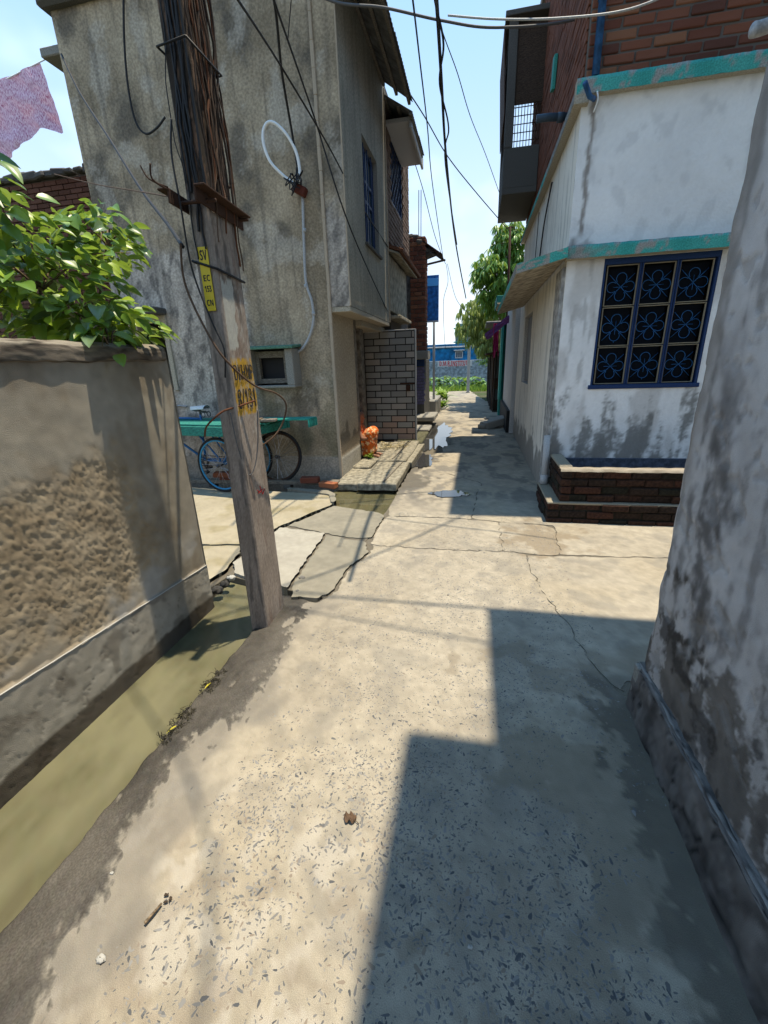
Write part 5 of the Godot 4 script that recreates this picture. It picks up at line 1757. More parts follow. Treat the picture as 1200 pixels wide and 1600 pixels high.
	for i in 16:
		st = mb()
		var zz = -13.7 - 0.36 * i
		var xx = 0.52 - 0.03 * (i % 3)
		beam(st, Vector3(xx, -0.05, zz), Vector3(xx + rr(-0.03, 0.03), 1.62 + rr(-0.08, 0.1), zz + rr(-0.02, 0.02)), 0.33, 0.03, 0.005, Vector3.LEFT)
		part("board", st, mat("old board %d" % (i % 3), [Color(0.07, 0.05, 0.035), Color(0.13, 0.075, 0.045), Color(0.05, 0.042, 0.035)][i % 3], 0.95, "wood", 0.4, 0.3), sh)
	for i in 8:
		st = mb()
		bx(st, Vector3(0.33, 0.30, 0.03), Transform3D(Basis(Vector3.UP, rr(-0.03, 0.03)), Vector3(0.67 + 0.30 * (i % 4), 0.2 + 0.62 * int(i / 4), -13.58)), 0.006)
		part("panel", st, mats["old board %d" % (i % 3)], sh)
	st = mb()
	bx(st, Vector3(2.4, 0.05, 6.4), Transform3D(Basis(Vector3.BACK, 0.10), Vector3(1.45, 1.76, -16.5)), 0.01)
	part("roof_sheet", st, mats["rusty iron"], sh)
	var bk = thing("concrete_block", "broken grey concrete block lying tilted by the white house wall", "block")
	st = mb()
	bx(st, Vector3(0.62, 0.16, 0.34), Transform3D(Basis(Vector3.UP, 0.5) * Basis(Vector3.BACK, 0.22), Vector3(0.45, 0.12, -10.4)), 0.02, 0.015)
	part("chunk", st, mats["cement"], bk)
	st = mb()
	bx(st, Vector3(0.22, 0.10, 0.2), Transform3D(Basis(Vector3.UP, 0.9), Vector3(0.22, 0.05, -10.25)), 0.02, 0.01)
	part("shard", st, mats["cement"], bk)

	# iron post carrying a service wire, on the roof of the next house
	var ip = thing("iron_service_post", "dark iron wire post standing beside the tree behind the white house", "post")
	st = mb(true)
	tube(st, [Vector3(0.71, 2.4, -12.2), Vector3(0.67, 4.45, -12.2)], 0.028, 8)
	part("shaft", st, mats["rusty iron"], ip)
	st = mb()
	beam(st, Vector3(0.60, 4.42, -12.2), Vector3(0.74, 4.43, -12.2), 0.03, 0.03, 0.003)
	part("cap_arm", st, mats["rusty iron"], ip)

	# brick house behind the boundary wall and its washing
	var bh = thing("brick_back_house", "old brick house with broken roof edge behind the leafy shrub", "house")
	far_bricks("brick_face", bh, Vector3(-12.6, 0.0, -7.6), Vector3.RIGHT, Vector3.BACK, 7.3, 4.72, 0.25, 0.078, 0.012, mat("back brick", Color(0.20, 0.095, 0.065), 0.95, "speck", 0.2, 0.4, "relief", true))
	st = mb()
	bxa(st, Vector3(-12.6, -0.3, -9.5), Vector3(-5.3, 4.72, -7.63), 0.01)
	part("core", st, mats["mortar"], bh)
	st = mb()
	for i in 16:
		bx(st, Vector3(rr(0.15, 0.35), rr(0.05, 0.14), 0.25), Transform3D(Basis(Vector3.UP, rr(-0.3, 0.3)), Vector3(-8.5 + 0.2 * i, 4.76, -7.65)), 0.02, 0.012)
	part("roof_edge", st, mats["dark cement"], bh)
	st = mb()
	for i in 5:
		tube(st, [Vector3(-6.20 + 0.02 * i, 4.7, -7.6), Vector3(-6.17 + 0.03 * i + rr(-0.03, 0.03), 5.15 - 0.06 * abs(i - 2), -7.6)], 0.02, 5, 0.006)
	part("dead_stalks", st, mats["wood"], bh)
	var ln = thing("clothes_line", "thin clothes line carrying the pink patterned cloth above the shrub", "line")
	st = mb(true)
	var la = atz(-60.0, 150.0, -6.6)
	var lb = atz(84.0, 86.0, -6.6)
	tube(st, [la, (la + lb) / 2.0 - Vector3(0, 0.03, 0), lb], 0.008, 6)
	part("cord", st, mats["white cable"], ln)
	var rag = thing("pink_cloth", "pink patterned cloth pegged on a line above the shrub", "cloth")
	cloth_sheet(rag, "cloth_drop", atz(-50.0, 146.0, -6.6), atz(62.0, 98.0, -6.6), 0.78, pattern_cloth(), 0.05)

func cloth_sheet(parent, called, a: Vector3, b: Vector3, drop, m, wave):
	var side = (b - a).cross(Vector3.UP).normalized()
	var pt = func(u, v):
		var w = wave * (0.3 + v) * (sin(u * 17.0 + 2.0 * v) * 0.6 + fb(u * 3.0, v * 1.5) * 1.2)
		return a.lerp(b, u) + Vector3.DOWN * drop * v * (1.0 + 0.12 * sin(u * 7.0)) + side * w + (b - a) * 0.12 * v
	inst(called, sheet(steps(0.0, 1.0, 0.03), steps(0.0, 1.0, 0.05), pt, func(_u, _v): return Color.WHITE, side), m, parent)
func pattern_cloth():
	var im := Image.create(256, 256, false, Image.FORMAT_RGB8)
	var n := FastNoiseLite.new()
	n.seed = 8
	n.frequency = 0.09
	for y in 256:
		for x in 256:
			var k = n.get_noise_2d(x * 4.0, y * 0.6)
			im.set_pixel(x, y, Color(0.90, 0.80, 0.85) if k < 0.02 else Color(0.62, 0.36, 0.47) if k > 0.25 else Color(0.80, 0.60, 0.70))
	tex.pink = ImageTexture.create_from_image(im)
	var m = mat("pink print", Color(1, 1, 1), 0.9, "pink", 0.8, 0.0)
	m.backlight_enabled = true
	m.backlight = Color(0.5, 0.4, 0.45)
	return m
func lettering(text, height, at: Vector3, basis: Basis, m, parent, width = 0.0, depth = 0.002, called = "lettering", font_name = "Droid Sans", weight = 700):
	var tm := TextMesh.new()
	var f := SystemFont.new()
	f.font_names = PackedStringArray([font_name])
	f.font_weight = weight
	tm.font = f
	tm.text = text
	tm.font_size = 64
	tm.pixel_size = height / 46.0
	tm.depth = depth
	var o = inst(called, tm, m, parent, at)
	var w = tm.get_aabb().size.x
	o.basis = basis.scaled_local(Vector3(width / w if width > 0.0 else 1.0, 1, 1))
	return o

# ================= concrete power pole at the drain
var pc := Vector3(-1.255, 0, -2.185)
func pole_half(y):
	return Vector2(0.055 - 0.0018 * y, 0.125 - 0.0055 * y)     # half thickness across the lane, half width along it
func build_pole():
	var t = thing("electric_pole", "tapered concrete power pole with painted yellow number patch standing in the drain", "utility pole")
	var vs = steps(-0.32, 3.3, 0.013)
	vs.append_array([3.8, 4.5, 5.5, 6.5, 7.5, 8.6])
	var wob = func(a, y): return 0.002 * fb(a * 4.0, y * 4.0) + 0.0016 * fc(a * 16.0, y * 60.0)
	var patch = func(y, u): return y > 1.265 + 0.01 * fb(u * 6.0, 2.0) and y < 1.545 + 0.012 * fb(u * 7.0, 5.0)
	var wide = func(u, y):
		var g = fb(u * 3.0, y * 11.0)
		var f = fb(u * 12.0, y * 45.0)
		var c = mixc(Color(0.29, 0.235, 0.195), Color(0.46, 0.39, 0.335), 0.5 + 0.7 * fa(u * 1.2, y * 2.2) + 0.5 * f + 0.4 * fc(u * 30.0, y * 110.0))
		c = mixc(c, Color(0.10, 0.09, 0.085), sst(0.1, 0.4, fb(u * 2.5 + 9.0, y * 2.2) + 0.15 * g) * sst(1.5, 1.9, y) * 0.75)
		c = mixc(c, Color(0.20, 0.105, 0.065), sst(0.2, 0.5, fb(u * 2.0 + 40.0, y * 1.6)) * 0.4)
		if patch.call(y, u):
			var flake = sst(0.2, 0.32, fb(u * 3.4, y * 14.0) + 0.25 * f + 0.5 * maxf(0.0, u - 0.6))
			c = mixc(Color(0.60, 0.36, 0.045), c, flake * 0.7)
		var white = sst(0.30, 0.2, absf(u - 0.26 - 0.2 * (y - 1.75)) + 0.10 * fb(u * 5.0, y * 9.0)) * sst(1.57, 1.62, y + 0.03 * g) * sst(1.93, 1.88, y + 0.04 * g)
		if white > 0.5 and u > 0.04:
			c = Color(0.56, 0.56, 0.51)
		var splash = sst(0.28, 0.34, fb(u * 5.0 + 3.0, y * 12.0)) * sst(1.0, 1.2, y) * sst(2.1, 1.8, y)
		c = mixc(c, Color(0.50, 0.49, 0.46), splash * 0.6)
		c = mixc(c, mixc(Color(0.06, 0.048, 0.04), Color(0.26, 0.16, 0.11), sst(-0.1, 0.45, fb(u * 3.0, y * 2.5) + 0.4 * f)), sst(2.15, 2.27, y + 0.06 * g))
		return c * (1.0 + 0.15 * f)
	var narrow = func(u, y):
		var g = fb(u * 3.0 + 30.0, y * 11.0)
		var f = fb(u * 8.0 + 30.0, y * 40.0)
		var c = mixc(Color(0.29, 0.235, 0.195), Color(0.46, 0.39, 0.335), 0.5 + 0.7 * fa(u + 7.0, y * 2.0) + 0.4 * f)
		c = mixc(c, Color(0.10, 0.09, 0.085), sst(0.1, 0.4, fb(u * 2.0, y * 1.8 + 7.0) + 0.2 * g) * 0.6)
		c = mixc(c, mixc(Color(0.06, 0.048, 0.04), Color(0.26, 0.16, 0.11), sst(-0.1, 0.45, fb(u * 3.0 + 9.0, y * 2.5) + 0.4 * f)), sst(2.15, 2.27, y + 0.06 * g))
		return c * (1.0 + 0.15 * f)
	var m = mats["rough plaster"]
	var us = steps(0.0, 1.0, 0.06)
	var fine = steps(0.0, 1.0, 0.03)
	var corner = 0.008
	inst("lane_face", sheet(fine, vs, func(u, y): return Vector3(pc.x + pole_half(y).x + wob.call(u, y), y, pc.z + (pole_half(y).y - corner) * (1.0 - 2.0 * u)), wide, Vector3.RIGHT), m, t)
	inst("near_face", sheet(us, vs, func(u, y): return Vector3(pc.x + (pole_half(y).x - corner) * (2.0 * u - 1.0), y, pc.z + pole_half(y).y + wob.call(u + 5.0, y)), narrow, Vector3.BACK), m, t)
	inst("wall_side_face", sheet([0.0, 1.0], vs, func(u, y): return Vector3(pc.x - pole_half(y).x, y, pc.z + (pole_half(y).y - corner) * (1.0 - 2.0 * u)), narrow, Vector3.LEFT), m, t)
	inst("far_face", sheet([0.0, 1.0], vs, func(u, y): return Vector3(pc.x + (pole_half(y).x - corner) * (2.0 * u - 1.0), y, pc.z - pole_half(y).y), narrow, Vector3.FORWARD), m, t)
	var arris = func(sx, sz): return inst("arris", sheet([0.0, 1.0], vs, func(u, y): return Vector3(pc.x + sx * (pole_half(y).x - corner * u), y, pc.z + sz * (pole_half(y).y - corner * (1.0 - u))), narrow, Vector3(sx, 0, sz)), m, t)
	for sx in [-1, 1]:
		for sz in [-1, 1]:
			arris.call(sx, sz)
	# painted number
	var ink = plain("black paint", Color(0.025, 0.022, 0.02), 0.8)
	var side = Basis(Vector3.UP, PI / 2.0)
	var fx = pc.x + pole_half(1.4).x + 0.0032
	lettering("DKHNP", 0.075, Vector3(fx, 1.478, pc.z), side, ink, t, 0.19, 0.002, "lettering", "Droid Sans", 400)
	lettering("8/131", 0.10, Vector3(fx, 1.345, pc.z - 0.004), side, ink, t, 0.18, 0.002, "lettering", "Droid Sans", 400)
	var st = mb()
	for q in [[0.025, 0.84, -0.01, 0.815], [-0.01, 0.855, -0.03, 0.80], [-0.03, 0.80, -0.06, 0.825], [0.02, 0.82, -0.04, 0.83]]:
		beam(st, Vector3(pc.x + pole_half(0.82).x + 0.002, q[1], pc.z + q[0]), Vector3(pc.x + pole_half(0.82).x + 0.002, q[3], pc.z + q[2]), 0.006, 0.003, 0.0005)
	part("red_scrawl", st, plain("red paint", Color(0.35, 0.02, 0.02), 0.8), t)
	# yellow plate tied to the narrow face
	var plate = Node3D.new()
	plate.name = "yellow_plate"
	t.add_child(plate)
	var pz = pc.z + pole_half(2.0).y + 0.006
	st = mb()
	bx(st, Vector3(0.05, 0.27, 0.004), Transform3D(Basis(), Vector3(pc.x - 0.004, 1.90, pz)), 0.001)
	part("plate", st, plain("yellow plate paint", Color(0.55, 0.42, 0.01), 0.5), plate)
	for q in [["SV", 2.0, 0.04], ["EC", 1.905, 0.026], ["153", 1.86, 0.026], ["CN", 1.80, 0.026]]:
		lettering(q[0], q[2], Vector3(pc.x - 0.003, q[1], pz + 0.0026), Basis(), ink, plate, 0.034)
	st = mb(true)
	var hp = pole_half(1.93)
	var loop = []
	for q in [[1, 1], [-1, 1], [-1, -1], [1, -1], [1, 1]]:
		loop.append(Vector3(pc.x + q[0] * (hp.x + 0.008), 1.95 - 0.02 * q[0] + 0.01 * q[1], pc.z + q[1] * (hp.y + 0.010)))
	tube(st, loop, 0.006, 6)
	part("tie_strap", st, mats["black cable"], t)
	# rusty angle-iron clamp
	var cl = Node3D.new()
	cl.name = "angle_clamp"
	t.add_child(cl)
	hp = pole_half(2.2)
	for s in [-1, 1]:
		st = mb()
		var a = Vector3(pc.x + s * (hp.x + 0.012), 2.21, pc.z + hp.y + 0.11)
		var b = Vector3(pc.x + s * (hp.x + 0.012), 2.19, pc.z - hp.y - 0.06)
		beam(st, a, b, 0.010, 0.055, 0.002)
		beam(st, a + Vector3(s * 0.024, 0.027, 0), b + Vector3(s * 0.024, 0.027, 0), 0.052, 0.008, 0.002)
		part("angle_bar", st, mats["rusty iron"], cl)
	for z in [pc.z + hp.y + 0.03, pc.z - hp.y - 0.03]:
		st = mb(true)
		tube(st, [Vector3(pc.x - hp.x - 0.05, 2.205, z), Vector3(pc.x + hp.x + 0.06, 2.20, z)], 0.008, 6)
		part("bolt", st, mats["rusty iron"], cl)
	st = mb(true)
	tube(st, smooth_pts([Vector3(pc.x - 0.06, 2.23, pc.z + 0.22), Vector3(pc.x - 0.10, 2.26, pc.z + 0.26), Vector3(pc.x - 0.09, 2.31, pc.z + 0.27)], 4), 0.004, 5)
	tube(st, smooth_pts([Vector3(pc.x - 0.06, 2.24, pc.z + 0.22), Vector3(pc.x - 0.13, 2.27, pc.z + 0.24), Vector3(pc.x - 0.16, 2.32, pc.z + 0.24)], 4), 0.003, 5)
	part("wire_ends", st, mats["rusty iron"], cl)
	# service cables strapped up the pole
	var tones = ["black cable", "dark brown cable", "brown cable", "black cable", "rust cable", "dark brown cable"]
	mat("dark brown cable", Color(0.045, 0.03, 0.022), 0.85, "", 1.0, 0.0)
	mat("rust cable", Color(0.17, 0.065, 0.03), 0.85, "speck", 0.1, 0.1)
	mat("grey cable", Color(0.10, 0.10, 0.105), 0.7, "", 1.0, 0.0)
	for i in 26:
		var on_near = i % 3 == 0
		var pts = []
		var off = rr(-1.0, 1.0)
		var y0 = rr(2.24, 2.34) if i % 4 else rr(1.96, 2.2)
		var ph = rr(0.0, 9.0)
		for k in 46:
			var y = lerpf(y0, 6.2, pow(k / 45.0, 1.6))
			var h = pole_half(y)
			var o = clampf(off + 0.9 * fb(y * 0.7 + ph, i * 3.0) + 0.35 * fb(y * 2.6 + ph, i * 5.0), -1.05, 1.05)
			var lift = 0.006 + 0.008 * (0.5 + 0.5 * fb(y * 2.0, i * 7.0 + 2.0)) + 0.005 * (i % 3)
			if on_near:
				pts.append(Vector3(pc.x + o * h.x * 1.1, y, pc.z + h.y + lift))
			else:
				pts.append(Vector3(pc.x + h.x + lift, y, pc.z + o * h.y))
		st = mb(true)
		tube(st, pts, rr(0.002, 0.006), 6)
		part("service_cable", st, mats[tones[i % 6]], t)
	for y in [2.75, 3.4, 4.4]:
		st = mb(true)
		loop = []
		hp = pole_half(y)
		for q in [[1.3, 1.15], [-1.0, 1.15], [-1.0, -1.0], [1.3, -1.0], [1.3, 1.15]]:
			loop.append(Vector3(pc.x + q[0] * (hp.x + 0.008), y + 0.006 * q[0], pc.z + q[1] * (hp.y + 0.012)))
		tube(st, loop, 0.005, 5)
		part("binding", st, mats["black cable"], t)

func wire(called, label, pts: Array, r, m, category = "wire", group = "", n = 8):
	var p = []
	for q in pts:
		p.append(atz(float(q[0]), float(q[1]), q[2]) if q is Array else q)
	var st = mb(true)
	tube(st, smooth_pts(p, n), r, 6)
	st.generate_normals()
	var o = inst(called, st.commit(), mats[m])
	return tag(o, label, category, group)

func build_wires():
	var b = "black cable"
	# leads that cross the grey house front
	wire("service_wire", "black wire crossing the grey front wall to the far edge of the jettied bay", [[330, -60, -2.6], [372, 0, -3.0], [440, 105, -3.9], [512, 226, -4.9], [560, 315, -6.2], [607, 387, -8.0]], 0.008, b)
	wire("service_wire", "black wire dropping across the corner strip to the soffit of the jettied bay", [[400, -90, -3.2], [428, 0, -3.6], [490, 180, -4.8], [548, 358, -5.3], [607, 490, -7.95]], 0.008, b)
	wire("service_wire", "thick black lead dropping to the red junction bracket on the grey wall", [[395, -120, -4.0], [428, 0, -4.6], [440, 110, -5.0], [455, 200, -5.3], [466, 268, -5.38]], 0.012, b)
	wire("service_wire", "short thin wire stub beside the thick lead on the grey wall", [[458, -40, -5.2], [455, 0, -5.3], [450, 60, -5.4]], 0.005, b)
	wire("wall_cable", "black cable hanging in a hook-shaped loop on the upper grey wall", [[193, -30, -5.36], [194, 60, -5.38], [200, 135, -5.4], [212, 190, -5.42], [228, 209, -5.42], [245, 200, -5.42], [258, 183, -5.42]], 0.011, b, "cable")
	wire("service_wire", "dark wire slanting from the grey house corner down to the pole", [[96, 85, -5.4], [125, 145, -4.8], [170, 215, -4.0], [220, 295, -3.2], [262, 350, -2.6], [285, 385, -2.15]], 0.011, b)
	wire("service_wire", "thin wire reaching from the shrub to the angle clamp on the pole", [[85, 272, -4.0], [150, 288, -3.4], [210, 298, -2.8], [268, 308, -2.15]], 0.004, "brown cable")
	# loose leads looped on the pole
	wire("pole_lead", "brown lead wrapped down the pole and looping out beside the vent box", [[282, 380, -2.04], [286, 430, -2.03], [300, 472, -2.02], [330, 530, -2.0], [355, 565, -2.03], [397, 602, -2.15], [432, 615, -2.35], [447, 632, -2.4], [442, 660, -2.4], [428, 682, -2.35], [408, 697, -2.31]], 0.005, "brown cable", "cable")
	wire("pole_lead", "pale lead arching off the pole below the yellow number patch", [[398, 626, -2.18], [375, 634, -2.1], [350, 642, -2.03], [333, 655, -2.0], [322, 668, -2.0], [320, 682, -2.02]], 0.005, "rust cable", "cable")
	wire("pole_lead", "thin dark lead hanging in a narrow loop on the lane face of the pole", [[360, 645, -2.03], [370, 692, -2.05], [382, 730, -2.08], [391, 742, -2.1], [399, 725, -2.13], [403, 690, -2.16], [402, 640, -2.16]], 0.003, "grey cable", "cable")
	wire("pole_lead", "black lead running down the corner of the pole past the yellow plate", [[268, 185, -2.0], [268, 240, -2.0], [282, 320, -2.0], [300, 420, -2.03], [330, 500, -2.03], [350, 545, -2.03], [352, 590, -2.04]], 0.004, b, "cable")
	# overhead runs along the lane and across it
	wire("overhead_wire", "thick twisted black cable running high along the middle of the lane", [[668, -120, -3.0], [682, 0, -4.5], [690, 130, -6.0], [698, 255, -8.0], [712, 380, -12.0], [728, 466, -16.0]], 0.016, b)
	wire("overhead_wire", "second strand spiralled around the thick black lane cable", [[665, -110, -3.0], [680, 2, -4.5], [693, 70, -5.2], [687, 132, -6.0], [701, 200, -7.0], [696, 258, -8.0], [714, 382, -12.0]], 0.010, b)
	wire("overhead_wire", "slim black wire dropping along the awnings towards the far crossarm", [[632, -90, -3.6], [645, 0, -4.5], [656, 95, -5.8], [668, 200, -7.5], [676, 290, -10.0], [693, 408, -14.4]], 0.008, b)
	wire("overhead_wire", "wire from the second awning slanting down behind the iron service post", [[636, 140, -8.0], [665, 185, -8.8], [700, 245, -9.8], [745, 302, -11.0], [795, 360, -12.2]], 0.010, b)
	wire("overhead_wire", "pale thin wire bowing across the sky to the iron service post", [[680, -10, -6.0], [690, 45, -6.8], [715, 115, -8.0], [735, 182, -9.2], [762, 250, -10.6], [797, 350, -12.2]], 0.007, "grey cable")
	wire("overhead_wire", "pair of fine wires strung below the awning edge to the far crossarm", [[645, 245, -9.6], [662, 300, -11.0], [680, 370, -13.0], [696, 412, -14.4]], 0.008, b)
	wire("overhead_wire", "loose fine wire hanging beside the blue sign board", [[697, 412, -14.4], [700, 440, -14.2], [693, 470, -14.0], [694, 520, -13.9], [696, 545, -13.8]], 0.007, b)
	wire("overhead_wire", "slack fine wire from the crossarm into the tree", [[699, 412, -14.4], [712, 465, -14.3], [730, 488, -14.3], [745, 500, -14.4]], 0.007, b)
	wire("overhead_wire", "grey wire stretched across the lane from the awning over the open sky", [[440, -40, -5.0], [520, 2, -5.0], [600, 12, -5.0], [690, 32, -5.2], [775, 43, -5.4], [900, 30, -5.6], [1010, -20, -5.6]], 0.011, "grey cable")
	wire("overhead_wire", "pale wire stretched to the brick storey of the white house", [[700, 24, -4.4], [780, 30, -4.3], [880, 28, -4.2], [985, 14, -4.1], [1090, -30, -4.0]], 0.007, "grey pipe")
	# wires above the frame whose shadows fall on the road
	wire("overhead_wire", "taut wire crossing the road high above the mouth of the lane", [Vector3(-1.2, 6.0, -2.99), Vector3(0.3, 5.85, -2.98), Vector3(1.6, 5.95, -2.98)], 0.012, b)
	wire("overhead_wire", "slack wire crossing the road just beside the taut one", [Vector3(-1.22, 6.2, -2.95), Vector3(0.1, 5.9, -2.75), Vector3(1.5, 5.95, -2.55)], 0.008, b)
	wire("overhead_wire", "long wire running overhead parallel to the house with the dark plinth", [Vector3(-1.15, 6.2, -2.3), Vector3(0.1, 5.8, -1.3), Vector3(0.55, 5.7, 0.2), Vector3(0.75, 5.9, 1.8)], 0.007, b)
	wire("overhead_wire", "wire slanting from the pole to the brick storey of the white house", [Vector3(-1.15, 5.9, -2.3), Vector3(-0.1, 5.75, -3.4), Vector3(0.85, 5.9, -4.8)], 0.012, b)

	# service bracket with conduit and the white loop of cable
	var t = thing("junction_bracket", "rusty red junction bracket tangled with black cable ends on the grey wall", "bracket")
	var c = atz(469.0, 297.0, -5.40)
	var st = mb()
	bx(st, Vector3(0.15, 0.09, 0.09), Transform3D(Basis(Vector3.BACK, -0.5), c), 0.012)
	part("box", st, mat("red oxide", Color(0.14, 0.035, 0.022), 0.85, "speck", 0.1, 0.1), t)
	st = mb(true)
	for i in 6:
		var a = c + Vector3(rr(-0.06, 0.04), rr(0.0, 0.08), 0.05)
		tube(st, smooth_pts([a, a + Vector3(rr(-0.12, 0.1), rr(0.02, 0.1), 0.05), a + Vector3(rr(-0.16, 0.12), rr(-0.12, 0.02), 0.06), a + Vector3(rr(-0.08, 0.05), rr(-0.05, 0.08), 0.02)], 5), 0.006, 5)
	part("cable_tangle", st, mats[b], t)
	st = mb(true)
	tube(st, smooth_pts([atz(466, 268, -5.38), atz(470, 282, -5.36), c + Vector3(0.02, 0.03, 0.03)], 4), 0.013, 6)
	tube(st, smooth_pts([atz(464, 262, -5.38), atz(463, 280, -5.37), c + Vector3(-0.02, 0.03, 0.03)], 4), 0.010, 6)
	part("lead_tails", st, mats[b], t)
	var k = thing("conduit_pipe", "grey conduit pipe running down the grey wall and curving in to the vent box", "pipe")
	var z = -5.43
	st = mb(true)
	tube(st, smooth_pts([atz(473, 308, z), atz(475, 380, z), atz(478, 440, z), atz(487, 470, z), atz(490, 500, z), atz(484, 525, z), atz(474, 543, z), atz(464, 551, z)], 6), 0.016, 9)
	part("pipe", st, mats["grey pipe"], k)
	for q in [[475.5, 360], [478, 447], [490, 490]]:
		st = mb(true)
		var p = atz(q[0], q[1], z)
		tube(st, [p - Vector3(0, 0.02, 0), p + Vector3(0, 0.02, 0)], 0.022, 9)
		part("coupling", st, mats["grey pipe"], k)
	wire("white_cable_loop", "white cable bent in a wide loop above the junction bracket", [[468, 285, -5.36], [468, 262, -5.36], [462, 236, -5.35], [449, 212, -5.33], [433, 195, -5.32], [420, 191, -5.31], [412, 203, -5.31], [412, 225, -5.31], [422, 252, -5.32], [440, 272, -5.34], [460, 288, -5.37]], 0.017, "white cable", "cable")

# ================= cycle cart, bricks, boards in the yard
func wheel(parent, called, at: Vector3, m_rim, r = 0.345):
	var w = Node3D.new()
	w.name = called
	parent.add_child(w, true)
	w.position = at
	var st = mb(true)
	ring(st, Vector3.ZERO, Vector3.BACK, r - 0.016, 0.017, 44, 8)
	part("tyre", st, mat("tyre rubber", Color(0.022, 0.022, 0.024), 0.85, "speck", 0.1, 0.05), w)
	st = mb(true)
	ring(st, Vector3.ZERO, Vector3.BACK, r - 0.038, 0.012, 44, 6)
	part("rim", st, m_rim, w)
	st = mb()
	for i in 24:
		var a = TAU * i / 24.0
		var d = Vector3(cos(a), sin(a), 0)
		var s = 0.03 if i % 2 else -0.03
		tube(st, [d.rotated(Vector3.BACK, 0.9 if i % 4 < 2 else -0.9) * 0.022 + Vector3(0, 0, s), d * (r - 0.042)], 0.0016, 4)
	part("spokes", st, plain("spoke steel", Color(0.4, 0.4, 0.42), 0.35, 0.8), w)
	st = mb(true)
	tube(st, [Vector3(0, 0, -0.05), Vector3(0, 0, 0.05)], 0.02, 10)
	part("hub", st, plain("dark steel", Color(0.08, 0.08, 0.085), 0.4, 0.7), w)
	return w
func build_yard_things():
	var t = thing("cycle_cart", "blue cycle cart with a teal plank bed parked against the grey house", "cart", Vector3(-3.03, 0.024, -5.03), -0.17)
	var blue = mat("cart blue", Color(0.02, 0.14, 0.38), 0.45, "grain", 0.2, 0.03)
	var rim = mat("rim blue", Color(0.03, 0.27, 0.52), 0.4, "grain", 0.2, 0.02)
	wheel(t, "wheel", Vector3(0, 0.345, 0.31), rim)
	wheel(t, "wheel", Vector3(0, 0.345, -0.30), rim)
	wheel(t, "wheel", Vector3(-1.36, 0.345, 0), rim)
	var st = mb(true)
	var crank = Vector3(-0.50, 0.33, 0.02)
	var seat = Vector3(-0.455, 0.93, 0.02)
	var head = Vector3(-1.10, 0.88, 0.02)
	for q in [[crank, seat], [seat + Vector3(-0.01, -0.06, 0), head], [crank, head + Vector3(-0.03, -0.18, 0)], [head + Vector3(0.02, 0.07, 0), head + Vector3(-0.04, -0.22, 0)]]:
		tube(st, q, 0.016, 9)
	for s in [-1, 1]:
		tube(st, [crank + Vector3(0, 0, s * 0.04), Vector3(0, 0.345, s * 0.09)], 0.010, 7)
		tube(st, [seat + Vector3(0.01, -0.1, s * 0.02), Vector3(0, 0.345, s * 0.09)], 0.009, 7)
		tube(st, [head + Vector3(-0.04, -0.22, s * 0.045), Vector3(-1.36, 0.345, s * 0.045)], 0.010, 7)
	tube(st, [Vector3(0, 0.345, -0.36), Vector3(0, 0.345, 0.36)], 0.014, 8)
	part("frame", st, blue, t)
	st = mb(true)
	tube(st, smooth_pts([head + Vector3(0.16, 0.12, 0.27), head + Vector3(0.0, 0.13, 0.25), head + Vector3(0.03, 0.10, 0.05), head + Vector3(0.03, 0.10, -0.05), head + Vector3(0.0, 0.13, -0.25), head + Vector3(0.16, 0.12, -0.27)], 5), 0.011, 8)
	part("handlebar", st, plain("dull steel", Color(0.3, 0.3, 0.31), 0.4, 0.7), t)
	# saddle
	var sp = func(u, v):
		var a = v * TAU
		var w = lerpf(0.022, 0.085, pow(u, 1.6)) * (1.0 if u > 0.04 else 0.5) * (1.0 if u < 0.96 else 0.75)
		return seat + Vector3(-0.15 + 0.27 * u, 0.075 + sin(a) * 0.022 + 0.02 * u - 0.02 * pow(absf(cos(a)), 2.0), cos(a) * w)
	var saddle = inst("saddle", sheet(steps(0.0, 1.0, 0.06), steps(0.0, 1.0, 0.05), sp, func(_u, _v): return Color.WHITE, Vector3.ZERO), plain("pale saddle", Color(0.55, 0.56, 0.57), 0.5), t)
	st = mb(true)
	ring(st, seat + Vector3(0.09, 0.0, 0.05), Vector3.BACK, 0.03, 0.006, 18, 6)
	ring(st, seat + Vector3(0.09, 0.0, -0.05), Vector3.BACK, 0.03, 0.006, 18, 6)
	tube(st, [seat + Vector3(-0.12, 0.055, 0), seat + Vector3(0.1, 0.03, 0)], 0.012, 6)
	tube(st, [seat, seat + Vector3(0, 0.07, 0)], 0.012, 8)
	part("springs", st, plain("dark steel", Color(0.08, 0.08, 0.085), 0.4, 0.7), saddle)
	st = mb(true)
	ring(st, crank + Vector3(0, 0, 0.05), Vector3.BACK, 0.075, 0.008, 28, 6)
	for i in 5:
		tube(st, [crank + Vector3(0, 0, 0.05), crank + Vector3(cos(i * TAU / 5) * 0.075, sin(i * TAU / 5) * 0.075, 0.05)], 0.007, 5)
	part("chainwheel", st, mats["dark steel"], t)
	for s in [-1, 1]:
		st = mb()
		beam(st, crank + Vector3(0, 0, s * 0.08), crank + Vector3(0.09 * s, -0.14, s * 0.08), 0.02, 0.014, 0.003)
		bx(st, Vector3(0.09, 0.025, 0.07), Transform3D(Basis(), crank + Vector3(0.09 * s, -0.14, s * 0.125)), 0.004)
		part("pedal", st, mats["dark steel"], t)
	st = mb(true)
	tube(st, [crank + Vector3(0, 0.075, 0.05), Vector3(0, 0.385, 0.05)], 0.005, 5)
	tube(st, [crank + Vector3(0, -0.075, 0.05), Vector3(0, 0.305, 0.05)], 0.005, 5)
	part("chain", st, mats["rusty iron"], t)
	st = mb(true)
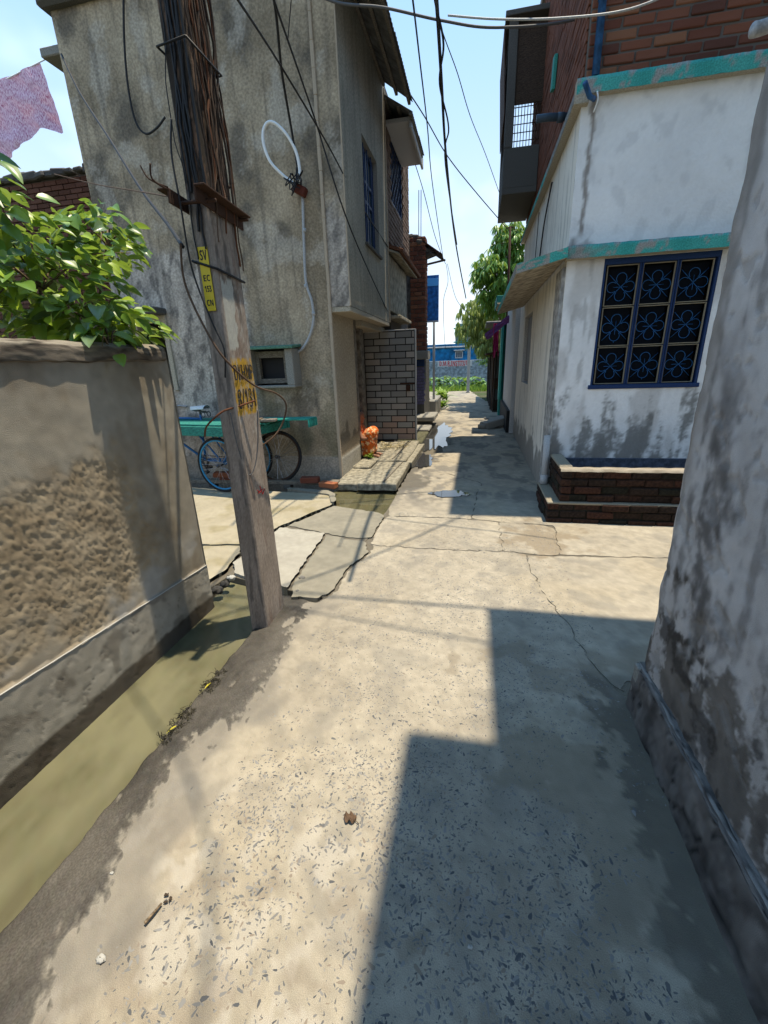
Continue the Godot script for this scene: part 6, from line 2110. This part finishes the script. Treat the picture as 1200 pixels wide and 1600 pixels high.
	for s in [-1, 1]:
		for x in [-0.3, 0.25]:
			tube(st, [Vector3(0, 0.345, s * 0.24), Vector3(x, 0.72, s * 0.28)], 0.012, 7)
	part("bed_stays", st, blue, t)
	var teal = mat("teal plank", Color(0.045, 0.33, 0.27), 0.8, "wood", 0.35, 0.12)
	for k in 7:
		st = mb()
		bx(st, Vector3(1.62, 0.022, 0.106), Transform3D(Basis(Vector3.UP, rr(-0.004, 0.004)), Vector3(-0.20 + rr(-0.02, 0.02), 0.845 + rr(-0.003, 0.003), -0.36 + 0.115 * k)), 0.004)
		part("bed_plank", st, teal if k > 1 else mats["weathered wood"], t)
	for z in [-0.40, 0.40]:
		st = mb()
		bx(st, Vector3(1.60, 0.115, 0.03), Transform3D(Basis(), Vector3(-0.20, 0.775, z)), 0.005)
		part("side_board", st, teal, t)
	for x in [-0.9, 0.55]:
		st = mb()
		bx(st, Vector3(0.04, 0.10, 0.76), Transform3D(Basis(), Vector3(x, 0.765, 0.0)), 0.004)
		part("cross_board", st, teal, t)
	var sh = thing("teal_board", "loose bent teal board resting on the cart bed and reaching past its end", "board", Vector3(-2.30, 0.886, -5.0), -0.1)
	st = mb()
	bx(st, Vector3(0.72, 0.02, 0.22), Transform3D(Basis(Vector3.BACK, 0.02), Vector3(0.04, 0.01, 0)), 0.004)
	part("panel", st, mat("bright teal board", Color(0.04, 0.42, 0.33), 0.7, "blotch", 0.4, 0.05), sh)
	st = mb()
	bx(st, Vector3(0.02, 0.09, 0.22), Transform3D(Basis(), Vector3(0.395, -0.03, 0)), 0.003)
	part("end_lip", st, mats["bright teal board"], sh)
	var pk = thing("grey_plank", "short grey plank lying on the near edge of the cart bed", "plank")
	st = mb()
	bx(st, Vector3(0.62, 0.03, 0.12), Transform3D(Basis(Vector3.UP, 0.2), Vector3(-2.62, 0.903, -4.78)), 0.006)
	part("board", st, mats["weathered wood"], pk)
	st = mb()
	bx(st, Vector3(0.03, 0.012, 0.14), Transform3D(Basis(Vector3.UP, 0.2), Vector3(-2.5, 0.924, -4.79)), 0.003)
	part("cleat", st, mats["wood"], pk)
	var sw = thing("spare_wheel", "dark spare cycle wheel leaning on the grey house wall beside the cart", "wheel", Vector3(-2.56, 0.02, -5.2), 0.0)
	var wl = wheel(sw, "wheel_disc", Vector3(0, 0.345, -0.06), mats["rusty iron"])
	wl.rotation.x = -0.25
	# bricks
	var spots = [
		[Vector3(-2.06, 0.11, -5.08), 0.12, "single red brick balanced on the edge board before the grey house corner"],
		[Vector3(-1.78, 0.075, -4.98), -0.25, "red brick lying at the drain mouth by the step slabs"],
		[Vector3(-3.02, 0.065, -5.13), 0.05, "orange brick at the foot of the stack under the cart"],
		[Vector3(-3.26, 0.065, -5.15), -0.04, "lower brick next to the orange one under the cart"],
		[Vector3(-3.08, 0.14, -5.13), 0.02, "orange brick on top of the stack under the cart"],
		[Vector3(-3.34, 0.14, -5.15), 0.1, "dark red brick on the outer end of the stack under the cart"]]
	for i in spots.size():
		var b = thing("loose_brick", spots[i][2], "brick", spots[i][0], spots[i][1], "loose bricks by the grey house")
		st = mb()
		bx(st, Vector3(0.235, 0.07, 0.11), Transform3D(), 0.008, 0.004)
		part("body", st, mat("loose clay %d" % (i % 3), [Color(0.24, 0.075, 0.045), Color(0.42, 0.15, 0.07), Color(0.33, 0.11, 0.055)][i % 3], 0.95, "speck", 0.1, 0.2), b)
		st = mb()
		bx(st, Vector3(0.12, 0.006, 0.045), Transform3D(Basis(), Vector3(0.0, 0.0345, 0)), 0.003)
		part("frog", st, mats["brick clay 2"], b)
	# edge boards along the foot of the wall
	var eb = thing("edge_board", "long weathered board laid along the foot of the grey house wall", "board")
	st = mb()
	bx(st, Vector3(3.2, 0.05, 0.12), Transform3D(Basis(Vector3.UP, 0.03), Vector3(-3.3, 0.05, -5.14)), 0.006)
	part("plank", st, mats["weathered wood"], eb)
	for x in [-4.4, -3.5, -2.4]:
		st = mb()
		bx(st, Vector3(0.10, 0.06, 0.10), Transform3D(Basis(), Vector3(x, -0.005, -5.15)), 0.006)
		part("packing", st, mats["dark cement"], eb)

# ================= a body from tapered capsules, meshed as surface nets
func body_mesh(caps: Array, cell, blend, lo: Vector3, hi: Vector3, extra: Callable) -> ArrayMesh:
	var n = Vector3i(((hi - lo) / cell).ceil()) + Vector3i.ONE
	var f := PackedFloat32Array()
	f.resize(n.x * n.y * n.z)
	f.fill(1.0)
	for c in caps:                                   # each capsule touches only the cells round it
		var rad = maxf(c[2], c[3]) + blend + 2.0 * cell
		var a = Vector3i(((c[0].min(c[1]) - Vector3.ONE * rad - lo) / cell).floor()).clamp(Vector3i.ZERO, n)
		var b = Vector3i(((c[0].max(c[1]) + Vector3.ONE * rad - lo) / cell).ceil()).clamp(Vector3i.ZERO, n)
		var ab = c[1] - c[0]
		var il = 1.0 / maxf(ab.length_squared(), 1e-9)
		for k in range(a.z, b.z):
			for j in range(a.y, b.y):
				for i in range(a.x, b.x):
					var ap = lo + Vector3(i, j, k) * cell - c[0]
					var t = clampf(ap.dot(ab) * il, 0.0, 1.0)
					var e = (ap - ab * t).length() - lerpf(c[2], c[3], t)
					var o = (k * n.y + j) * n.x + i
					var d = f[o]
					if e > d + blend:
						continue
					var h = clampf(0.5 + 0.5 * (d - e) / blend, 0.0, 1.0)
					f[o] = lerpf(d, e, h) - blend * h * (1.0 - h)
	for k in n.z:
		for j in n.y:
			for i in n.x:
				var o = (k * n.y + j) * n.x + i
				if f[o] < 0.06:
					f[o] += extra.call(lo + Vector3(i, j, k) * cell)
	var at := PackedInt32Array()
	at.resize(n.x * n.y * n.z)
	at.fill(-1)
	var pos := PackedVector3Array()
	var corner = []
	for c in 8:
		corner.append(Vector3i(c & 1, (c >> 1) & 1, c >> 2))
	var edges = [[0, 1], [2, 3], [4, 5], [6, 7], [0, 2], [1, 3], [4, 6], [5, 7], [0, 4], [1, 5], [2, 6], [3, 7]]
	for k in n.z - 1:
		for j in n.y - 1:
			for i in n.x - 1:
				var v = []
				var neg = 0
				for c in 8:
					var q = corner[c]
					var val = f[((k + q.z) * n.y + j + q.y) * n.x + i + q.x]
					v.append(val)
					neg += int(val < 0.0)
				if neg == 0 or neg == 8:
					continue
				var s = Vector3.ZERO
				var cnt = 0
				for e in edges:
					if (v[e[0]] < 0.0) != (v[e[1]] < 0.0):
						s += Vector3(corner[e[0]]).lerp(Vector3(corner[e[1]]), v[e[0]] / (v[e[0]] - v[e[1]]))
						cnt += 1
				at[(k * n.y + j) * n.x + i] = pos.size()
				pos.append(lo + (Vector3(i, j, k) + s / cnt) * cell)
	var idx := PackedInt32Array()
	var step = [1, n.x, n.x * n.y]
	for k in range(1, n.z - 1):
		for j in range(1, n.y - 1):
			for i in range(1, n.x - 1):
				var o = (k * n.y + j) * n.x + i
				for a in 3:
					var s0 = f[o] < 0.0
					if s0 == (f[o + step[a]] < 0.0):
						continue
					var u = step[(a + 1) % 3]
					var w = step[(a + 2) % 3]
					var q = [at[o], at[o - u], at[o - u - w], at[o - w]]
					if q.min() < 0:
						continue
					if s0:
						idx.append_array([q[0], q[2], q[1], q[0], q[3], q[2]])
					else:
						idx.append_array([q[0], q[1], q[2], q[0], q[2], q[3]])
	var nor := PackedVector3Array()
	nor.resize(pos.size())
	for i in range(0, idx.size(), 3):
		var a = pos[idx[i]]
		var g = (a - pos[idx[i + 2]]).cross(a - pos[idx[i + 1]])
		for k in 3:
			nor[idx[i + k]] += g
	var col := PackedColorArray()
	col.resize(pos.size())
	for i in pos.size():
		nor[i] = nor[i].normalized()
		col[i] = Color.WHITE
	return arrays(pos, nor, col, idx)

func build_person():
	var t = thing("person", "person in an orange patterned sari sitting hunched on the door step", "person", Vector3(-1.80, 0.08, -6.78))
	var hip = Vector3(-0.10, 0.13, 0.0)
	var chest = Vector3(-0.09, 0.40, 0.0)
	var neck = Vector3(-0.05, 0.57, -0.03)
	var head = Vector3(-0.05, 0.66, -0.07)
	var body = []
	body.append([hip, chest, 0.125, 0.11])
	body.append([chest, neck, 0.10, 0.05])
	body.append([neck, head, 0.045, 0.06])
	body.append([head, head + Vector3(0.02, 0.05, 0), 0.075, 0.085])
	body.append([head + Vector3(0.05, -0.03, 0), head + Vector3(0.06, -0.05, 0), 0.05, 0.04])
	body.append([head + Vector3(0.10, 0.02, 0), head + Vector3(0.115, -0.005, 0), 0.008, 0.014])
	for s in [-1, 1]:
		var knee = Vector3(0.20, 0.40, 0.10 * s + 0.02)
		var ankle = Vector3(0.20, 0.055, 0.10 * s + 0.05)
		body.append([hip + Vector3(0, 0, 0.09 * s), knee, 0.085, 0.06])
		body.append([knee, ankle, 0.055, 0.034])
		body.append([ankle - Vector3(0.02, 0.02, 0), ankle + Vector3(0.15, -0.035, 0.02), 0.032, 0.02])
		for toe in 5:
			body.append([ankle + Vector3(0.14, -0.037, 0.02 + (toe - 2) * 0.016), ankle + Vector3(0.185 - 0.008 * absf(toe - 1), -0.042, 0.022 + (toe - 2) * 0.018), 0.011, 0.009])
		var sh = Vector3(-0.03, 0.53, 0.16 * s + 0.02)
		var el = Vector3(0.09, 0.34, 0.22 * s + 0.03)
		var ha = Vector3(0.25, 0.33, 0.09 * s + 0.04)
		body.append([chest + Vector3(0, 0.1, 0.06 * s), sh, 0.06, 0.052])
		body.append([sh, el, 0.048, 0.038])
		body.append([el, ha, 0.036, 0.024])
		body.append([ha, ha + Vector3(0.03, -0.01, -0.045 * s), 0.026, 0.024])
		for k in 4:
			var root = ha + Vector3(0.035, 0.022 - 0.016 * k, -0.06 * s)
			body.append([root, root + Vector3(0.012, -0.006, -0.035 * s), 0.009, 0.0085])
			body.append([root + Vector3(0.012, -0.006, -0.035 * s), root + Vector3(-0.008, -0.014, -0.056 * s), 0.0085, 0.008])
		body.append([ha + Vector3(0.0, 0.025, -0.02 * s), ha + Vector3(0.03, 0.05, -0.05 * s), 0.011, 0.009])
	var skin = plain("brown skin", Color(0.22, 0.095, 0.05), 0.6)
	inst("body", body_mesh(body, 0.0125, 0.02, Vector3(-0.28, -0.03, -0.32), Vector3(0.46, 0.90, 0.36), func(_p): return 0.0), skin, t)
	var robe = [[hip, chest, 0.165, 0.135], [chest, neck - Vector3(0.02, 0.06, 0), 0.125, 0.075]]
	for s in [-1, 1]:
		var knee = Vector3(0.20, 0.41, 0.10 * s + 0.02)
		robe.append([hip + Vector3(0, 0, 0.08 * s), knee, 0.115, 0.088])
		robe.append([knee, Vector3(0.19, 0.12, 0.10 * s + 0.05), 0.086, 0.085])
		robe.append([hip + Vector3(0, -0.03, 0.09 * s), Vector3(0.15, 0.05, 0.12 * s + 0.03), 0.08, 0.055])
	robe.append([Vector3(0.2, 0.40, -0.06), Vector3(0.2, 0.40, 0.12), 0.075, 0.075])
	var folds = func(p): return 0.012 * sin(p.y * 34.0 + 14.0 * p.x + 9.0 * fb(p.x * 5.0, p.z * 5.0)) * 0.7 + 0.012 * fb(p.x * 9.0 + p.y * 6.0, p.z * 9.0)
	var im := Image.create(128, 128, false, Image.FORMAT_RGB8)
	var n := FastNoiseLite.new()
	n.seed = 15
	n.frequency = 0.018
	for y in 128:
		for x in 128:
			var k = n.get_noise_2d(x * 2.0, y * 2.0)
			im.set_pixel(x, y, Color(0.80, 0.40, 0.16) if k < 0.05 else Color(0.90, 0.74, 0.55) if k > 0.2 else Color(0.70, 0.26, 0.10))
	tex.sari = ImageTexture.create_from_image(im)
	inst("sari", body_mesh(robe, 0.0135, 0.05, Vector3(-0.34, -0.03, -0.34), Vector3(0.40, 0.72, 0.38), folds), mat("orange sari", Color(1, 1, 1), 0.85, "sari", 0.45, 0.0), t)
	var hair = [[head + Vector3(-0.03, 0.05, 0), head + Vector3(0.0, 0.08, 0), 0.085, 0.08], [head + Vector3(-0.08, 0.0, 0), head + Vector3(-0.09, -0.02, 0), 0.05, 0.045]]
	t.scale = Vector3.ONE * 0.9
	inst("hair", body_mesh(hair, 0.012, 0.02, Vector3(-0.15, 0.55, -0.14), Vector3(0.24, 0.96, 0.2), func(p): return 0.003 * fb(p.x * 40.0, p.y * 40.0)), plain("black hair", Color(0.02, 0.017, 0.015), 0.6), t)

# ================= plants
func leaf_mesh(length, width, fold, curl) -> ArrayMesh:
	var pt = func(u, v):
		var w = width * pow(sin(PI * pow(u, 0.75)), 0.8) * 0.5 + 0.0008
		var x = (v - 0.5) * 2.0
		return Vector3(x * w, absf(x) * w * fold - curl * u * u * length, u * length)
	return sheet([0.0, 0.12, 0.3, 0.5, 0.7, 0.86, 1.0], [0.0, 0.25, 0.5, 0.75, 1.0], pt, func(_u, _v): return Color.WHITE, Vector3.UP)
func leaf_mat(called, c: Color, rough = 0.36):
	var m = plain(called, c, rough)
	m.metallic_specular = 0.4
	m.backlight_enabled = true
	m.backlight = Color(0.46, 0.54, 0.2)
	return m
func build_shrub():
	var t = thing("leafy_shrub", "leafy green shrub spilling over the coping of the boundary wall", "shrub", Vector3(-2.25, 0, -1.95))
	var kinds = [leaf_mat("leaf mid", Color(0.095, 0.18, 0.026)), leaf_mat("leaf dark", Color(0.04, 0.095, 0.018)), leaf_mat("leaf lime", Color(0.24, 0.33, 0.03)), leaf_mat("leaf grey", Color(0.12, 0.18, 0.09), 0.25)]
	var shapes = []
	for i in 4:
		shapes.append(leaf_mesh([0.10, 0.085, 0.115, 0.07][i], [0.062, 0.05, 0.07, 0.042][i], 0.25 + 0.1 * i, [0.25, 0.1, 0.35, 0.2][i]))
	var blobs = [[Vector3(-0.10, 2.20, 0.25), Vector3(0.42, 0.40, 0.50), 1.0], [Vector3(-0.25, 2.45, 0.45), Vector3(0.40, 0.30, 0.45), 0.9], [Vector3(0.12, 1.95, -0.05), Vector3(0.36, 0.32, 0.42), 1.0], [Vector3(0.24, 2.20, -0.42), Vector3(0.16, 0.16, 0.24), 0.32], [Vector3(0.34, 1.74, -0.15), Vector3(0.22, 0.14, 0.36), 0.55], [Vector3(0.50, 1.63, 0.02), Vector3(0.08, 0.09, 0.17), 0.2], [Vector3(0.0, 1.85, 0.6), Vector3(0.4, 0.25, 0.5), 0.7], [Vector3(-0.1, 2.15, 0.8), Vector3(0.45, 0.5, 0.4), 0.9], [Vector3(0.12, 1.78, 0.95), Vector3(0.35, 0.2, 0.5), 0.5]]
	# branches
	var tips = []
	for b in blobs:
		var st = mb(true)
		var base = Vector3(-0.15 + rr(-0.1, 0.1), 0.0, 0.2 + rr(-0.2, 0.2))
		tube(st, smooth_pts([base, base.lerp(b[0], 0.4) + Vector3(rr(-0.1, 0.1), 0.15, rr(-0.1, 0.1)), b[0]], 6), 0.016, 6, 0.006)
		for k in 7:
			var e = b[0] + Vector3(rr(-1, 1), rr(-0.8, 1), rr(-1, 1)) * b[1] * 0.9
			tube(st, smooth_pts([b[0] - Vector3(0, 0.05, 0), b[0].lerp(e, 0.5) + Vector3(0, 0.04, 0), e], 4), 0.006, 5, 0.002)
		part("branch", st, mats["wood"], t)
	var made = []
	for b in blobs:
		for i in int(460 * b[2]):
			var d = Vector3(rng.randfn(), rng.randfn(), rng.randfn()).normalized()
			var p = b[0] + d * b[1] * pow(rng.randf(), 0.38)
			var world = p + t.position
			if world.x > -1.95 and world.y < 1.66 and (world.x < -1.69 or world.z > -1.6):
				continue
			var out = Vector3(d.x, 0.0, d.z)
			out = (out.normalized() if out.length() > 0.05 else Vector3.RIGHT) + Vector3(rr(-0.7, 0.7), rr(-0.75, 0.15), rr(-0.7, 0.7))
			var nrm = Vector3(0.25, 1.0, 0.15) + Vector3(rr(-0.8, 0.8), 0.0, rr(-0.8, 0.8))
			var zz = out.normalized()
			var xx = nrm.cross(zz).normalized()
			var bs = Basis(xx, zz.cross(xx), zz).scaled_local(Vector3.ONE * rr(0.65, 1.15))
			var k = rng.randf()
			made.append([Transform3D(bs, p), rng.randi() % 4, 0 if k < 0.40 else 1 if k < 0.55 else 2 if k < 0.88 else 3])
	# the leaves that show largest are single parts, the hidden rest is one mass
	made.sort_custom(func(a, b): return (a[0].origin.x * 0.8 + a[0].origin.z * 0.5 - a[0].origin.y * 0.1) > (b[0].origin.x * 0.8 + b[0].origin.z * 0.5 - b[0].origin.y * 0.1))
	var rest := [mb(true), mb(true), mb(true), mb(true)]
	var used = [0, 0, 0, 0]
	for i in made.size():
		if i < 300:
			inst("leaf", shapes[made[i][1]], kinds[made[i][2]], t).transform = made[i][0]
		else:
			rest[made[i][2]].append_from(shapes[made[i][1]], 0, made[i][0])
			used[made[i][2]] += 1
	for k in 4:
		if used[k]:
			inst("foliage", rest[k].commit(), kinds[k], t).set_meta("kind", "stuff")

func tree(called, label, at: Vector3, blobs: Array, leaf: ArrayMesh, m, count, droop):
	var t = thing(called, label, "tree", at)
	var st = mb(true)
	var fork = Vector3(0.05, blobs[0][0].y * 0.45, 0)
	tube(st, smooth_pts([Vector3.ZERO - Vector3(0, 0.3, 0), fork * 0.5 + Vector3(0.06, 0, 0), fork], 5), 0.16, 9, 0.11)
	for b in blobs:
		tube(st, smooth_pts([fork - Vector3(0, 0.1, 0), fork.lerp(b[0], 0.5) + Vector3(0, 0.15, 0), b[0]], 6), 0.07, 7, 0.02)
		for k in 5:
			var e = b[0] + Vector3(rr(-1, 1), rr(-0.6, 1), rr(-1, 1)) * b[1] * 0.8
			tube(st, [b[0].lerp(e, -0.2), e], 0.02, 5, 0.006)
	part("trunk", st, mats["wood"], t)
	var crown = mb(true)
	for b in blobs:
		var tufts = int(count * b[2])
		for i in tufts:
			var d = Vector3(rng.randfn(), rng.randfn(), rng.randfn()).normalized()
			var c = b[0] + d * b[1] * pow(rng.randf(), 0.4) * (1.0 + 0.25 * fb(d.x * 2.0 + b[0].x, d.z * 2.0 + d.y))
			for k in 7:
				var a = TAU * k / 7.0 + rr(-0.4, 0.4)
				var out = Vector3(cos(a), -droop + rr(-0.4, 0.3), sin(a)).normalized()
				var xx = Vector3.UP.cross(out).normalized()
				crown.append_from(leaf, 0, Transform3D(Basis(xx, out.cross(xx), out).scaled_local(Vector3.ONE * rr(0.7, 1.2)), c))
	inst("crown", crown.commit(), m, t)
	return t
func build_trees():
	var mango = leaf_mesh(0.24, 0.06, 0.2, 0.35)
	var slim = leaf_mesh(0.22, 0.04, 0.1, 0.5)
	tree("mango_tree", "dark glossy mango tree with long drooping leaves behind the iron service post", Vector3(0.75, 0.0, -14.9), [[Vector3(-0.30, 3.95, 0.1), Vector3(0.75, 0.75, 0.9), 1.0], [Vector3(0.10, 4.75, 0), Vector3(0.6, 0.55, 0.7), 0.6], [Vector3(0.6, 3.9, -0.3), Vector3(0.9, 0.9, 0.9), 0.9], [Vector3(-0.1, 3.2, 0.0), Vector3(0.6, 0.5, 0.8), 0.5]], mango, leaf_mat("mango leaf", Color(0.08, 0.17, 0.03), 0.4), 230, 0.7)
	tree("pale_tree", "pale feathery tree drooping over the shack roof below the mango tree", Vector3(0.75, 0.0, -16.5), [[Vector3(-0.75, 3.0, 0.2), Vector3(0.72, 0.55, 0.8), 1.0], [Vector3(-1.0, 2.5, 0.2), Vector3(0.55, 0.45, 0.6), 0.6], [Vector3(-0.2, 2.6, 0.4), Vector3(0.7, 0.6, 0.7), 0.8], [Vector3(-0.55, 2.0, 0.6), Vector3(0.4, 0.35, 0.5), 0.4]], slim, leaf_mat("pale leaf", Color(0.20, 0.25, 0.08), 0.6), 200, 1.1)
	tree("field_tree", "round green tree standing in the field beside the institute wall", Vector3(1.6, -0.6, -30.0), [[Vector3(-0.4, 2.6, 0), Vector3(1.3, 1.2, 1.3), 1.0], [Vector3(0.8, 3.4, 0), Vector3(1.2, 1.2, 1.2), 0.8]], mango, leaf_mat("field leaf", Color(0.06, 0.14, 0.03), 0.5), 240, 0.5)
	# growth at the end of the lane
	var blade := mb(true)
	var lf = leaf_mesh(0.30, 0.05, 0.3, 0.5)
	var broad = leaf_mesh(0.34, 0.24, 0.2, 0.3)
	for i in 2600:
		var z = -23.3 - 6.0 * rng.randf() * rng.randf()
		var x = rr(-6.0, 2.5)
		var out = Vector3(rr(-1, 1), rr(0.5, 1.6), rr(-1, 1)).normalized()
		var xx = out.cross(Vector3.UP).normalized()
		blade.append_from(lf, 0, Transform3D(Basis(xx, out.cross(xx), out).scaled_local(Vector3.ONE * rr(0.6, 1.2)), Vector3(x, -0.1 - 0.02 * (z + 23.0) * 0.0, z)))
	var gr = inst("grass", blade.commit(), leaf_mat("grass blade", Color(0.16, 0.26, 0.03), 0.6))
	gr.set_meta("kind", "stuff")
	tag(gr, "bright weeds and grass where the lane meets the field", "grass")
	for i in 9:
		var p = Vector3(-3.2 + 0.42 * i + rr(-0.1, 0.1), -0.1, -25.0 + rr(-0.8, 0.8))
		var w = thing("broadleaf_weed", "broad pale-leaved weed clump in the field before the lettered wall", "plant", p, 0.0, "broadleaf weeds before the lettered wall")
		var st = mb(true)
		tube(st, [Vector3(0, -0.1, 0), Vector3(0.03, 0.5, 0)], 0.02, 5, 0.01)
		part("stem", st, mats["wood"], w)
		var lv = mb(true)
		for k in 46:
			var a = rr(0, TAU)
			var out = Vector3(cos(a), rr(-0.4, 0.6), sin(a)).normalized()
			var xx = Vector3.UP.cross(out).normalized()
			lv.append_from(broad, 0, Transform3D(Basis(xx, out.cross(xx), out).scaled_local(Vector3.ONE * rr(0.5, 1.0)), Vector3(rr(-0.25, 0.25), rr(0.15, 0.75), rr(-0.25, 0.25))))
		inst("foliage", lv.commit(), leaf_mat("weed leaf", Color(0.10, 0.21, 0.07), 0.5), w)
	# weeds by the lane kerbs
	for q in [[-1.05, -14.6, 0.28, "low grass tuft growing from the kerb beside the puddled lane"], [-1.25, -17.5, 0.5, "yellow-green bush growing beside the steel sign post"], [-1.62, -6.55, 0.09, "tiny green weed at the foot of the door step"]]:
		var w = thing("weed_tuft", q[3], "plant", Vector3(q[0], 0.0 if q[2] > 0.1 else 0.075, q[1]))
		var lv = mb(true)
		var lit = leaf_mesh(q[2], q[2] * 0.2, 0.2, 0.4)
		for k in 60:
			var a = rr(0, TAU)
			var out = Vector3(cos(a) * 0.8, rr(0.3, 1.5), sin(a) * 0.8).normalized()
			var xx = Vector3.UP.cross(out).normalized()
			lv.append_from(lit, 0, Transform3D(Basis(xx, out.cross(xx), out).scaled_local(Vector3.ONE * rr(0.5, 1.1)), Vector3(rr(-0.3, 0.3), rr(0.0, 0.6), rr(-0.3, 0.3)) * q[2]))
		inst("blades", lv.commit(), leaf_mat("tuft blade", Color(0.15, 0.24, 0.03), 0.6), w)

func build_litter():
	var st: SurfaceTool
	# rotting weed and silt raked out of the drain
	for q in [[-1.265, -1.30, 0.13, "larger clump of dark rotting weed with a yellow leaf on the drain edge"], [-1.27, -1.58, 0.11, "smaller clump of dark rotting weed nearer the pole on the drain edge"]]:
		var w = thing("weed_clump", q[3], "debris", Vector3(q[0], -0.022, q[1]))
		w.scale = Vector3(0.75, 0.6, 0.75)
		st = mb(true)
		for k in 60:
			var a = Vector3(rr(-1, 1) * 0.05, rr(0.0, 0.025), rr(-1, 1) * q[2])
			tube(st, smooth_pts([a, a + Vector3(rr(-0.03, 0.03), rr(0.005, 0.03), rr(-0.03, 0.03)), a + Vector3(rr(-0.05, 0.05), rr(-0.005, 0.015), rr(-0.05, 0.05))], 3), 0.0025, 4, 0.001)
		part("stalks", st, mat("rotten stalk", Color(0.04, 0.036, 0.022), 0.8, "", 1.0, 0.0), w)
		st = mb()
		for k in 26:
			bx(st, Vector3(rr(0.008, 0.022), rr(0.006, 0.014), rr(0.008, 0.022)), Transform3D(Basis(Vector3.UP, rr(0, 3)), Vector3(rr(-0.05, 0.05), rr(0, 0.014), rr(-1, 1) * q[2])), 0.003, 0.002)
		part("clods", st, mat("black silt", Color(0.045, 0.04, 0.034), 0.8, "speck", 0.1, 0.2), w)
		var lv = inst("yellow_leaf", leaf_mesh(0.065, 0.012, 0.4, 0.3), leaf_mat("yellowed leaf", Color(0.42, 0.36, 0.03), 0.5), w)
		lv.transform = Transform3D(Basis(Vector3.UP, rr(-0.6, 0.6)) * Basis(Vector3.RIGHT, -0.35), Vector3(0.0, 0.025, 0.02))
	var sc = thing("straw_scraps", "scatter of dry straw scraps on the door step slabs", "debris", Vector3(-1.42, 0.105, -7.45))
	var kinds = [mat("straw pale", Color(0.48, 0.40, 0.22), 0.9, "", 1.0, 0.0), mat("straw dark", Color(0.20, 0.17, 0.09), 0.9, "", 1.0, 0.0)]
	for k in 2:
		st = mb(true)
		for i in 46:
			var a = Vector3(rr(-0.26, 0.26), 0.004, rr(-0.35, 0.35))
			tube(st, smooth_pts([a, a + Vector3(rr(-0.04, 0.04), 0.012, rr(-0.04, 0.04)), a + Vector3(rr(-0.09, 0.09), 0.0, rr(-0.07, 0.07))], 3), 0.005, 4, 0.003)
		part("straws", st, kinds[k], sc)
	var tw = thing("dry_twig", "short pale twig stub lying on the sunlit road", "twig", aty(240, 1430, 0.006))
	st = mb(true)
	tube(st, smooth_pts([Vector3(-0.009, 0.005, 0.024), Vector3(0.0, 0.007, 0.0), Vector3(0.006, 0.005, -0.028)], 4), 0.005, 7, 0.003)
	part("stick", st, mats["wood"], tw)
	st = mb()
	for k in 7:
		bx(st, Vector3(0.008, 0.003, 0.006), Transform3D(Basis(Vector3.UP, rr(0, 3)), Vector3(0.012 + rr(-0.012, 0.012), 0.002, -0.04 + rr(-0.012, 0.012))), 0.001, 0.001)
	part("bark_crumbs", st, mat("bark", Color(0.07, 0.05, 0.035), 0.95, "speck", 0.1, 0.1), tw)
	var dl = thing("dry_leaf", "crumpled brown leaf lying on the sunlit road", "leaf", aty(547, 1280, 0.004))
	var crumple = func(u, v): return Vector3((u - 0.5) * 0.045, 0.002 + 0.03 * absf(fb(u * 2.2, v * 2.2)), (v - 0.5) * 0.034 * sqrt(clampf(1.0 - pow(2.0 * u - 1.0, 2.0), 0.05, 1.0)) + 0.014 * fb(u * 3.0, 7.0))
	inst("blade", sheet(steps(0.0, 1.0, 0.12), steps(0.0, 1.0, 0.12), crumple, func(_u, _v): return Color.WHITE, Vector3.UP), mat("dead leaf", Color(0.15, 0.095, 0.06), 0.9, "speck", 0.05, 0.1), dl)
	st = mb(true)
	tube(st, [Vector3(0.015, 0.006, 0.0), Vector3(0.035, 0.003, 0.012)], 0.0012, 4)
	part("stalk", st, mats["wood"], dl)
	# stones and broken bits, one by one
	var stones = [[472, 905, 0.045, "grey stone in the joint beside the pole foot"], [352, 915, 0.06, "dark stone at the drain mouth between wall end and pole"], [340, 925, 0.07, "black stone under the end of the boundary wall"], [362, 905, 0.05, "broken stone on the edge of the pale paving slab"], [158, 1500, 0.022, "white pebble on the dark silt by the drain"], [465, 925, 0.03, "small stone at the corner of the rounded paving slab"], [735, 1480, 0.012, "tiny white pebble on the shaded road"], [175, 1365, 0.010, "tiny white chip on the dark silt"], [700, 930, 0.012, "small chip beside the wire shadow on the road"], [760, 655, 0.10, "pale stone by the shack wall"], [505, 758, 0.04, "brick chip by the drain mouth under the step"], [600, 758, 0.03, "small brick chip floating by the step slab front"]]
	for q in stones:
		var p = aty(q[0], q[1], 0.0)
		var y = road_y(p.x, p.z) if p.x > -1.3 else 0.0
		var o = thing("loose_stone", q[3], "stone", Vector3(p.x, y - q[2] * 0.1, p.z))
		var s = q[2]
		var ph = rr(0, 50)
		var pt = func(u, v):
			var d = Vector3(cos(u) * sin(v), cos(v), sin(u) * sin(v))
			return d * Vector3(1.0, 0.6, 0.75) * s * (0.62 + 0.35 * fb(d.x * 1.3 + ph, d.z * 1.3 + d.y)) + Vector3(0, s * 0.3, 0)
		var c = Color(0.55, 0.54, 0.5) if "white" in q[3] or "pale" in q[3] else Color(0.3, 0.1, 0.06) if "brick" in q[3] else Color(0.07, 0.065, 0.06) if "dark" in q[3] or "black" in q[3] else Color(0.26, 0.25, 0.23)
		inst("rock", sheet(steps(0.0, TAU, 0.5), steps(0.0, PI, 0.4), pt, func(_u, _v): return c, Vector3.ZERO), mat("stone skin", Color(1, 1, 1), 0.95, "speck", 0.08, 0.2, "relief", true), o)
